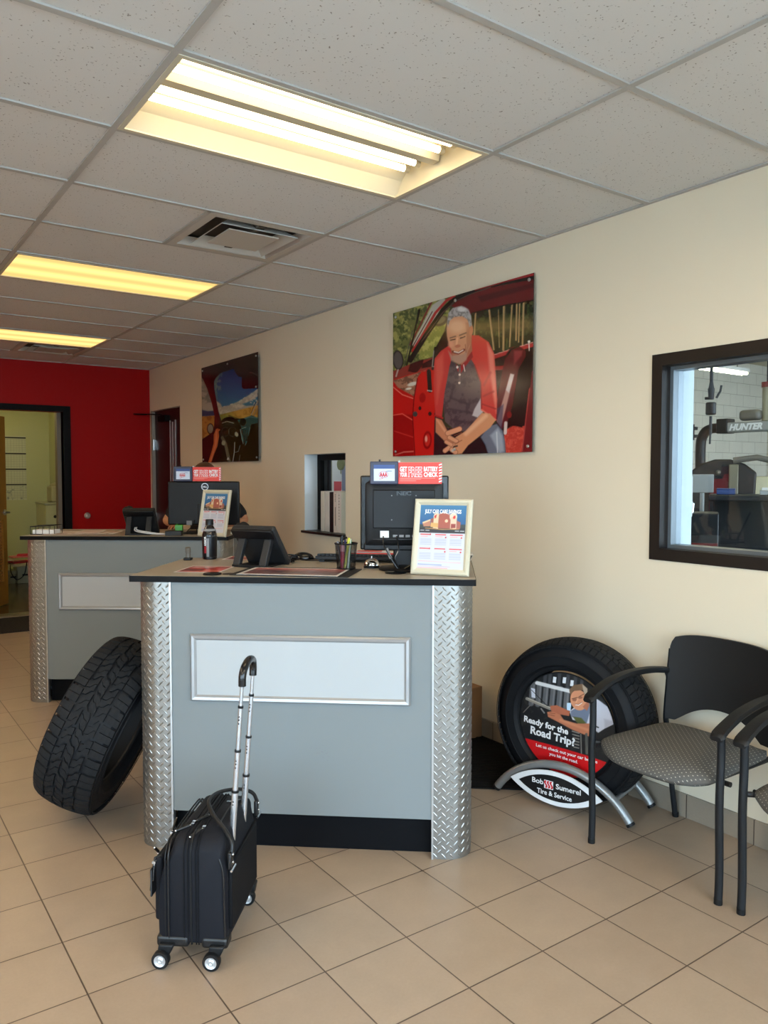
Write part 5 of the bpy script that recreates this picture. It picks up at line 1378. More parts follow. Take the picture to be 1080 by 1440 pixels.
savings_frame('cream-framed July savings flyer on the second counter, partly behind the bottle', Matrix.Translation((1.975, 4.705, TOPZ + .001)) @ Matrix.Rotation(R(-66), 4, 'Z'), False)

def battery_sign(label, M, scale=1.0):
    t = thing('battery_sign', label, 'sign', M=M @ Matrix.Scale(scale, 4))
    W, H = .290, .088
    MB().box((0, 0, H / 2), (W, .004, H)).build('sign_card', m_orange, t, smooth=False)
    d = MB(); d.b2((-W / 2 - .004, -.018, -.002), (-W / 2 + .112, -.002, H + .004)); dv = d.build('tablet_shape', P('dark_blue_tablet_frame', (44, 48, 72), .4), t, bevel=.004)
    s_ = MB(); s_.b2((-W / 2 + .012, -.0186, .012), (-W / 2 + .098, -.018, H - .010)); sc2 = s_.build('screen_print', m_screen, dv, smooth=False)
    s_ = MB(); s_.b2((-W / 2 + .012, -.0190, H - .026), (-W / 2 + .098, -.0186, H - .010)); s_.build('title_bar', m_ink_b, dv, smooth=False)
    RX = Matrix.Rotation(R(90), 4, 'X')
    text('AAA', 'lettering', m_ink_r, dv, Matrix.Translation((-W / 2 + .052, -.0192, .030)) @ RX, width=.032, height=.017, bold=.05)
    o = MB(); o.tube([(-W / 2 + .052 + .019 * math.cos(a), -.0192, .038 + .013 * math.sin(a)) for a in [k * PI / 12 for k in range(24)]], .0008, 5, closed=True)
    o.tube([(-W / 2 + .034, -.0192, .022), (-W / 2 + .036, -.0192, .018), (-W / 2 + .050, -.0192, .024)], .0009, 5); o.build('logo_ring', m_ink_r, dv)
    o = MB(); o.tube([(-W / 2 + .062, -.0192, .050), (-W / 2 + .074, -.0192, .053), (-W / 2 + .086, -.0192, .052)], .0010, 5); o.build('swoosh', m_ink_b, dv)
    text('GET', 'lettering', m_ink_w, t, Matrix.Translation((-.012, -.0026, .051)) @ RX, width=.030, height=.020, bold=.04)
    text('YOUR', 'lettering', m_ink_w, t, Matrix.Translation((-.012, -.0026, .030)) @ RX, width=.030, height=.017, bold=.04)
    text('FREE', 'lettering', m_ink_w, t, Matrix.Translation((.036, -.0026, .031)) @ RX, height=.0385, bold=.055, xs=.52)
    text('FREE', 'lettering', m_orange, t, Matrix.Translation((.036, -.0030, .031)) @ RX, height=.0385, bold=.008, xs=.52)
    text('BATTERY', 'lettering', m_ink_w, t, Matrix.Translation((.100, -.0026, .052)) @ RX, width=.058, height=.019, bold=.04)
    text('CHECK', 'lettering', m_ink_w, t, Matrix.Translation((.100, -.0026, .030)) @ RX, width=.058, height=.018, bold=.04)
    o = MB()
    for (x0, x1, z) in ((-.028, .118, .023), (-.028, .060, .018), (-.028, .040, .012)): o.b2((x0, -.0024, z), (x1, -.0021, z + .0018))
    o.build('small_print', P('pale_coral_ink', (240, 150, 140), .4), t, smooth=False)
    o = MB()
    for k in range(7): z = .006 + k * .0115; o.add([(.133, -.0024, z), (.145, -.0024, z + .004), (.145, -.0024, z + .009), (.133, -.0024, z + .005)], [(0, 1, 2, 3)])
    o.build('edge_stripe', m_ink_w, t, smooth=False)
    o = MB(); o.box((-.11, .0, H + .006), (.008, .006, .012)); o.build('clip', m_bk2, t); o = MB(); o.box((-.03, .0, H + .004), (.008, .006, .008)); o.build('clip', m_paper, t)
    return t

# --- monitor 1, seen from behind
MM = Matrix.Translation((1.934, 2.592, TOPZ)) @ Matrix.Rotation(R(-39), 4, 'Z')
mon = thing('computer_monitor', 'thick black monitor seen from behind on the front counter', 'monitor', M=MM)
W, z0, z1 = .368, .082, .392
b = MB(); b.b2((-W / 2, .012, z0), (W / 2, .040, z1)); b.build('bezel', m_bkgloss, mon, bevel=.006)
b = MB(); b.b2((-W / 2 + .018, .0405, z0 + .018), (W / 2 - .018, .0415, z1 - .018)); b.build('screen', P('dark_lcd_screen', (12, 14, 18), .12), mon, smooth=False)
b = MB(); o1 = [(-W / 2 + .022, z0 + .02), (W / 2 - .022, z0 + .02), (W / 2 - .022, z1 - .032), (W / 2 - .045, z1 - .018), (-W / 2 + .045, z1 - .018), (-W / 2 + .022, z1 - .032)]
i1 = [(-W / 2 + .05, z0 + .052), (W / 2 - .05, z0 + .052), (W / 2 - .05, z1 - .062), (W / 2 - .062, z1 - .052), (-W / 2 + .062, z1 - .052), (-W / 2 + .05, z1 - .062)]
vs_ = [(x, .014, z) for x, z in o1] + [(x, -.010, z + .0) for x, z in o1] + [(x * .97, -.026, z) for x, z in i1]
n6 = 6; b.add(vs_, [(k, (k + 1) % 6, 6 + (k + 1) % 6, 6 + k) for k in range(6)] + [(6 + k, 6 + (k + 1) % 6, 12 + (k + 1) % 6, 12 + k) for k in range(6)] + [tuple(range(12, 18))])
o = b.build('rear_housing', m_bk, mon, bevel=.006, seg=3); 
b = MB(); b.b2((-.128, -.034, z0 + .092), (.128, -.024, z1 - .058)); b.build('rear_cover_plate', m_bk, mon, bevel=.004)
b = MB(); b.b2((-.128, -.024, z0 + .045), (.128, -.018, z0 + .088)); pt = b.build('port_recess', m_bk2, mon, smooth=False)
b = MB(); b.b2((-.098, -.0262, z0 + .054), (-.062, -.0245, z0 + .082)); b.build('sticker', m_label, pt, smooth=False)
b = MB()
for k in range(6): b.b2((-.045 + k * .026, -.0262, z0 + .056), (-.027 + k * .026, -.024, z0 + .066))
b.build('port', m_greyp, pt, smooth=False)
b = MB()
for k in range(40): b.b2((-.125 + k * .0063, -.0205, z1 - .048), (-.1225 + k * .0063, -.0085, z1 - .022))
b.build('vent_slats', m_bk2, mon, smooth=False)
b = MB()
for k in range(26): b.b2((-W / 2 + .0205, -.012, z0 + .07 + k * .0075), (-W / 2 + .0225, .008, z0 + .0735 + k * .0075))
b.build('vent_slats', m_bk2, mon, smooth=False)
b = MB()
for (x, z) in ((-.05, .31), (.05, .31), (-.05, .21), (.05, .21)): b.cyl((x, -.034, z), (x, -.0352, z), .0028, n=10)
b.build('screw', m_screw, mon)
text('NEC', 'lettering', P('dark_embossed_letters', (12, 13, 16), .2), mon, Matrix.Translation((0, -.0344, z1 - .080)) @ Matrix.Rotation(R(90), 4, 'X'), width=.06, height=.016, bold=.05)
b = MB(); b.b2((-W / 2 + .015, -.004, z0 - .002), (W / 2 - .02, .03, z0 + .03)); b.build('speaker_bar', m_bk, mon, bevel=.006)
b = MB(); b.b2((-.045, .0, .012), (.045, .026, .16)); b.build('stand_neck', m_bk, mon, bevel=.006)
b = MB(); b.lathe([(0, .001), (.105, .001), (.108, .006), (.100, .012), (.04, .020), (0, .022)], 40, M=Matrix.Translation((0, .01, 0))); b.build('stand_base', m_bk, mon)
b = MB(); b.tube(smooth_path([(-.085, -.030, z0 + .06), (-.080, -.045, z0 + .02), (-.045, -.060, .045), (-.02, -.07, .010)]), .0028, 8); b.tube(smooth_path([(-.03, -.028, z0 + .06), (-.02, -.05, .09), (-.035, -.055, .05), (-.015, -.072, .010)]), .0028, 8); b.tube(smooth_path([(.06, -.028, z0 + .055), (.075, -.05, .08), (.05, -.055, .04), (.0, -.073, .010)]), .0028, 8)
b.build('cable', m_bkgloss, mon)
b = MB(); b.tube([(-.070, -.040, z0 + .010), (-.052, -.055, .052)], .006, 8); b.build('cable_tag', m_greyp, mon)
battery_sign('coral battery-check sign with a tablet picture, clipped over the thick front monitor', MM @ Matrix.Translation((.010, -.0260, .3580)) @ Matrix.Rotation(R(0), 4, 'Y'))

b = MB(); b.lathe([(0, 0), (.042, 0), (.044, .003), (.040, .006), (0, .008)], 32)
g = tag(b.build('cable_grommet', m_bkgloss, None, M=Matrix.Translation((1.838, 2.520, TOPZ + .0005))), 'flat round black cable grommet before the front monitor', 'cable grommet')

# --- desk phone on its stand, seen from behind
def desk_phone(label, M, handset=True):
    t = thing('desk_phone', label, 'desk phone', M=M)
    TL = Matrix.Translation((0, .02, .0)) @ Matrix.Rotation(R(-52), 4, 'X')      # keypad slab leaning towards the clerk
    # local: x width, slab lies in x-y' rising towards the viewer
    T = Matrix.Translation((0, .085, .012)) @ Matrix.Rotation(R(-50), 4, 'X')
    b = MB(); b.b2((-.105, -.205, -.012), (.105, .010, .016), M=T); b.build('body', m_bk2, t, bevel=.006)
    b = MB(); b.b2((-.100, -.208, -.026), (.100, -.160, -.010), M=T); b.build('body_rear', m_bk, t, bevel=.004)
    b = MB(); b.b2((-.098, -.200, .016), (-.045, .0, .034), M=T); b.ell((-.072, -.165, .038), (.026, .034, .016), 16, 8, M=T); b.ell((-.072, -.035, .038), (.026, .034, .016), 16, 8, M=T); b.build('handset', m_bk, t, bevel=.004)
    b = MB(); b.b2((-.03, -.195, .016), (.09, -.14, .019), M=T); b.build('display', m_greyp, t, smooth=False)
    b = MB()
    for i in range(4):
        for j in range(3): b.b2((-.02 + j * .03, -.12 + i * .025, .016), (0 + j * .03, -.105 + i * .025, .020), M=T)
    b.build('key', m_greyp, t, smooth=False)
    for x in (-.082, .048):
        b = MB(); pts = [(-.085, .0), (-.060, .0), (-.012, .105), (.0, .140), (-.02, .150), (-.035, .112)]
        b.prism(pts, x, x + .034, M=Matrix(((0, 0, 1, 0), (1, 0, 0, 0), (0, 1, 0, 0), (0, 0, 0, 1)))); b.build('stand_leg', m_bk2, t, bevel=.003)
    b = MB(); b.b2((-.082, -.086, .0), (.082, -.055, .012)); b.b2((-.080, -.05, .0), (.080, .09, .008)); b.build('stand_foot', m_bk, t, bevel=.003)
    return t
MP = Matrix.Translation((1.505, 3.075, TOPZ)) @ Matrix.Rotation(R(-58), 4, 'Z')
desk_phone('black desk phone on a raised stand on the front counter', MP)
M2p = Matrix.Translation((1.665, 5.165, TOPZ)) @ Matrix.Rotation(R(-32), 4, 'Z')
desk_phone('black desk phone on the second counter, beside the wide monitor', M2p)
b = MB(); b.tube(smooth_path([(-.02, -.06, .05), (-.01, -.095, .03), (.06, -.11, .016), (.14, -.10, .008), (.21, -.085, .006), (.28, -.095, .006)]), .004, 8); b.tube(smooth_path([(-.01, -.06, .05), (.0, -.09, .035), (.07, -.105, .022), (.15, -.092, .010), (.22, -.08, .006)]), .004, 8)
tag(b.build('phone_cable', P('white_cable', (200, 200, 202), .4), None, M=M2p), 'white cable looping from the phone across the second counter', 'cable')
b = MB(); b.b2((0, 0, 0), (.105, .05, .032)); tag(b.build('power_adapter', m_bk2, None, M=Matrix.Translation((1.745, 4.925, TOPZ + .0005)) @ Matrix.Rotation(R(-32), 4, 'Z'), bevel=.004), 'dark grey power adapter box before the phone on the second counter', 'power adapter')
b = MB(); b.b2((-.026, -.012, 0), (.026, .012, .058)); b.cyl((-.013, 0, .058), (-.013, 0, .066), .006, n=10); tag(b.build('green_gum_box', P('bright_green_plastic', (60, 150, 40), .3), None, M=Matrix.Translation((1.905, 5.10, TOPZ + .0005)) @ Matrix.Rotation(R(-35), 4, 'Z'), bevel=.004), 'small bright green box on the second counter under the monitor edge', 'box')

# --- bottle
m_bot = P('dark_bottle_plastic', (14, 12, 18), .2, spec=.5)
bt = thing('drink_bottle', 'dark sports drink bottle with a black cap on the front counter', 'bottle', (1.437, 3.452, TOPZ), R(-25))
b = MB(); b.lathe([(0, 0), (.030, 0), (.0335, .004), (.0335, .05), (.0325, .055), (.0335, .06), (.0345, .105), (.0335, .118), (.026, .140), (.0185, .156), (.0165, .160), (.0165, .166), (0, .166)], 32); b.build('bottle_body', m_bot, bt)
b = MB(); b.lathe([(.0336, .012), (.0342, .014), (.0350, .105), (.0342, .108)], 32); lb = b.build('label_sleeve', P('black_label_film', (12, 12, 16), .35, spec=.3), bt)
b = MB(); b.lathe([(.0351, .014), (.0353, .10)], 8, a0=R(-112), a1=R(-92)); b.build('label_stripe', m_greyp, lb)
b = MB(); b.lathe([(.0351, .030), (.0353, .062)], 6, a0=R(-132), a1=R(-114)); b.build('label_stripe', P('dark_red_ink', (150, 20, 36), .4), lb)
text('ARMOR', 'lettering', m_ink_w, lb, Matrix.Rotation(R(-33 + 0), 4, 'Z') @ Matrix.Translation((0, -.0358, .064)) @ Matrix.Rotation(R(90), 4, 'X') @ Matrix.Translation((0, 0, 0)) @ Matrix.Rotation(R(90), 4, 'Z') @ Matrix.Translation((.022, -.006, 0)), width=.045, height=.0115, bold=.03)
b = MB(); b.lathe([(.028, .131), (.0245, .141), (.0262, .143), (.0298, .133)], 32, closed=True); b.build('shoulder_band', m_greyp, lb)
b = MB(); b.lathe([(.0175, .160), (.0185, .161), (.0185, .184), (.017, .187), (0, .187)], 32); b.build('cap', m_bk, bt)
# --- small black handheld thing
sc3 = thing('barcode_scanner', 'small grey-brown upright scanner at the corner of the front counter', 'scanner', (1.338, 3.470, TOPZ), R(-35))
b = MB(); b.b2((-.018, -.022, 0), (.018, .022, .012)); b.build('cradle', m_bk, sc3, bevel=.004)
b = MB(); b.tube(smooth_path([(0, 0, .01), (0, .002, .035), (0, -.004, .058)]), [.011] * 6 + [.0125] * 6 + [.012], 12); b.build('body', m_brownp, sc3)
# --- flyers, desk mat, round coaster
def flat_sheet(name, label, cat, corners, art_fn, n, z, mat=None, group=None):
    """corners: near-left, near-right, far-right, far-left on the worktop"""
    nl, nr, fr_, fl = [Vector((x, y, 0)) for x, y in corners]
    c_ = (nl + nr + fr_ + fl) / 4; ex = ((nr - nl) + (fr_ - fl)) / 2; ey = ((fl - nl) + (fr_ - nr)) / 2
    W, H = ex.length, ey.length
    M = frame((c_.x, c_.y, z), ex, ey)
    t = thing(name, label, cat, M=M, group=group)
    MB().b2((-W / 2, -H / 2, -.0006), (W / 2, H / 2, -.0001)).build('sheet', m_paper, t, smooth=False)
    A = Art(W, H, n, [(0, 0), (1000, 0), (1000, 1000), (0, 1000)], (232, 228, 222)); art_fn(A); A.build('print', mat or m_gloss, t, Matrix.Translation((0, 0, .0002)))
    return t
def red_flyer(A):
    A.poly([(50, 60), (950, 60), (950, 940), (50, 940)], (176, 44, 36), 8)
    A.grain([(50, 60), (950, 60), (950, 500), (50, 500)], (90, 40, 36), 120, .8, .5); A.poly([(60, 560), (500, 540), (520, 720), (60, 760)], (60, 36, 34), 20); A.poly([(560, 600), (940, 600), (940, 900), (560, 900)], (214, 104, 84), 20)
    for y in (130, 220, 300): A.line([(120, y), (620, y)], 40, (232, 214, 206), 10)
    A.line([(80, 850), (500, 850)], 30, (226, 200, 190), 10)
flat_sheet('red_flyer', 'red printed flyer lying on the front counter before the bottle', 'flyer', [(1.112, 3.052), (1.262, 2.935), (1.402, 3.098), (1.268, 3.232)], red_flyer, 60, TOPZ + .0012)
flat_sheet('red_flyer', 'red printed flyer lying behind the desk phone at the back of the front counter', 'flyer', [(1.470, 3.395), (1.640, 3.235), (1.755, 3.345), (1.570, 3.500)], red_flyer, 50, TOPZ + .0012)
b = MB(); b.lathe([(0, 0), (.036, 0), (.0375, .003), (.034, .006), (0, .007)], 32); tag(b.build('black_coaster', m_bk, None, M=Matrix.Translation((1.218, 2.902, TOPZ + .0005))), 'flat round black disc at the front edge of the counter', 'coaster')
b = MB(); b.lathe([(0, 0), (.024, 0), (.025, .002), (0, .004)], 24); tag(b.build('dark_disc', P('dark_brown_plastic', (52, 44, 40), .4), None, M=Matrix.Translation((1.256, 2.888, TOPZ + .0005)) @ Matrix.Translation((.02, -.01, 0))), 'smaller brown disc touching the flat black disc on the counter', 'coaster')
MMt = frame(((1.262 + 1.593 + 1.795 + 1.431) / 4, (2.823 + 2.489 + 2.735 + 3.019) / 4, TOPZ + .0008), (.331, -.334, 0), (.17, .195, 0))
b = MB(); b.b2((-.235, -.130, 0), (.242, .145, .003)); tag(b.build('desk_mat', P('black_desk_mat', (22, 22, 24), .6), None, M=MMt, bevel=.001), 'black desk mat on the front counter under a large printed sheet', 'desk mat')
def landscape(A):
    A.poly([(40, 60), (970, 60), (970, 940), (40, 940)], (128, 84, 84), 8); A.grad([(40, 60), (970, 60), (970, 460), (40, 460)], (196, 116, 108), (120, 84, 92), (0, 60), (0, 460), 8)
    A.grain([(40, 400), (970, 400), (970, 940), (40, 940)], (72, 66, 70), 90, .8, .45); A.grain([(40, 500), (970, 500), (970, 940), (40, 940)], (150, 146, 150), 60, .6, .6); A.poly([(40, 880), (970, 880), (970, 940), (40, 940)], (214, 206, 202), 10)
flat_sheet('large_print', 'large pinkish landscape print lying on the black desk mat', 'printed sheet', [(1.290, 2.815), (1.575, 2.525), (1.730, 2.705), (1.435, 2.985)], landscape, 90, TOPZ + .0060)

# --- pen cup with pens
PC = Vector((1.727, 2.716, TOPZ + .0070))
cup = thing('pen_cup', 'black wire mesh pen cup on the large print', 'pen cup', PC)
b = MB(); nseg = 40; vs_ = []; 
for i in range(nseg + 1):
    a = 2 * PI * i / nseg
    for r_, z in ((.038, .002), (.0465, .105)): vs_.append((r_ * math.cos(a), r_ * math.sin(a), z))
b.add(vs_, [(2 * i, 2 * i + 2, 2 * i + 3, 2 * i + 1) for i in range(nseg)])
cw = b.build('mesh_wall', mesh_cup_mat('black_wire_mesh'), cup)
uvl = cw.data.uv_layers.new(name='UVMap')
for poly in cw.data.polygons:
    for li in poly.loop_indices:
        vi = cw.data.loops[li].vertex_index; uvl.data[li].uv = ((vi // 2) / nseg * 1.6, (vi % 2) * .62)
b = MB(); b.tube([(.0465 * math.cos(a * PI / 20), .0465 * math.sin(a * PI / 20), .105) for a in range(40)], .0028, 8, closed=True); b.build('rim', m_bk, cup); b = MB(); b.tube([(.038 * math.cos(a * PI / 20), .038 * math.sin(a * PI / 20), .003) for a in range(40)], .0022, 8, closed=True); b.build('base_ring', m_bk, cup)
b = MB(); b.lathe([(0, .001), (.038, .001), (.038, .003), (0, .003)], 32); b.build('bottom', m_bk, cup)
pens = [((-.022, -.006), (-.020, -.004), .098, .0085, (178, 24, 60), 'fat red marker in the pen cup', 'marker'), ((-.020, -.020), (.010, -.010), .128, .0055, (176, 178, 30), 'yellow-green highlighter leaning across the pen cup', 'highlighter'),
        ((-.006, -.022), (.022, .0), .124, .0038, (226, 228, 230), 'white pen leaning in the pen cup', 'pen'), ((.004, -.012), (.028, .006), .118, .0038, (60, 150, 80), 'green pen in the pen cup', 'pen'),
        ((.008, .008), (.030, .016), .122, .004, (70, 110, 170), 'blue pen in the pen cup', 'pen'), ((-.010, .014), (-.030, .020), .112, .0042, (120, 122, 126), 'grey pen at the back of the pen cup', 'pen'),
        ((.0, .004), (.010, .024), .118, .004, (30, 40, 90), 'navy pen standing in the pen cup', 'pen')]
for (p0, p1, L_, r_, colr, lab, cat) in pens:
    t = thing(cat, lab, cat, PC + Vector((p0[0], p0[1], .004)), group='pens and markers in the cup')
    d_ = Vector((p1[0] - p0[0], p1[1] - p0[1], L_)).normalized()
    m_ = P('pen_' + 'barrel', colr, .3)
    b = MB(); b.tube([(0, 0, 0), d_ * L_ * .72], r_, 10); b.build('barrel', m_, t); b = MB(); b.tube([d_ * L_ * .70, d_ * L_ * .98, d_ * L_], [r_ * 1.12, r_ * 1.05, r_ * .6], 10); b.build('cap', P('pen_cap_white', (224, 150, 160) if cat == 'marker' else colr, .3), t)
sz_ = thing('scissors', 'black-handled scissors sticking out of the pen cup', 'scissors', PC + Vector((-.012, .006, .006)), group=None)
d_ = Vector((.0, .004, .11)).normalized()
b = MB(); b.tube([(0, 0, 0), d_ * .085], [.003, .006], 8); b.build('blade', m_steel, sz_)
b = MB(); b.tube([d_ * .08, d_ * .115 + Vector((-.004, 0, 0)), d_ * .130], [.006, .0065, .006], 8); b.tube([d_ * .112, d_ * .120 + Vector((.014, 0, 0)), d_ * .122 + Vector((.022, 0, .0))], .0045, 8); b.build('finger_handle', m_bk, sz_)

# --- service bell, keyboard, computer mouse, loose papers
bell = thing('service_bell', 'shiny chrome service bell on the front counter before the monitor', 'bell', (1.868, 2.735, TOPZ))
b = MB(); b.lathe([(0, 0), (.034, 0), (.034, .006), (.0, .008)], 32); b.build('base', m_bk, bell)
b = MB(); b.lathe([(.031, .008), (.033, .011), (.031, .022), (.024, .032), (.012, .038), (0, .040)], 36); b.build('dome', m_chrome, bell)
b = MB(); b.cyl((0, 0, .039), (0, 0, .048), .0035, n=12); b.build('striker_button', m_chrome, bell)
MKb = Matrix.Translation((1.940, 2.940, TOPZ)) @ Matrix.Rotation(R(-44), 4, 'Z')
kb = thing('keyboard', 'black keyboard behind the monitor on the front counter', 'keyboard', M=MKb)
b = MB(); b.add([(-.20, -.02, .010), (.19, -.02, .010), (.19, .11, .004), (-.20, .11, .004), (-.20, -.02, .027), (.19, -.02, .027), (.19, .11, .016), (-.20, .11, .016)], [(0, 3, 2, 1), (4, 5, 6, 7), (0, 1, 5, 4), (1, 2, 6, 5), (2, 3, 7, 6), (3, 0, 4, 7)]); b.build('case', m_bk2, kb, bevel=.003)
b = MB()
for i in range(5):
    for j in range(20): y = -.008 + i * .0215; b.box((-.185 + j * .0190, y + .008, .030 - y * .085), (.016, .0175, .008))
b.build('key', m_bk, kb, smooth=False)
for x in (-.17, .16):
    b = MB(); b.b2((x - .012, -.018, 0), (x + .012, -.012, .012)); b.build('tilt_foot', m_bk, kb, smooth=False)
ms = thing('computer_mouse', 'black computer mouse at the back edge of the front counter', 'computer mouse', (1.790, 3.190, TOPZ), R(-40))
b = MB(); b.ell((0, 0, .004), (.052, .031, .030), 24, 14); b.v = [(x, y, max(z, .001)) for x, y, z in b.v]; b.build('shell', m_bkgloss, ms)
b = MB(); b.lathe([(0, 0), (.060, 0), (.060, .002), (0, .002)], 32, M=Matrix.Translation((.052, -.01, -.0))); b.build('pad', m_bk2, ms)
b = MB(); rs = random.Random(2)
pts = [(rs.uniform(-.045, .045), rs.uniform(-.03, .03), rs.uniform(.006, .036)) for _ in range(16)]
b.tube(smooth_path(pts, 5), .0038, 8); tag(b.build('coiled_cord', m_bk, None, M=Matrix.Translation((1.675, 3.095, TOPZ))), 'tangled black coiled phone cord beside the desk phone', 'cord')
def red_sheet(A):
    A.poly([(30, 30), (970, 30), (970, 970), (30, 970)], (214, 206, 200), 10)
    for y in range(120, 900, 110): A.line([(80, y), (900, y)], 30, (206, 110, 100), 16, .7)
M_ = Matrix.Translation((2.110, 3.045, TOPZ + .002)) @ Matrix.Rotation(R(-42), 4, 'Z')
ps = thing('paper_stack', 'loose stack of printed papers behind the keyboard on the front counter', 'papers', M=M_)
b = MB(); b.b2((-.16, 0, 0), (.10, .09, .022)); b.b2((-.20, .03, .022), (.06, .10, .026), M=Matrix.Rotation(R(5), 4, 'Z')); b.build('sheets', m_paper, ps, smooth=False)
b = MB(); b.add([(-.16, -.0015, .008), (.10, -.0015, .008), (.10, -.0005, .021), (-.16, -.0005, .021)], [(0, 1, 2, 3)]); b.b2((-.10, .01, .0262), (.02, .07, .0266)); b.build('red_print', m_ink_o, ps, smooth=False)
# folded white card at the end of the counter
b = MB(); MT_ = Matrix.Translation((2.110, 2.490, TOPZ)) @ Matrix.Rotation(R(-40), 4, 'Z')
b.prism([(-.075, .0), (-.0745, .0), (.03, .058), (.085, .060), (.085, .0615), (.03, .0595)], 0, .10, M=Matrix(((1, 0, 0, 0), (0, 0, 1, 0), (0, 1, 0, 0), (0, 0, 0, 1))))
b.prism([(.086, .060), (.087, .060), (.055, .001), (.054, .001)], 0, .10, M=Matrix(((1, 0, 0, 0), (0, 0, 1, 0), (0, 1, 0, 0), (0, 0, 0, 1))))
tag(b.build('folded_card', m_paper, None, M=MT_, smooth=False), 'white folded card peeking out behind the framed flyer on the front counter', 'card')

# --- second counter: wide monitor, papers, wire tray
MM2 = Matrix.Translation((2.045, 5.015, TOPZ)) @ Matrix.Rotation(R(-37), 4, 'Z')
m2 = thing('computer_monitor', 'wide slim black monitor seen from behind on the second counter', 'monitor', M=MM2)
W = .49; z0, z1 = .056, .352
b = MB(); b.b2((-W / 2, 0, z0), (W / 2, .030, z1)); b.build('rear_shell', m_bk, m2, bevel=.010, seg=3)
b = MB(); b.b2((-W / 2 + .01, .0302, z0 + .01), (W / 2 - .01, .031, z1 - .01)); b.build('screen', P('dark_lcd_screen', (12, 14, 18), .12), m2, smooth=False)
b = MB(); MR = Matrix.Translation((.012, -.001, z1 - .036)) @ Matrix.Rotation(R(90), 4, 'X'); b.lathe([(.0195, 0), (.0195, .002), (.0245, .002), (.0245, 0)], 32, M=MR, closed=True); b.build('badge_ring', P('silver_badge', (180, 182, 186), .3, .5), m2)
text('DELL', 'lettering', P('silver_badge_letters', (190, 192, 196), .3), m2, MR @ Matrix.Translation((0, -.006, .0022)), width=.032, height=.011, bold=.05)
b = MB(); b.b2((-.035, -.02, .01), (.035, .0, .20)); b.build('stand_neck', m_bk, m2, bevel=.006); b = MB(); b.b2((-.12, -.09, 0), (.12, .09, .012)); b.build('stand_base', m_bk, m2, bevel=.005)
b = MB(); b.b2((-.115, -.004, .055), (-.080, .0, .085)); b.build('sticker', m_greyp, m2, smooth=False)
b = MB(); b.tube(smooth_path([(-.06, -.003, .09), (-.07, -.03, .05), (-.10, -.06, .01), (-.06, -.11, .005)]), .003, 8); b.tube(smooth_path([(.0, -.02, .08), (-.03, -.05, .04), (-.02, -.10, .005)]), .003, 8); b.build('cable', m_bk, m2)
battery_sign('coral battery-check sign standing on the wide monitor of the second counter', MM2 @ Matrix.Translation((-.035, .004, z1 + .001)), 1.08)
def news(A):
    A.grain([(0, 0), (1000, 0), (1000, 1000), (0, 1000)], (186, 150, 130), 160, .8, .4); A.grain([(0, 0), (1000, 0), (1000, 1000), (0, 1000)], (120, 84, 74), 90, .7, .6)
flat_sheet('newspaper', 'open newspaper lying on the second counter', 'newspaper', [(1.115, 5.420), (1.520, 5.245), (1.640, 5.500), (1.250, 5.760)], news, 50, TOPZ + .0030, m_matt)
flat_sheet('magazine', 'magazine lying across the newspaper on the second counter', 'magazine', [(1.300, 5.385), (1.440, 5.330), (1.560, 5.610), (1.420, 5.690)], red_sheet, 30, TOPZ + .0070, m_matt)
tr = thing('wire_tray', 'black wire paper tray at the far corner of the second counter', 'paper tray', Vector((1.15, 5.50, TOPZ + .0)) + Vector((.01, .06, 0)), R(-36))
b = MB()
for z in (.002, .052): b.tube([(-.08, -.06, z), (.08, -.06, z + (.008 if z > .01 else 0)), (.08, .06, z + (.008 if z > .01 else 0)), (-.08, .06, z)], .0028, 6, closed=True)
for x in (-.08, -.045, .0, .045, .08):
    for y in (-.06, .06): b.tube([(x, y, .002), (x, y, .056)], .0018, 6)
b.build('wire_frame', m_bk, tr)
b = MB(); b.b2((-.07, -.05, .004), (.07, .05, .03)); b.build('paper_sheets', m_paper, tr, smooth=False)
b = MB(); M_ = MM2 @ Matrix.Translation((.20, -.015, 0)); b.b2((0, -.05, 0.001), (.13, .04, .016)); b.b2((.02, -.06, .016), (.15, .03, .026)); tag(b.build('paper_pile', m_paper, None, M=M_, smooth=False), 'pile of white papers on the second counter beside the wide monitor', 'papers')

# --- books standing in the hatch
bk = [(.030, (216, 212, 198)), (.004, (150, 146, 136)), (.034, (214, 210, 200)), (.030, (18, 18, 26)), (.030, (218, 206, 196)), (.026, (214, 206, 200)), (.036, (196, 206, 196))]
y = 5.142; labs = ['white binder at the far end of the row in the hatch', 'thin grey folder between two white binders in the hatch', 'white binder beside the black one in the hatch', 'black-spined binder in the hatch row', 'pinkish-white binder next to the black one, with fine print down its spine', 'pale binder with a dotted title down its spine', 'pale green-grey binder at the near end of the hatch row']
for k, (w, colr) in enumerate(bk):
    w *= 1.9 if k != 1 else 1.6
    t = thing('ring_binder', labs[k], 'binder', (XW + .045, y - w / 2, HAT[2] + .0185), group='binders standing in the hatch')
    hgt = .305 - (.004 if k % 2 else 0)
    b = MB(); b.b2((0, -w / 2 + .001, 0), (.21 if k else .2, w / 2 - .001, hgt)); b.build('cover', P('binder_cover', colr, .45), t, bevel=.003)
    b = MB(); b.b2((.01, -w / 2 + .004, .002), (.212, w / 2 - .004, hgt - .004)); b.build('pages', m_paper, t, smooth=False)
    if k in (4, 5):
        b = MB()
        for q in range(9 if k == 5 else 5): z = hgt - .02 - q * (.022 if k == 5 else .012); b.b2((-.0006, -.004, z - .006), (0, .004, z))
        if k == 4: b.b2((-.0006, -.003, .05), (0, .003, .19))
        b.build('spine_title', m_ink_k, t, smooth=False)
    y -= w
def pxy(x, y, Y):
    d = (fw + r2 * ((x - 540) / 1096.07) - u2 * ((y - 720) / 1096.07)); return Vector((0, 0, CAMZ)) + d * (Y / d.y)
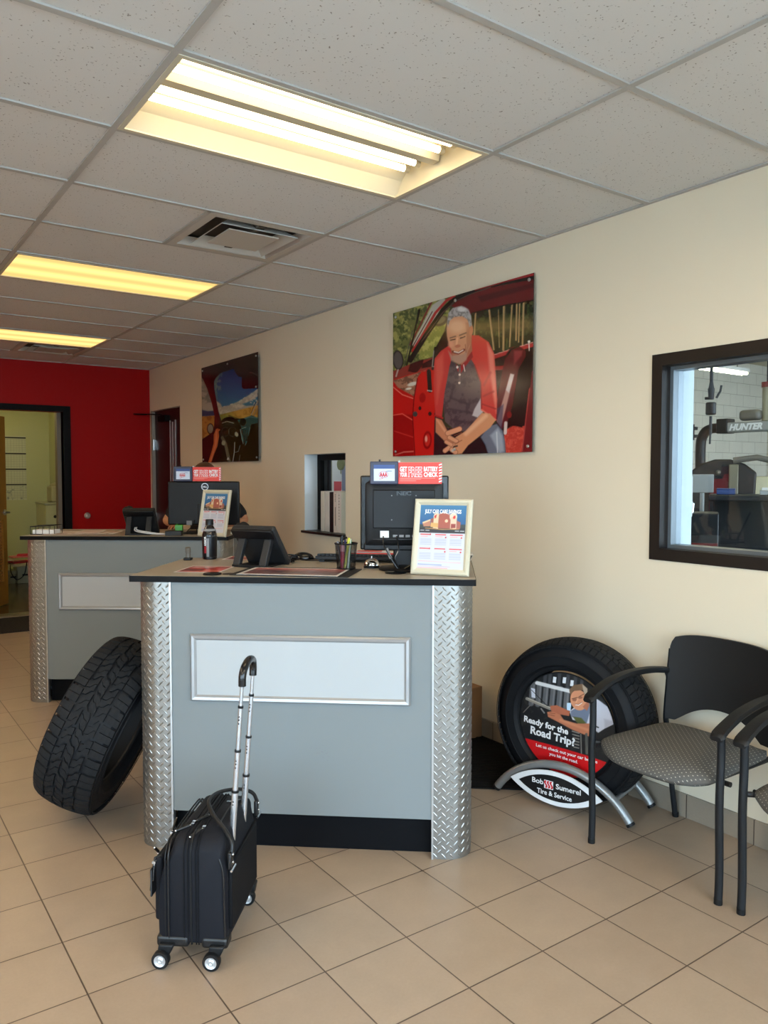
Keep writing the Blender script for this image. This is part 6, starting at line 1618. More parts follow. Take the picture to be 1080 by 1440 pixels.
# ---------------------------------------------------------------- the service bay behind the window
GX1, GY1, GZ = 13.9, 7.6, 3.45
m_gfloor = P('grey_bay_floor', (96, 96, 98), .5, var=(2, .2))
m_block = brick_mat('painted_block_wall', (216, 210, 196), (211, 205, 191), (160, 154, 142), .406, .203, .008, (.1, .05), 'XZ', .6, .6, offset=.5, noise=(3, .06), mdepth=.004)
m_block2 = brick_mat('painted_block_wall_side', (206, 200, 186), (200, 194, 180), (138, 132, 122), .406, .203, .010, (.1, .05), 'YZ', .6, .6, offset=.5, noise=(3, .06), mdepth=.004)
m_gceil = P('bay_ceiling_boards', (196, 186, 160), .7)
struct('floor', MB().b2((XW + .12, YF - .1, -.1), (GX1, GY1, 0)), m_gfloor, smooth=False)
wall('wall_back', 'Y', GY1, GY1 + .2, XW + WT, GX1, 0, GZ, [], [m_block, m_block])
wall('wall_right', 'X', GX1, GX1 + .2, YF - .1, GY1 + .2, 0, GZ, [], [m_block2, m_block2])
wall('wall_front', 'Y', YF - .12, YF, XW + WT, GX1, 0, GZ, [(4.0, 8.0, 0, 3.1), (8.8, 12.8, 0, 3.1)], [m_block, m_block])
struct('ceiling', MB().b2((XW, YF - .1, GZ), (GX1 + .2, GY1 + .2, GZ + .1)), m_gceil, smooth=False)
m_bulb = emit_mat('bay_tube', (255, 236, 200), 30.0)
def strip(label, x0, x1, y, z):
    t = thing('strip_light', label, 'ceiling light', ((x0 + x1) / 2, y, z), 0, 'strip lights in the service bay'); h = (x1 - x0) / 2
    MB().b2((-h, -.07, 0), (h, .07, .05)).build('housing', m_white, t, smooth=False)
    for yy in (-.035, .035):
        b = MB(); b.cyl((-h + .02, yy, -.02), (h - .02, yy, -.02), .016, n=10); b.build('tube', m_bulb, t)
    b = MB(); b.cyl((-h * .7, 0, .05), (-h * .7, 0, GZ - z), .006, n=6); b.cyl((h * .7, 0, .05), (h * .7, 0, GZ - z), .006, n=6); b.build('hanger_rod', m_bk, t)
strip('long strip light hanging in the service bay, seen through the window', pxy(966, 517, 6.2).x, pxy(1048, 527, 6.2).x, 6.2, pxy(1048, 527, 6.2).z + .03)
strip('strip light in the service bay hidden by the window head', 5.0, 7.4, 4.0, 3.2)
strip('strip light deep in the service bay', 9.0, 11.4, 2.5, 3.2)
def px(x, y, X):
    """a spot in the bay: where the sight line of the window picture meets the plane X"""
    d = (fw + r2 * ((x - 540) / 1096.07) - u2 * ((y - 720) / 1096.07)); return Vector((0, 0, CAMZ)) + d * (X / d.x)
m_dkm = P('dark_machine_paint', (20, 20, 23), .45, spec=.3); m_mred = P('machine_red', (96, 14, 16), .4, spec=.3); m_mgrey = P('machine_grey', (150, 152, 150), .45); m_cream = P('cream_machine', (206, 196, 160), .5)
m_mblue = P('machine_blue', (40, 60, 110), .45)
RB = R(-60)                 # most of the bay equipment stands turned towards the window
# hanging air tool
p = px(1000, 560, 5.2)
t = thing('hanging_air_tool', 'dark air tool hanging on a hose in the service bay, seen through the window', 'air tool', p)
b = MB(); b.tube([(0, 0, GZ - p.z), (0, 0, .26), (.0, 0, .12)], .012, 8); b.build('hose', m_bk, t)
b = MB(); b.tube([(0, 0, .13), (0, 0, .07)], [.010, .020], 12); b.tube([(0, 0, .07), (0, 0, -.01)], [.024, .018], 12); b.build('body', m_bk2, t)
b = MB(); b.tube([(.018, -.03, -.0), (.035, -.05, .05), (.038, -.055, .09)], .008, 8); b.tube([(-.03, .03, .0), (-.01, .01, .0)], .010, 8); b.build('trigger', m_bk, t)
b = MB(); b.cyl((0, 0, -.03), (0, 0, -.12), .036, n=14); b.build('motor', m_bk, t, bevel=.008)
b = MB(); b.cyl((0, 0, -.13), (0, 0, -.26), .010, n=10); b.cyl((0, 0, -.26), (-.005, 0, -.33), .007, n=8); b.build('nozzle', m_bk2, t)
# alignment rack beam with lettering
pa_, pb_, pc_ = px(985, 745, 8.0), px(1022, 600, 8.0), px(1100, 600, 8.0)
dirb = Vector((pc_.x - pb_.x, pc_.y - pb_.y, 0)).normalized()
t = thing('alignment_rack', 'grey alignment machine beam with white lettering on a bent post in the service bay', 'machine', (pa_.x, pa_.y, 0))
o_ = Vector((pa_.x, pa_.y, 0)); hb = (pb_.z + pc_.z) / 2
def rel(v): return Vector(v) - o_
top = Vector((pb_.x, pb_.y, hb))
b = MB(); start = Vector((pa_.x, pa_.y, 0)); q0 = px(985, 635, 8.0); q1 = px(989, 612, 8.0); q2 = px(1000, 603, 8.0)
b.tube([rel(v) for v in smooth_path([start, Vector((pa_.x, pa_.y, 1.0)), q0, q1, q2, top, top + dirb * .15], 5)], .055, 12); b.build('bent_post', m_dkm, t)
MBm = frame(rel(top + dirb * .02), dirb, Vector((0, 0, 1)))
b = MB(); b.b2((0, -.055, -.07), (1.6, .055, .07), M=MBm); b.build('beam', m_mgrey, t, bevel=.015)
b = MB(); b.b2((-.10, -.06, -.08), (.03, .10, .08), M=MBm); b.build('end_cap', m_dkm, t, bevel=.01)
zf = MBm.to_3x3() @ Vector((0, 0, 1)); toward = 1 if (zf.dot(-Vector((pb_.x, pb_.y, 0))) > 0) else -1
MT2 = MBm @ Matrix.Translation((.235, -.030, .0705)) if toward > 0 else MBm @ Matrix.Rotation(PI, 4, 'Y') @ Matrix.Translation((-.235, -.03, .0705))
text('HUNTER', 'lettering', m_ink_w, t, MT2, width=.37, height=.066, bold=.05, shear=.3)
b = MB(); b.tube([rel((o_.x, o_.y, .03)) + Vector((-.3, 0, 0)), rel((o_.x, o_.y, .03)) + Vector((.3, 0, 0))], .04, 8); b.build('base', m_dkm, t)
# second hanging tool, further in
p = px(1079, 568, 7.4)
t = thing('hanging_reel_tool', 'pale hanging tool with a dark collar in the service bay near the window edge', 'air tool', p)
b = MB(); b.tube([(0, 0, GZ - p.z), (0, 0, .20)], .010, 8); b.build('hose', m_bk, t)
b = MB(); b.cyl((0, 0, .16), (0, 0, .21), .055, n=12); b.build('collar', m_mred, t)
b = MB(); b.cyl((0, 0, -.16), (0, 0, .16), .045, n=12); b.build('sleeve', P('olive_grey_sleeve', (126, 122, 100), .5), t)
b = MB(); b.b2((-.10, .03, -.155), (.0, .24, -.05)); b.build('body', m_brownp, t, bevel=.035, seg=3)
# tire machine with domed hood
p = px(1018, 700, 7.5); M_ = Matrix.Translation((p.x, p.y, 0)) @ Matrix.Rotation(R(-58), 4, 'Z')
t = thing('wheel_balancer', 'dark wheel balancer with a domed hood in the service bay', 'machine', M=M_)
MZ = Matrix(((1, 0, 0, 0), (0, 0, 1, 0), (0, 1, 0, 0), (0, 0, 0, 1)))
zt = px(1018, 645, 7.5).z
hood = [(-.30, .95)] + [(-.02 + .42 * math.cos(R(a)), zt - .40 + .40 * math.sin(R(a))) for a in (178, 160, 140, 120, 100, 80, 60, 40)] + [(.28, .95)]
b = MB(); b.prism(hood, 0, .30, M=MZ); b.build('hood', m_dkm, t, bevel=.02)
b = MB(); b.b2((-.32, -.05, 0), (.45, .45, .95)); b.build('cabinet', m_dkm, t, bevel=.02)
b = MB(); b.b2((.04, -.06, .95), (.13, -.01, zt - .06)); b.build('column', P('olive_machine_paint', (104, 98, 78), .45), t, bevel=.01)
b = MB(); b.add([(-.12, -.02, 1.15), (.03, -.02, 1.15), (.06, -.02, 1.50), (-.0, -.02, 1.50)], [(0, 1, 2, 3)]); b.b2((-.14, -.04, 1.12), (.04, -.01, 1.45)); b.build('warning_panel', m_mred, t, smooth=False)
b = MB(); b.tube([(.08, 0, zt - .02), (.30, 0, zt + .01), (.50, 0, zt - .04), (.62, 0, zt - .11), (.55, 0, zt - .22), (.44, 0, zt - .38)], .032, 10); b.build('curved_arm', m_brownp, t)
b = MB(); b.ell((-.06, -.04, zt - .14), (.025, .025, .025), 10, 6); b.build('knob', m_brownp, t)
# cream cabinet with a window print
p = px(1068, 700, 8.2); M_ = Matrix.Translation((p.x, p.y, 0)) @ Matrix.Rotation(R(-58), 4, 'Z'); zt = px(1068, 670, 8.2).z
t = thing('storage_cabinet', 'beige storage cabinet in the service bay behind the machines', 'cabinet', M=M_)
b = MB(); b.b2((-.28, 0, 0), (.6, .5, zt)); b.build('body', m_cream, t, bevel=.01)
b = MB(); b.b2((.02, -.01, zt - .28), (.20, 0, zt - .12)); b.build('label_plate', m_paper, t, smooth=False)
b = MB(); b.b2((.155, -.012, .1), (.165, 0, zt - .35)); b.build('door_gap', m_dkm, t, smooth=False)
# grey screen on a post
p = px(984, 700, 6.4); z0_, z1_ = px(984, 693, 6.4).z, px(984, 667, 6.4).z
t = thing('screen_on_post', 'flat grey screen on a thin post in the service bay', 'screen', M=Matrix.Translation((p.x, p.y, 0)) @ Matrix.Rotation(R(-55), 4, 'Z'))
b = MB(); b.b2((-.10, 0, z0_), (.115, .03, z1_)); b.build('panel', P('grey_screen_back', (136, 138, 136), .5), t, bevel=.006)
b = MB(); b.cyl((.02, .015, .02), (.02, .015, z0_), .02, n=10); b.build('post', m_mgrey, t); b = MB(); b.cyl((.02, .015, 0), (.02, .015, .03), .2, n=20); b.build('foot', m_dkm, t)
# workbench / tool cart with clutter
p = px(1030, 696, 5.9); zt = px(1030, 696, 5.9).z; M_ = Matrix.Translation((p.x, p.y, 0)) @ Matrix.Rotation(R(-60), 4, 'Z')
t = thing('tool_cart', 'dark tool cart with open shelves in front of the machines in the service bay', 'tool cart', M=M_)
b = MB(); b.b2((-.18, 0, zt - .05), (.36, .45, zt)); b.build('top_tray', m_dkm, t, bevel=.008)
for x in (-.17, .33):
    for y in (.02, .41): b = MB(); b.b2((x, y, .08), (x + .025, y + .025, zt - .05)); b.build('leg', m_dkm, t, smooth=False)
for z in (.25, .62): b = MB(); b.b2((-.17, .02, z), (.355, .435, z + .02)); b.build('shelf', m_dkm, t, smooth=False)
b = MB(); b.b2((-.17, .42, .1), (.35, .43, zt - .05)); b.build('back_panel', m_dkm, t, smooth=False)
for (x, y, z, w, d, h, m_, lab, nm, ct) in ((-.12, .06, zt, .14, .1, .05, m_mblue, 'blue parts box on top of the tool cart in the service bay', 'parts_box', 'box'), (.20, .05, zt, .13, .12, .035, m_mgrey, 'silver tray at the end of the tool cart top in the service bay', 'steel_tray', 'tray'),
                                    (-.10, .05, .64, .18, .2, .16, m_mblue, 'blue toolbox on the cart shelf in the service bay', 'toolbox', 'toolbox'), (.14, .06, .64, .14, .2, .20, m_paper, 'white box on the cart shelf in the service bay', 'parts_box', 'box'), (.0, .06, .27, .26, .25, .12, m_mred, 'red toolbox on the lowest cart shelf in the service bay', 'toolbox', 'toolbox')):
    tb = thing(nm, lab, ct, M=M_ @ Matrix.Translation((x, y, z + .001)))
    b = MB(); b.b2((0, 0, 0), (w, d, h * .8)); b.build('body', m_, tb, bevel=.004); b = MB(); b.b2((-.002, -.002, h * .8), (w + .002, d + .002, h)); b.build('lid', m_, tb, bevel=.003)
# stool, floor clutter, tires
p = px(1052, 747, 6.9); zt = p.z
t = thing('red_stool', 'stool with a red seat in the service bay, low in the window', 'stool', (p.x, p.y, 0))
b = MB(); b.lathe([(0, zt - .05), (.12, zt - .05), (.13, zt - .025), (.12, zt), (0, zt + .005)], 28); b.build('seat', m_mred, t)
for a in range(4): b = MB(); b.tube([(.11 * math.cos(a * PI / 2 + .4), .11 * math.sin(a * PI / 2 + .4), zt - .05), (.2 * math.cos(a * PI / 2 + .4), .2 * math.sin(a * PI / 2 + .4), 0)], .012, 8); b.build('leg', m_steel, t)
b = MB(); b.tube([(.16 * math.cos(a * PI / 12), .16 * math.sin(a * PI / 12), .30) for a in range(24)], .008, 6, closed=True); b.build('foot_ring', m_steel, t)
p = px(990, 735, 5.2)
t = thing('tool_trolley', 'dark trolley with red trim and tools standing behind the window edge in the service bay', 'trolley', M=Matrix.Translation((p.x, p.y, 0)) @ Matrix.Rotation(R(-58), 4, 'Z'))
zt = px(990, 722, 5.2).z
b = MB(); b.b2((-.09, 0, .08), (.10, .35, zt)); b.build('body', m_dkm, t, bevel=.01)
for k in range(4): b = MB(); b.b2((-.085, -.008, .15 + k * .22), (.095, 0, .33 + k * .22)); dd = b.build('drawer', m_mred if k % 2 else m_bk, t, smooth=False); b = MB(); b.b2((-.06, -.02, .29 + k * .22), (.07, -.008, .305 + k * .22)); b.build('handle', m_steel, dd, smooth=False)
for x in (-.07, .08):
    for y in (.04, .31): b = MB(); b.cyl((x - .01, y, .04), (x + .012, y, .04), .04, n=14); b.build('caster', m_bk, t)
for k, (dx, dy, L_, lab) in enumerate(((-.05, .08, .10, 'longest'), (.0, .05, .07, 'middle'), (.05, .1, .08, 'thickest'))):
    b = MB(); b.cyl((0, 0, 0), (.01, 0, L_), .012 + .004 * (k == 2), n=8); tag(b.build('hand_tool', m_steel, None, M=Matrix.Translation((p.x + dx, p.y + dy + .05, zt + .001))), '%s steel tool standing on the red-trimmed trolley in the service bay' % lab, 'tool', 'tools on the trolley')
for k, (x, y, X, lab) in enumerate(((1000, 780, 3.70, 'lowest dark tire lying on the bay floor beyond the window'), (1068, 770, 4.75, 'dark tire on the bay floor under the tool cart side'))):
    p = px(x, y, X); b = MB(); b.lathe([(.19, 0), (.30, 0), (.325, .03), (.325, .17), (.30, .2), (.19, .2), (.2, .1)], 36, closed=True)
    tt = tag(b.build('spare_tire', m_rubber, None, M=Matrix.Translation((p.x, p.y, .001))), lab, 'tire')
    for q in range(1, 4 if k == 0 else 3):
        c = tt.copy(); COL.objects.link(c); c.location.z = .001 + q * .203; c['label'] = ['', 'second tire up in the floor stack of the service bay', 'third tire up in the stack of the service bay', 'topmost tire of the taller stack in the service bay'][q] if k == 0 else ['', 'second tire of the shorter stack in the service bay', 'top tire of the shorter stack in the service bay'][q]
# pale box on the far side of the window edge
b = MB(); p = px(972.5, 700, XW + .30); za, zb = px(972, 728, XW + .3).z, px(972, 668, XW + .3).z
b.b2((-.06, -.0, za), (.015, .045, zb)); 
tag(b.build('towel_dispenser', m_white, None, M=Matrix.Translation((p.x, p.y, 0)), bevel=.01), 'narrow white dispenser on the bay wall just past the window reveal', 'dispenser')
# bay wall clutter: bracket
p = px(975, 608, 9.0); b = MB()
b.b2((-.12, -.03, -.10), (-.02, .03, .10)); b.b2((-.02, -.03, .03), (.05, .03, .07)); b.b2((-.02, -.03, -.07), (.05, .03, -.03))
b.b2((-.10, -.02, -p.z), (-.06, .02, -.1)); b.b2((-.25, -.2, -p.z), (.1, .2, -p.z + .03))
tag(b.build('hook_stand', m_dkm, None, M=Matrix.Translation(p)), 'dark hook stand in the service bay right behind the window reveal', 'stand')

# ---------------------------------------------------------------- seen through the hatch
p = px(478, 653, 3.95)
b = MB(); b.cyl((0, 0, 0), (.02, 0, 0), .055, n=28); b.cyl((.01, 0, -.05), (.01, 0, -.09), .004, n=6)
tag(b.build('round_green_gauge', P('olive_dial', (128, 132, 92), .5), None, M=Matrix.Translation(p)), 'olive green round dial seen through the wall hatch', 'dial')
struct('wall_left', MB().b2((4.05, 5.6, 0), (4.13, GY1, GZ)), P('office_partition', (150, 146, 128), .6), smooth=False)
def notice(name, label, x0, x1, y0, y1, colr, X=4.04):
    a, c_ = px(x0, y0, X), px(x1, y1, X)
    b = MB(); b.b2((X - .004, min(a.y, c_.y), min(a.z, c_.z)), (X + .003, max(a.y, c_.y), max(a.z, c_.z))); return tag(b.build(name, P(name + '_ink', colr, .5), None, smooth=False), label, 'notice')
notice('notice', 'white notice behind the dial, seen through the hatch', 467.5, 481, 645, 700, (226, 228, 226))
notice('red_notice', 'red patch of a notice above the binders, through the hatch', 470, 480, 677, 698, (216, 90, 96), 4.034)
notice('blue_grey_notice', 'blue-grey sheet at the near edge of the hatch view', 481.5, 489, 655, 700, (150, 156, 176))

# ---------------------------------------------------------------- back room behind the wooden door
RX0, RX1, RY1, RZ = .1, 2.55, 11.95, 2.6
struct('floor', MB().b2((RX0 - .1, YB + .06, -.1), (RX1 + .1, RY1 + .1, 0)), m_vinyl, smooth=False)
b = MB(); b.b2((RX0, RY1, 0), (RX1, RY1 + .1, RZ)); struct('wall_back', b, m_greenwall, smooth=False)
struct('wall_left', MB().b2((RX0 - .1, YB + .12, 0), (RX0, RY1 + .1, RZ)), m_greenwall, smooth=False)
struct('wall_right', MB().b2((RX1, YB + .12, 0), (RX1 + .1, RY1 + .1, RZ)), m_greenwall, smooth=False)
struct('ceiling', MB().b2((RX0 - .1, YB + .12, RZ), (RX1 + .1, RY1 + .1, RZ + .08)), m_ceil, smooth=False)
t = thing('ceiling_light', 'tube light in the pale green back room, out of sight above the door head', 'ceiling light', (1.35, 10.3, RZ - .03))
MB().b2((-.6, -.15, 0), (.6, .15, .03)).build('frame', m_tray, t, smooth=False)
for y in (-.07, .07): b = MB(); b.cyl((-.56, y, -.015), (.56, y, -.015), .013, n=10); b.build('tube', emit_mat('back_room_tube', (255, 232, 170), BACKTUBE), t)
a, c_ = pxy(-18, 612, RY1 - .01), pxy(38, 703, RY1 - .01)
t = thing('wall_planner', 'large white wall planner with four black header lines in the back room', 'wall planner', ((a.x + c_.x) / 2, RY1 - .002, (a.z + c_.z) / 2))
Wp, Hp = abs(c_.x - a.x), abs(a.z - c_.z)
MB().b2((-Wp / 2, -.004, -Hp / 2), (Wp / 2, 0, Hp / 2)).build('sheet', m_paper, t, smooth=False)
A = Art(Wp, Hp, 90, [(0, 0), (560, 0), (560, 910), (0, 910)], (196, 198, 168))
for k, y in enumerate((25, 250, 472, 690)):
    A.line([(0, y), (560, y)], 20, (40, 40, 36), 5)
    for q in range(7): A.line([(0, y + 30 + q * 26), (560, y + 30 + q * 26)], 4, (150, 152, 132), 4)
    for q in range(14): A.line([(q * 42, y + 20), (q * 42, y + 200)], 4, (160, 162, 140), 4)
A.grain([(0, 700), (560, 700), (560, 910), (0, 910)], (100, 104, 110), 40, .6, .6)
A.build('planner_print', m_matt, t, Matrix.Translation((0, -.0046, 0)) @ Matrix.Rotation(R(90), 4, 'X'))
# dark cabinet on the side wall, small appliance on a pale cabinet
b = MB(); p0, p1 = px(78, 600, RX1), px(83, 658, RX1)
ya, yb_ = 10.15, 10.95; 
t = thing('wall_cabinet', 'dark narrow cabinet hung on the side wall of the back room', 'cabinet', (RX1 - .12, ya, 1.62))
b = MB(); b.b2((0, 0, 0), (.115, .8, .66)); b.build('body', P('dark_green_grey', (48, 50, 40), .5), t, bevel=.005); b = MB(); b.b2((-.008, .02, .02), (0, .78, .64)); b.build('door', P('dark_green_grey_door', (56, 58, 48), .5), t, smooth=False)
b = MB(); b.tube([(.05, .2, 0), (.04, .22, -.2), (.06, .3, -.5)], .005, 6); b.build('cable', m_bk, t)
p = pxy(64, 708, 11.2); zt = pxy(70, 710, 11.2).z
t = thing('pale_cabinet', 'pale green-grey cabinet at the side of the back room doorway', 'cabinet', (p.x, 11.2, 0))
b = MB(); b.b2((0, 0, 0), (RX1 - p.x - .01, .6, zt)); b.build('body', P('pale_enamel', (184, 182, 146), .4), t, bevel=.008); b = MB(); b.b2((-.012, -.012, zt), (RX1 - p.x - .01, .61, zt + .03)); b.build('top', P('pale_enamel_top', (170, 168, 140), .4), t, bevel=.008)
b = MB(); b.ell((.12, -.004, zt - .16), (.022, .012, .022), 10, 6); b.build('knob', m_bk, t)
b = MB(); b.b2((.10, .1, 0), (.34, .4, .22)); b.ell((.22, .25, .22), (.12, .14, .05), 14, 8)
tag(b.build('small_appliance', P('dusty_beige_plastic', (166, 160, 128), .5), None, M=Matrix.Translation((p.x, 11.2, zt + .031)), bevel=.02), 'beige appliance on top of the pale cabinet in the back room', 'appliance')
# low table with red papers, boxes under it
zt = pxy(28, 792, 11.3).z
t = thing('low_table', 'low table with heaps of red papers in the back room', 'table', (1.25, 11.15, 0))
xr = pxy(41, 790, 11.3).x - 1.25
b = MB(); b.b2((0, 0, zt - .03), (xr + .16, .6, zt)); b.build('table_top', P('pale_table_top', (170, 160, 130), .5), t, smooth=False)
for x in (.02, xr + .11):
    for y in (.02, .55): b = MB(); b.b2((x, y, 0), (x + .03, y + .03, zt - .03)); b.build('leg', m_bk, t, smooth=False)
rs = random.Random(5)
for k in range(7):
    w, d = rs.uniform(.2, .3), rs.uniform(.16, .24); x = 1.42 + rs.uniform(0, max(.05, xr - .1)); b = MB(); b.b2((-w / 2, -d / 2, 0), (w / 2, d / 2, .018))
    colr = [(196, 40, 60), (206, 60, 70), (190, 180, 160), (200, 50, 66), (216, 120, 120), (188, 36, 54), (206, 196, 180)][k]
    lab = ['lowest crimson', 'second, rosy', 'buff', 'bright crimson', 'pale pink', 'deep crimson', 'topmost cream'][k] + ' folder in the heap on the low back-room table'
    tag(b.build('paper_folder', P('folder_card', colr, .6), None, M=Matrix.Translation((x, 11.35 + rs.uniform(-.04, .06), zt + .001 + k * .0195)) @ Matrix.Rotation(rs.uniform(-.5, .5), 4, 'Z'), smooth=False), lab, 'folder', 'folders heaped on the low table')
for (x0, x1, yt, Y, lab) in ((25, 46, 797, 11.55, 'white storage box on the floor of the back room'), (8, 22, 803, 11.6, 'second pale box on the back-room floor, half behind the wooden door')):
    a = pxy(x0, 820, Y); c_ = pxy(x1, 820, Y); zt2 = pxy(x0, yt, Y).z
    t = thing('storage_box', lab, 'box', (a.x, Y, 0)); b = MB(); b.b2((0, 0, .001), (c_.x - a.x, .3, zt2 - .05)); b.build('carton', P('white_carton', (196, 192, 160), .6), t, bevel=.004)
    b = MB(); b.b2((-.008, -.008, zt2 - .05), (c_.x - a.x + .008, .308, zt2)); b.build('lid', P('white_carton_lid', (206, 202, 172), .6), t, bevel=.004)
    b = MB(); b.b2((.06, -.004, zt2 * .45), (.13, 0, zt2 * .55)); b.build('handle_slot', m_bk, t, smooth=False)
b = MB(); q = [pxy(14, 792, 11.1), pxy(16, 806, 11.12), pxy(24, 815, 11.2), pxy(34, 808, 11.2), pxy(38, 790, 11.1)]
b.tube(smooth_path(q, 6), .006, 6); tag(b.build('hanging_cable', m_bk, None), 'thin black cable looping down from the low table in the back room', 'cable')

# ---------------------------------------------------------------- clerk behind the second counter
m_skin = P('light_brown_skin', (196, 140, 106), .5); m_hair = P('auburn_hair', (84, 52, 34), .45, var=(60, .4)); m_shirt = P('dark_shirt_cloth', (22, 20, 24), .8); m_trouser = P('dark_trousers', (28, 28, 34), .8)
per_M = MC2 @ Matrix.Translation((.83, .885, 0))
per = thing('person', 'person with auburn hair in a dark shirt standing behind the wide monitor', 'person', M=per_M)
def skin(name, mat, verts, edges, parent, root=0, sub=2):
    me = bpy.data.meshes.new(name); me.from_pydata([v[0] for v in verts], edges, []); me.update()
    o = bpy.data.objects.new(name, me); COL.objects.link(o); o.parent = parent
    o.modifiers.new('grow', 'SKIN')
    if not me.skin_vertices: me.attributes  # created with the modifier
    for i, v in enumerate(verts):
        r_ = v[1] if hasattr(v[1], '__len__') else (v[1], v[1]); me.skin_vertices[0].data[i].radius = r_; me.skin_vertices[0].data[i].use_root = (i == root)
    s_ = o.modifiers.new('soft', 'SUBSURF'); s_.levels = s_.render_levels = sub
    me.materials.append(mat)
    o.modifiers['grow'].use_smooth_shade = True
    return o
V_ = [((0, .02, .93), (.15, .105)), ((0, .01, 1.08), (.125, .09)), ((0, -.01, 1.22), (.145, .095)), ((0, -.02, 1.315), (.11, .075)), ((0, -.035, 1.365), (.048, .048)), ((0, -.055, 1.41), (.05, .055)), ((0, -.07, 1.455), (.068, .080)), ((0, -.065, 1.505), (.070, .082))]
E_ = [(i, i + 1) for i in range(7)]
def arm(sx):
    b0 = len(V_)
    pts = [((sx * .165, -.01, 1.30), .05), ((sx * .245, -.015, 1.22), .042), ((sx * .300, -.03, 1.140), .034), ((sx * .235, -.16, 1.135), .031), ((sx * .165, -.285, 1.128), .022), ((sx * .140, -.335, 1.124), (.030, .016))]
    V_.extend(pts); E_.append((3, b0)); E_.extend([(b0 + i, b0 + i + 1) for i in range(5)]); pal = b0 + 5
    for k, (dx, L_) in enumerate(((-.026, .068), (-.009, .080), (.008, .076), (.024, .060))):
        q = len(V_); bx_ = sx * .130 + dx; V_.append(((bx_, -.375, 1.124), .0085)); V_.append(((bx_ + dx * .15, -.375 - L_ * .5, 1.122), .008)); V_.append(((bx_ + dx * .2, -.375 - L_, 1.106), .0068)); E_.extend([(pal, q), (q, q + 1), (q + 1, q + 2)])
    q = len(V_); V_.append(((sx * .105, -.345, 1.118), .0095)); V_.append(((sx * .088, -.375, 1.110), .0085)); E_.extend([(pal, q), (q, q + 1)])
arm(-1); arm(1)
for sx in (-1, 1):
    b0 = len(V_); V_.extend([((sx * .095, .02, .84), .085), ((sx * .10, .01, .50), .055), ((sx * .10, .03, .10), .038), ((sx * .10, .03, .045), .035), ((sx * .105, -.10, .035), (.036, .028))])
    E_.append((0, b0)); E_.extend([(b0 + i, b0 + i + 1) for i in range(4)])
skin('body', m_skin, V_, E_, per)
SV = [((0, .02, .90), (.165, .118)), ((0, .01, 1.08), (.138, .102)), ((0, -.01, 1.22), (.158, .108)), ((0, -.02, 1.318), (.120, .085)), ((0, -.03, 1.355), (.06, .06))]; SE = [(0, 1), (1, 2), (2, 3), (3, 4)]
for sx in (-1, 1):
    b0 = len(SV); SV.extend([((sx * .165, -.01, 1.30), .062), ((sx * .240, -.015, 1.225), .056), ((sx * .292, -.026, 1.155), .052)]); SE.append((3, b0)); SE.extend([(b0, b0 + 1), (b0 + 1, b0 + 2)])
skin('shirt', m_shirt, SV, SE, per)
TV = [((0, .02, .95), (.162, .118))]; TE = []
for sx in (-1, 1):
    b0 = len(TV); TV.extend([((sx * .095, .02, .82), .098), ((sx * .10, .01, .50), .072), ((sx * .10, .03, .11), .055)]); TE.append((0, b0)); TE.extend([(b0, b0 + 1), (b0 + 1, b0 + 2)])
skin('trousers', m_trouser, TV, TE, per)
b = MB(); b.ell((0, -.048, 1.492), (.088, .098, .092), 24, 16); 
b.v = [(x, y, z) for x, y, z in b.v]
b.f = [f for f in b.f if not all((b.v[i][1] < -.10 and b.v[i][2] < 1.535) for i in f)]; b.mi = [0] * len(b.f)
b.build('hair', m_hair, per); b = MB(); b.tube(smooth_path([(-.05, .03, 1.47), (-.08, .04, 1.40), (-.12, .0, 1.34), (-.14, -.04, 1.27)]), .03, 10); b.tube(smooth_path([(.04, .03, 1.47), (.06, .05, 1.40), (.07, .05, 1.32)]), .034, 10); b.build('hair_lock', m_hair, per)
for sx in (-1, 1):
    b = MB(); b.ell((sx * .028, -.140, 1.487), (.011, .008, .007), 12, 8); e_ = b.build('eye', m_paper, per); b = MB(); b.ell((sx * .028, -.147, 1.486), (.005, .003, .005), 10, 6); b.build('iris', m_hair, e_)
    b = MB(); b.tube([(sx * .014, -.146, 1.505), (sx * .040, -.142, 1.507)], .0028, 6); b.build('eyebrow', m_hair, per)
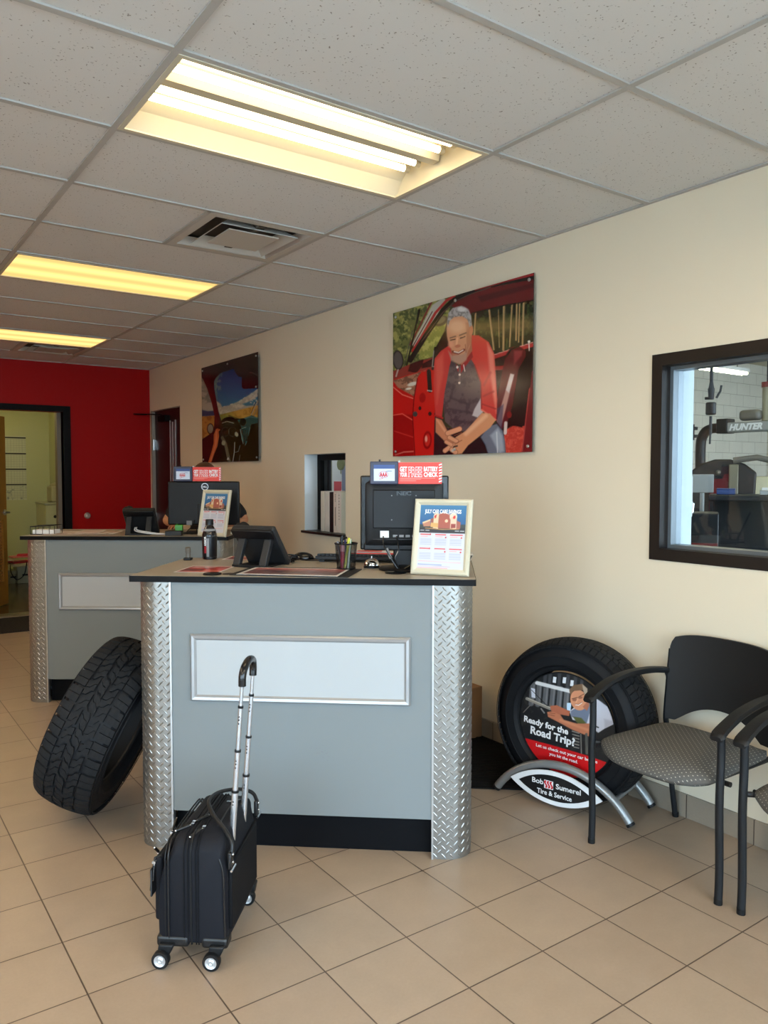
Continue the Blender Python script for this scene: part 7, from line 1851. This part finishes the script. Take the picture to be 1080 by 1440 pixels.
b = MB(); b.tube([(0, -.143, 1.490), (0, -.158, 1.462)], [.006, .011], 8); b.ell((0, -.156, 1.460), (.013, .010, .008), 12, 8); b.build('nose', m_skin, per)
b = MB(); b.tube([(-.022, -.136, 1.432), (0, -.143, 1.430), (.022, -.136, 1.432)], .0045, 8); b.build('lips', P('lip_skin', (160, 84, 74), .5), per)
b = MB(); b.tube([(-.055, -.04, 1.352), (0, -.085, 1.335), (.055, -.04, 1.352)], .007, 8); b.build('collar', m_paper, per)

# ---------------------------------------------------------------- outside and light
struct('ground', MB().b2((-30, -40, -.2), (40, YF - .12, -.12)).b2((-30, YF - .12, -.2), (XL - .1, 30, -.12)), P('pavement', (205, 203, 198), .8), smooth=False)  # pavement colour raised in place of sunlight, bouncing light to the ceiling
world = bpy.data.worlds.new('daylight'); scene.world = world; world.use_nodes = True
bg = world.node_tree.nodes['Background']; bg.inputs[0].default_value = rgb(SKYC); bg.inputs[1].default_value = SKY
def portal(x0, x1, z0, z1):
    l = bpy.data.lights.new('portal', 'AREA'); l.shape = 'RECTANGLE'; l.size = x1 - x0; l.size_y = z1 - z0; l.cycles.is_portal = True
    o = bpy.data.objects.new('portal', l); COL.objects.link(o); o.location = ((x0 + x1) / 2, YF - .14, (z0 + z1) / 2); o.rotation_euler = (R(90), 0, 0)
for h in SF: portal(*h)
for h in SIDE_ADDED:
    l = bpy.data.lights.new('portal', 'AREA'); l.shape = 'RECTANGLE'; l.size = h[3] - h[2]; l.size_y = h[1] - h[0]; l.cycles.is_portal = True
    o = bpy.data.objects.new('portal', l); COL.objects.link(o); o.location = (XL - .14, (h[0] + h[1]) / 2, (h[2] + h[3]) / 2); o.rotation_euler = (0, R(-90), 0)
portal(4.0, 8.0, 0, 3.1); portal(8.8, 12.8, 0, 3.1)
scene.cycles.use_denoising = True
scene.cycles.max_bounces = 8; scene.cycles.diffuse_bounces = 5; scene.cycles.transparent_max_bounces = 12
scene.cycles.sample_clamp_indirect = 6.0; scene.cycles.caustics_reflective = False; scene.cycles.caustics_refractive = False
